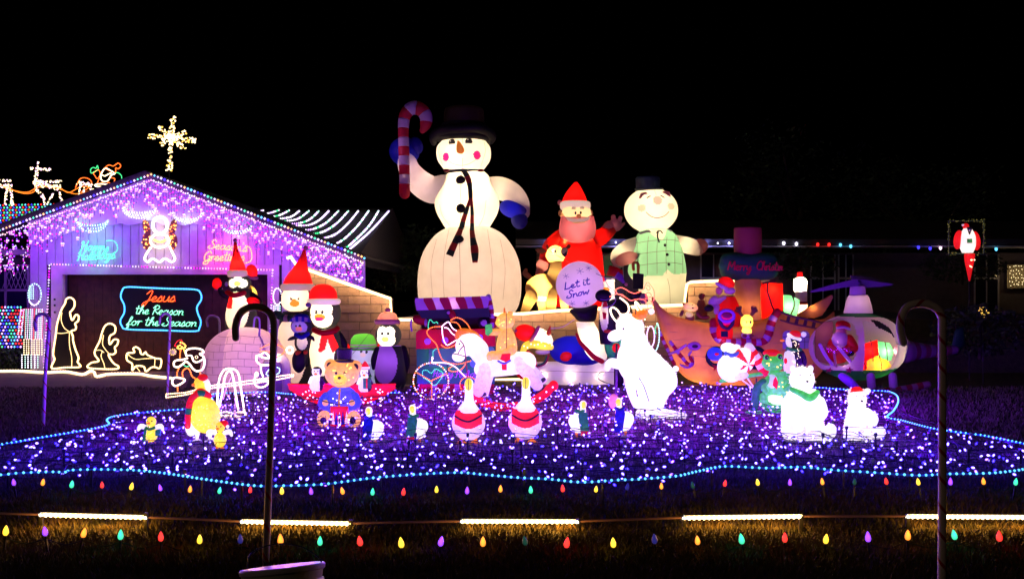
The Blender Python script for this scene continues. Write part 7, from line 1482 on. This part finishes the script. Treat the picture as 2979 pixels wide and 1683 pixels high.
f.stripes([(*p, hf(*p) + 3) for p in ZE((975, 600), (1010, 690), (1060, 790), (1090, 860), (1125, 935))], 5, [CWH, ny('cane_red', (.7, .02, .06))], 8); f.stripes([(*p, hf(*p) + 6) for p in ZE((1070, 700), (1120, 770), (1180, 850), (1250, 930), (1290, 910), (1270, 860))], 5, [CWH, ny('cane_red', (.7, .02, .06))], 8, name='cane_stripe'); f.t('hook', CWH, [(*p, hf(*p) + 4) for p in ZE((1290, 860), (1300, 920), (1250, 965), (1180, 940))], 3.4); f.t('bone', CWH, [(*p, hf(*p) + 8) for p in ZE((1070, 830), (1140, 790), (1220, 730))], 4)
sk = f.e('skull', CWH, 2011, 1004, 20, 12.5, 6, d=hf(2011, 1004)); f.patch('skull_eye', INK, sk, (2012, 1004, 9, 5)); f.t('skull_neck', CWH, [(2000, 1018, 60), (1993, 1028, 60)], 3)
def ring(nm, cx, cy, r, w_, m, d): f.t(nm, m, [(cx + r * math.cos(a * .5236), cy + r * math.sin(a * .5236), d) for a in range(12)], w_, closed=True)
ring('wreath', 2071, 1034, 25, 6, ny('dark_green', (.012, .07, .04)), 64); f.slab('wreath_bow', R_, ZF((205, 560), (250, 575), (310, 565), (280, 590), (285, 630), (255, 595), (225, 630), (232, 590)), 5, d=68); ring('wreath', 2183, 1036, 27, 6, ny('dark_green', (.012, .07, .04)), 62); f.slab('wreath_bow', mat('dark_red_bow', (.2, .01, .02), .7), ZF((600, 530), (640, 545), (680, 530), (680, 600), (640, 570), (600, 600)), 5, d=68)
for x, y, rx_, ry_ in ((2277, 985, 15, 26), (2327, 985, 14, 26)):
    wn = f.slab('arched_window', mat('window_purple', (.2, .12, .3), .5, em=.05, emc=(.5, .3, 1)), [(x - rx_, y + ry_)] + [(x - rx_ * math.cos(a * math.pi / 8), y - ry_ * .5 - rx_ * .9 * math.sin(a * math.pi / 8)) for a in range(9)] + [(x + rx_, y + ry_)], 5, d=hf(x, y))
    f.t('window_bar', INK, [(x, y - ry_, hf(x, y) + 6), (x, y + ry_, hf(x, y) + 6)], .7, sm=False)
    for yy in (-8, 6): f.t('window_bar', INK, [(x - rx_, y + yy, hf(x, y) + 6), (x + rx_, y + yy, hf(x, y) + 6)], .7, sm=False)
DRAIL = mat('dark_rail', (.1, .03, .04), .7)
f.t('stern_rail', DRAIL, [(*p, 62) for p in ZS((1340, 905), (1500, 960), (1700, 1000), (1860, 1040))], 3); f.t('stern_rail', DRAIL, [(*p, 60) for p in ZS((1330, 1000), (1500, 1050), (1700, 1090), (1840, 1120))], 2.5)
for i in range(5): x, y = ZS((1420 + i * 105, 945 + i * 26))[0]; f.slab('rail_gap_shade', mat('rail_shadow_board', (.05, .015, .02), .8), [(x, y), (x + 8, y + 2), (x + 4, y + 20), (x - 5, y + 18)], 4, d=58)  # dark slabs stand in for the shade between the stern rails
f.slab('stern_fin', WD, ZS((1640, 950), (1760, 870), (1900, 790), (2080, 690), (2090, 720), (2050, 800), (1990, 890), (1950, 950), (1850, 985), (1700, 980)), 20, d=-34); f.glow(2370, 895, -24, 3, (1, .5, .15))
mast = f.l('mast', WD, [(812, 38), (840, 37), (880, 37), (930, 40)], 2178, d=-10, glow=12, gy=[895], gc=(1, .5, .16), sm=False); f.l('mast_top', mat('nylon_dim_red', (.35, .07, .07), .6, tr=.5), [(662, 39), (668, 40), (745, 40)], 2178, d=-10, glow=.5, gy=[700], gc=(1, .4, .3), sm=False)
SLG = mat('nylon_sail', (.02, .12, .07), .6, tr=.5, c2=(.04, .18, .09), vs=2); sail = f.e('sail', SLG, 2178, 774, 88, 40, 34, d=6)
sf = lambda x, y: 40
V, Fc = [], []; N = 26
for i in range(N + 1):
    for k in range(N): pass
f.slab('sail_body', SLG, [(2178 + 86 * math.copysign(abs(math.cos(a)) ** .4, math.cos(a)), 774 + 41 * math.copysign(abs(math.sin(a)) ** .55, math.sin(a))) for a in [i * math.pi / 20 for i in range(40)]], 38, d=6, puff=1)
f.glow(2110, 780, 6, 3, (.7, 1, .4)); f.glow(2246, 785, 6, 3, (.7, 1, .4)); f.glow(2178, 774, 6, .8, (.5, 1, .6))
for t_, x, y, wm in (('Merry', 2108, 785, 66), ('Christm', 2190, 785, 74)):
    for st in script(t_, x, y, 12.5, .03, wmax=wm, slant=.15): f.t('letter_stroke', mat('sail_red_print', (.5, .01, .02), .6), [(a, b, 44) for a, b in st], 2)
# cargo and crew
def simple(nm, lab, cat, bx, by, Y, grp=None): return Fig(nm, lab, cat, bx, by, Y, grp)
f = simple('gift_box', 'large glowing red present aboard the ship, right of the mast', 'gift', 2243, 925, 18.3); f.slab('box', R_, cr([(2208, 830), (2214, 822), (2270, 824), (2280, 832), (2280, 920), (2274, 930), (2214, 932), (2207, 920)], 3, True), 34, d=-10, puff=1); f.glow(2243, 850, 2, 16, (1, .4, .12)); f.glow(2243, 900, 0, 8, (1, .25, .1)); f.t('ribbon', mat('dark_ribbon', (.12, .02, .02), .7), [(2228, 824, 22), (2226, 845, 26), (2234, 875, 28), (2246, 905, 26)], 2.6); f.t('ribbon_bow', MATS['dark_ribbon'], [(2214, 824, 24), (2230, 820, 26), (2250, 818, 24)], 2.4)
f = simple('gift_box', 'smaller glowing green present right of the red one on the ship', 'gift', 2303, 925, 18.3); f.slab('box', ny('panel_green', (.15, .65, .3)), [(2280, 858), (2300, 858), (2327, 872), (2326, 900), (2320, 918), (2282, 918)], 24, d=-6, puff=1); f.glow(2300, 890, 0, 12, (1, .9, .5)); f.t('ribbon', MATS['dark_ribbon'], [(2300, 858, 16), (2306, 880, 20), (2302, 900, 18), (2294, 918, 14)], 2.2)
f = simple('inflatable_lantern', 'glowing white lantern tower with red band at the back of the ship', 'lantern', 2330, 930, 18.8); f.l('post', W_, [(846, 17), (878, 17), (930, 18)], 2331, glow=12, gy=[900], sm=False); f.l('band', R_, [(877, 17.8), (885, 17.9)], 2331, sm=False); f.l('lamp_glass', W_, [(806, 10), (811, 17), (816, 19), (842, 19), (849, 17)], 2328, glow=50, gc=(1, .8, .5), sm=False); f.l('cap', R_, [(791, 7), (796, 8), (806, 9)], 2327, glow=.6)
f = simple('inflatable_santa', 'dim red santa with long beard steering at the ship mast', 'santa', 2110, 950, 17.6)
f.e('hat', R_, 2113, 824, 25, 19, 18, rot=20, glow=1.6, gc=(1, .4, .3)); f.t('hat_trim', CWH, [(2084, 824, 12), (2098, 834, 20), (2112, 840, 18)], 5.5); f.e('hair', CWH, 2122, 845, 17, 11, 14, d=4); f.e('face', PK, 2090, 845, 10, 12, 10, d=10); f.slab('beard', CWH, ZS((560, 690), (600, 720), (700, 690), (760, 720), (640, 790), (560, 850), (480, 830), (470, 780), (500, 730)), 12, d=10, puff=1)
f.l('coat', R_, [(862, 20), (885, 30), (915, 36), (950, 34)], 2118, glow=3, gy=[900], gc=(1, .35, .25)); f.t('cuff', CWH, [(2082, 892, 20), (2080, 906, 20)], 8); f.e('glove', K_, 2058, 896, 14, 11, 10, d=20); f.glow(2100, 850, 50, .8, (.9, .5, .7))
f = simple('inflatable_monkey', 'tan monkey with pale belly looking over the ship bow rail', 'monkey', 2010, 935, 17.9); hd = f.e('head', TA, 2009, 892, 23, 13, 14, rot=12, glow=2.5, gc=(1, .6, .2)); f.e('ear', BR, 1990, 884, 5, 5); f.patch('eye', INK, hd, (2013, 895, 3, 2.5)); f.patch('eye', INK, hd, (2012, 886, 1.8, 1.6)); f.e('belly', sh('belly', (1, .7, .3), .9), 2005, 914, 12, 10, 10, rot=20); f.t('arm', BR, [(1985, 905, 6), (1980, 915, 8)], 5); f.t('arm', BR, [(2028, 910, 6), (2040, 922, 8), (2058, 922, 8)], 5); f.e('body', BR, 2008, 925, 14, 12, 10, d=-4)
f = simple('inflatable_reindeer', 'brown reindeer dim behind the monkey at the ship bow', 'reindeer', 2045, 930, 18.6); f.e('head', BR, 2041, 862, 9, 10, 8); f.l('body', BR, [(872, 9), (900, 16), (930, 18)], 2040); f.e('nose', mat('red_nose', (.5, .03, .02), .5), 2045, 858, 4, 4, d=8)
f = simple('inflatable_elf', 'magenta faced figure with round lilac hood behind the candy cane rail', 'elf', 2110, 985, 17.2); f.e('head', MAG, 2110, 926, 21, 24, 16, glow=2.2, gc=(1, .4, .7)); f.t('hood_ring', mat('hood_lilac', (.35, .2, .6), .7), [(2111 + 21 * math.cos(a * .5236), 918 + 16 * math.sin(a * .5236), 14) for a in range(12)], 5, closed=True); f.patch('mouth', mat('mouth_dark_red', (.25, .01, .05), .5), 18, (2111, 916, 14, 9)); f.t('beard_trim', mat('beard_dark_green', (.05, .06, .05), .8), [(2090, 930, 12), (2098, 948, 16), (2112, 956, 18), (2126, 944, 14), (2130, 930, 12)], 5); f.l('coat', R_, [(945, 18), (960, 24), (985, 22)], 2108, glow=2, gc=(1, .3, .2)); f.slab('apron', DG, [(2093, 962), (2112, 962), (2112, 978), (2093, 978)], 5, d=20)
f = simple('inflatable_reindeer', 'yellow reindeer with eye patch and brown antlers behind the striped rail', 'reindeer', 2172, 985, 17.25); hd = f.e('head', Y_, 2173, 935, 18, 21, 16, glow=9, gc=(1, .8, .3)); f.e('muzzle', Y_, 2172, 962, 14, 18, 13, glow=7, gc=(1, .8, .3), d=2); f.e('chest', W_, 2171, 974, 16, 10, 10, d=4)
f.t('patch_string', INK, [(2156, 926), (2170, 933), (2188, 930)], .8, host=hd, off=.5); f.patch('eye_patch', INK, hd, (2180, 936, 4, 4.2)); f.patch('eye', INK, hd, (2168, 937, 2, 3)); f.t('mouth', SEAM, [(2172, 956, 16), (2178, 953, 16), (2180, 958, 16)], .6)
for sg in (-1, 1):
    f.t('antler', BR, [(2172 + sg * 12, 918, -2), (2172 + sg * 20, 908, -2), (2172 + sg * 26, 896, -2)], [4, 5, 5]); f.t('antler_point', BR, [(2172 + sg * 20, 908, -2), (2172 + sg * 30, 903, -2)], 4); f.t('antler_point', BR, [(2172 + sg * 20, 904, -2), (2172 + sg * 17, 893, -2)], 4); f.e('hoof', BR, 2172 + sg * 10, 976, 7, 5, 6, d=18)
f.l('body', BR, [(970, 14), (985, 16)], 2172, d=-8)
# ================================================================ helicopter
f = Fig('inflatable_helicopter', 'white and green inflatable helicopter with clear cabin, right of the ship', 'helicopter', 2500, 1130, 17.2)
HWm = ny('heli_white', (.66, .54, .58)); HG = ny('heli_green', (.012, .14, .05))
VIN = bpy.data.materials.new('clear_vinyl'); VIN.use_nodes = True; _n = VIN.node_tree.nodes; _l = VIN.node_tree.links; _t = _n.new('ShaderNodeBsdfTransparent'); _g = _n.new('ShaderNodeBsdfGlossy'); _g.inputs['Roughness'].default_value = .12; _x = _n.new('ShaderNodeMixShader'); _x.inputs[0].default_value = .03
_t.inputs[0].default_value = (.95, .85, .9, 1); _l.new(_t.outputs[0], _x.inputs[1]); _l.new(_g.outputs[0], _x.inputs[2]); _l.new(_x.outputs[0], _n['Material Output'].inputs[0])
w1 = cr(ZH((745, 925), (860, 893), (955, 915), (985, 1000), (988, 1140), (945, 1255), (870, 1300), (730, 1292), (665, 1215), (650, 1100), (690, 985)), 4, True)
w2 = cr(ZH((1048, 950), (1100, 905), (1180, 960), (1290, 1010), (1345, 1090), (1352, 1200), (1315, 1300), (1240, 1335), (1130, 1345), (1050, 1340)), 4, True)
body = f.e('cabin', HWm, 2497, 1008, 143, 98, 78, splits=[('window', VIN, w1), ('window', VIN, w2), ('visor', K_, ZH((1130, 890), (1200, 900), (1290, 960), (1330, 1040), (1340, 1090), (1290, 1050), (1190, 975))), ('keel', HG, lambda x, y: y > 1073 - max(0, x - 2560) * .12, 1), ('roof_panel', HG, lambda x, y: y < 921 + (x - 2490) * .02 and x > 2440, 1)])
for x, y, d, W, c in ((2590, 1020, 0, 12, (1, .68, .5)), (2440, 1090, 20, 2.5, (.8, .3, 1)), (2400, 960, 30, 1.6, (1, .4, .5)), (2560, 1090, 0, 5, (.4, 1, .5)), (2520, 980, 30, 2, (1, .4, .4))): f.glow(x, y, d, W, c)
ST = mat('star_red_print', (.4, .01, .06), .6)
for x, y, r in ((2404, 1074, 9), (2452, 1072, 11), (2362, 1062, 7)): f.patch('star', ST, body, [(x + r * (1 if k % 2 == 0 else .42) * math.sin(k * math.pi / 5), y - r * (1 if k % 2 == 0 else .42) * math.cos(k * math.pi / 5)) for k in range(10)], off=1)
f.l('rotor_mast', HWm, [(858, 26), (864, 30), (885, 36), (910, 41)], 2497, glow=4, gy=[885], gc=(1, .6, .6), sm=False); f.l('rotor_neck', PU, [(832, 20), (840, 22), (862, 23)], 2495, glow=.6, gc=(1, .6, .8), sm=False)
BLD = mat('blade_lilac', (.14, .09, .17), .6)
f.slab('rotor_blade', BLD, [(2490, 812), (2470, 814), (2430, 824), (2385, 836), (2352, 846), (2356, 850), (2400, 845), (2450, 836), (2492, 832)], 7, d=10); f.slab('rotor_blade', BLD, [(2490, 812), (2520, 814), (2560, 820), (2598, 826), (2594, 829), (2560, 834), (2520, 836), (2492, 832)], 7, d=-4); f.e('rotor_hub', BLD, 2491, 824, 13, 10, 10, d=4)
f.slab('rotor_blade', BLD, [(2486, 800), (2550, 806), (2575, 812), (2550, 816), (2490, 812)], 5, d=-40)
f.stripes([(2635, 1022, 0), (2670, 1021, -6), (2710, 1021, -12), (2745, 1021, -18), (2790, 1018, -24)], [34, 26, 20, 17, 12], [mat('tail_white', (.3, .16, .24), .6, tr=.3), mat('tail_red', (.25, .02, .07), .6, tr=.3)], 9, name='tail_stripe'); f.slab('tail_fin', HG, [(2775, 1030), (2790, 960), (2815, 945), (2822, 1000), (2800, 1032)], 8, d=-28, puff=1)
f.t('skid', mat('skid_purple', (.3, .15, .6), .5), [(2424, 1088, 78), (2440, 1100, 84), (2470, 1128, 84)], [11, 13, 10]); f.stripes([(2470, 1136, 60), (2530, 1133, 60), (2600, 1126, 60), (2674, 1112, 60)], 10, [ny('skid_pink', (.5, .25, .3)), ny('skid_red', (.4, .02, .04))], 13, name='skid_stripe')
for x in (2515, 2578): f.t('skid_strut', HWm, [(x, 1090, 50), (x, 1118, 56)], 12)
f.glow(2460, 1100, 130, .7, (.3, .1, 1))
f = Fig('inflatable_santa', 'santa sitting behind the clear helicopter window', 'santa', 2420, 1075, 17.2)
f.e('hat', R_, 2444, 945, 22, 14, 16, d=26, rot=10); f.t('hat_trim', CWH, [(2424, 952, 36), (2442, 950, 42), (2460, 956, 36)], 4); f.e('face', PK, 2438, 965, 16, 16, 14, d=26); f.e('beard', CWH, 2434, 985, 24, 24, 16, d=30); f.e('coat', R_, 2440, 1015, 36, 42, 22, d=4); f.t('arm', R_, [(2460, 985, 30), (2470, 1010, 40), (2450, 1020, 46)], [14, 13, 10]); f.e('glove', K_, 2456, 1022, 15, 11, 10, d=46)
f.t('strap', CWH, [(2370, 1000, 50), (2385, 1030, 52), (2405, 1056, 50)], 5); f.t('strap', CWH, [(2420, 1005, 54), (2440, 1030, 56), (2458, 1050, 52)], 5); f.slab('seat', mat('seat_gold', (.25, .12, .05), .7), [(2372, 960), (2400, 935), (2425, 935), (2420, 1060), (2375, 1050)], 6, d=-10); f.glow(2415, 990, 66, 1.4, (1, .45, .6)); f.glow(2440, 1050, 52, .9, (1, .6, .6)); f.t('lever', TA, [(2410, 1020, 50), (2416, 1060, 50)], 4)
for lab, pts, m, W, c in (('orange red present in the helicopter cabin, left of the green one', [(2495, 1000), (2540, 985), (2545, 1030), (2500, 1050)], R_, 7, (1, .5, .15)), ('round green present in the helicopter cabin, upper right', [(2540, 990), (2575, 995), (2588, 1020), (2580, 1045), (2548, 1048), (2536, 1020)], ny('panel_green', (.15, .65, .3)), 8, (1, 1, .5)), ('yellow dome present in the helicopter cabin, lowest', [(2506, 1074), (2512, 1045), (2535, 1028), (2565, 1040), (2582, 1062), (2570, 1074)], Y_, 10, (1, .6, .08)), ('red and white striped present low in the helicopter cabin', [(2490, 1045), (2508, 1042), (2508, 1072), (2490, 1074)], R_, 2.5, (1, .4, .3))):
    cx = sum(p[0] for p in pts) / len(pts); cy = sum(p[1] for p in pts) / len(pts); f = Fig('gift_box', lab, 'gift', cx, max(p[1] for p in pts), 17.2); f.slab('box', m, pts, 14, d=34, puff=1); f.glow(cx, cy, 36, W, c); f.t('ribbon', MATS['dark_ribbon'], [(cx - 3, min(p[1] for p in pts) + 3, 44), (cx + 1, cy, 49), (cx + 4, max(p[1] for p in pts) - 4, 44)], 1.6)
# ================================================================ bird ornament on a post, small wreath
f = Fig('bird_ornament', 'lit penguin with red wings over a red icicle cone, in a square tinsel frame', 'ornament', 2820, 1104, 19.0)
f.e('wing', GRED, 2788, 697, 13, 28, 12, rot=8); f.e('wing', GRED, 2838, 700, 13, 28, 12, rot=-8); bd = f.l('body', GWH, [(662, 8), (672, 15), (690, 22), (715, 22), (735, 15)], 2812, d=6); f.e('hat', GRED, 2806, 658, 9, 8, 8, d=8); f.e('hat_bobble', GWP, 2797, 655, 4, 3, d=10); f.slab('beak', TIN, [(2800, 662), (2816, 664), (2808, 684)], 6, d=24); f.patch('eye', WP, 31, (2807, 671, 2.2, 3)); f.slab('gift', GDG, [(2801, 696), (2814, 696), (2814, 708), (2801, 708)], 6, d=26)
f.l('cone', GRED, [(738, 15), (760, 13), (790, 7), (817, 2)], 2820, sm=False); f.lights(Part(f.root, lambda x, y: 12), BW, (2823, 765, 8, 26), 5, 2.2)
TG = mat('tinsel_green', (.03, .1, .03), .5)
for a, b in (((2760, 645), (2760, 740)), ((2862, 640), (2862, 740)), ((2760, 738), (2862, 738)), ((2760, 642), (2862, 642))):
    fr = f.t('frame_side', TG, [a, b], 2, sm=False); mb = MB()
    for i in range(40): t = rnd(); bead(mb, (a[0] + (b[0] - a[0]) * t + U(-4, 4), a[1] + (b[1] - a[1]) * t + U(-4, 4), U(-3, 3)), U(.8, 1.4))
    tag(f.mesh('tinsel', gl('tinsel_spark', (.5, .5, .08), .35), mb.v, mb.f, fr, False), kind='stuff')
f.t('post', PLAST_K, [(2820, 817), (2820, 1104)], 2, sm=False); f.glow(2812, 700, 50, 1.2, (1, .6, .5))
f = Fig('small_wreath', 'tiny cluster of warm orange bulbs on a dark shrub at right', 'wreath', 2860, 935, 18.0); f.t('ring', mat('wreath_green', (.02, .06, .02), .8), [(2860 + 12 * math.cos(a * .5236), 903 + 12 * math.sin(a * .5236), 0) for a in range(12)], 4, closed=True); mb = MB()
for i in range(22): a = U(0, 6.28); r = U(5, 17); bead(mb, (2860 + r * math.cos(a), 905 + r * math.sin(a), U(2, 5)), U(.9, 1.7))
tag(f.mesh('bulbs', BY, mb.v, mb.f, None, False), kind='stuff'); f.t('stake', PLAST_K, [(2860, 915), (2860, 1118)], 1.4, sm=False)
# ================================================================ guy lines
for lab, a, b, Ya, Yb in (('thin dark guy line from the fawn head across the lilac snow ball', (1588, 722), (1760, 806), 21.5, 17.0), ('thin dark guy line from wall corner down past the green cap', (1140, 870), (1025, 1030), 20.3, 15.5), ('thin pale guy line right of the leaning snowman face', (1602, 955), (1672, 928), 17.2, 17.6)):
    p, q = P(*a, Ya), P(*b, Yb); o = empty('guy_line', p, lab, 'rope'); m = (p + q) / 2 - Vector((0, 0, .05)) - p; V, Fc = tubeg(cr([Vector((0, 0, 0)), m, q - p], 6), .005, 4); link('line', V, Fc, WIRE if 'dark' in lab else WP, o)
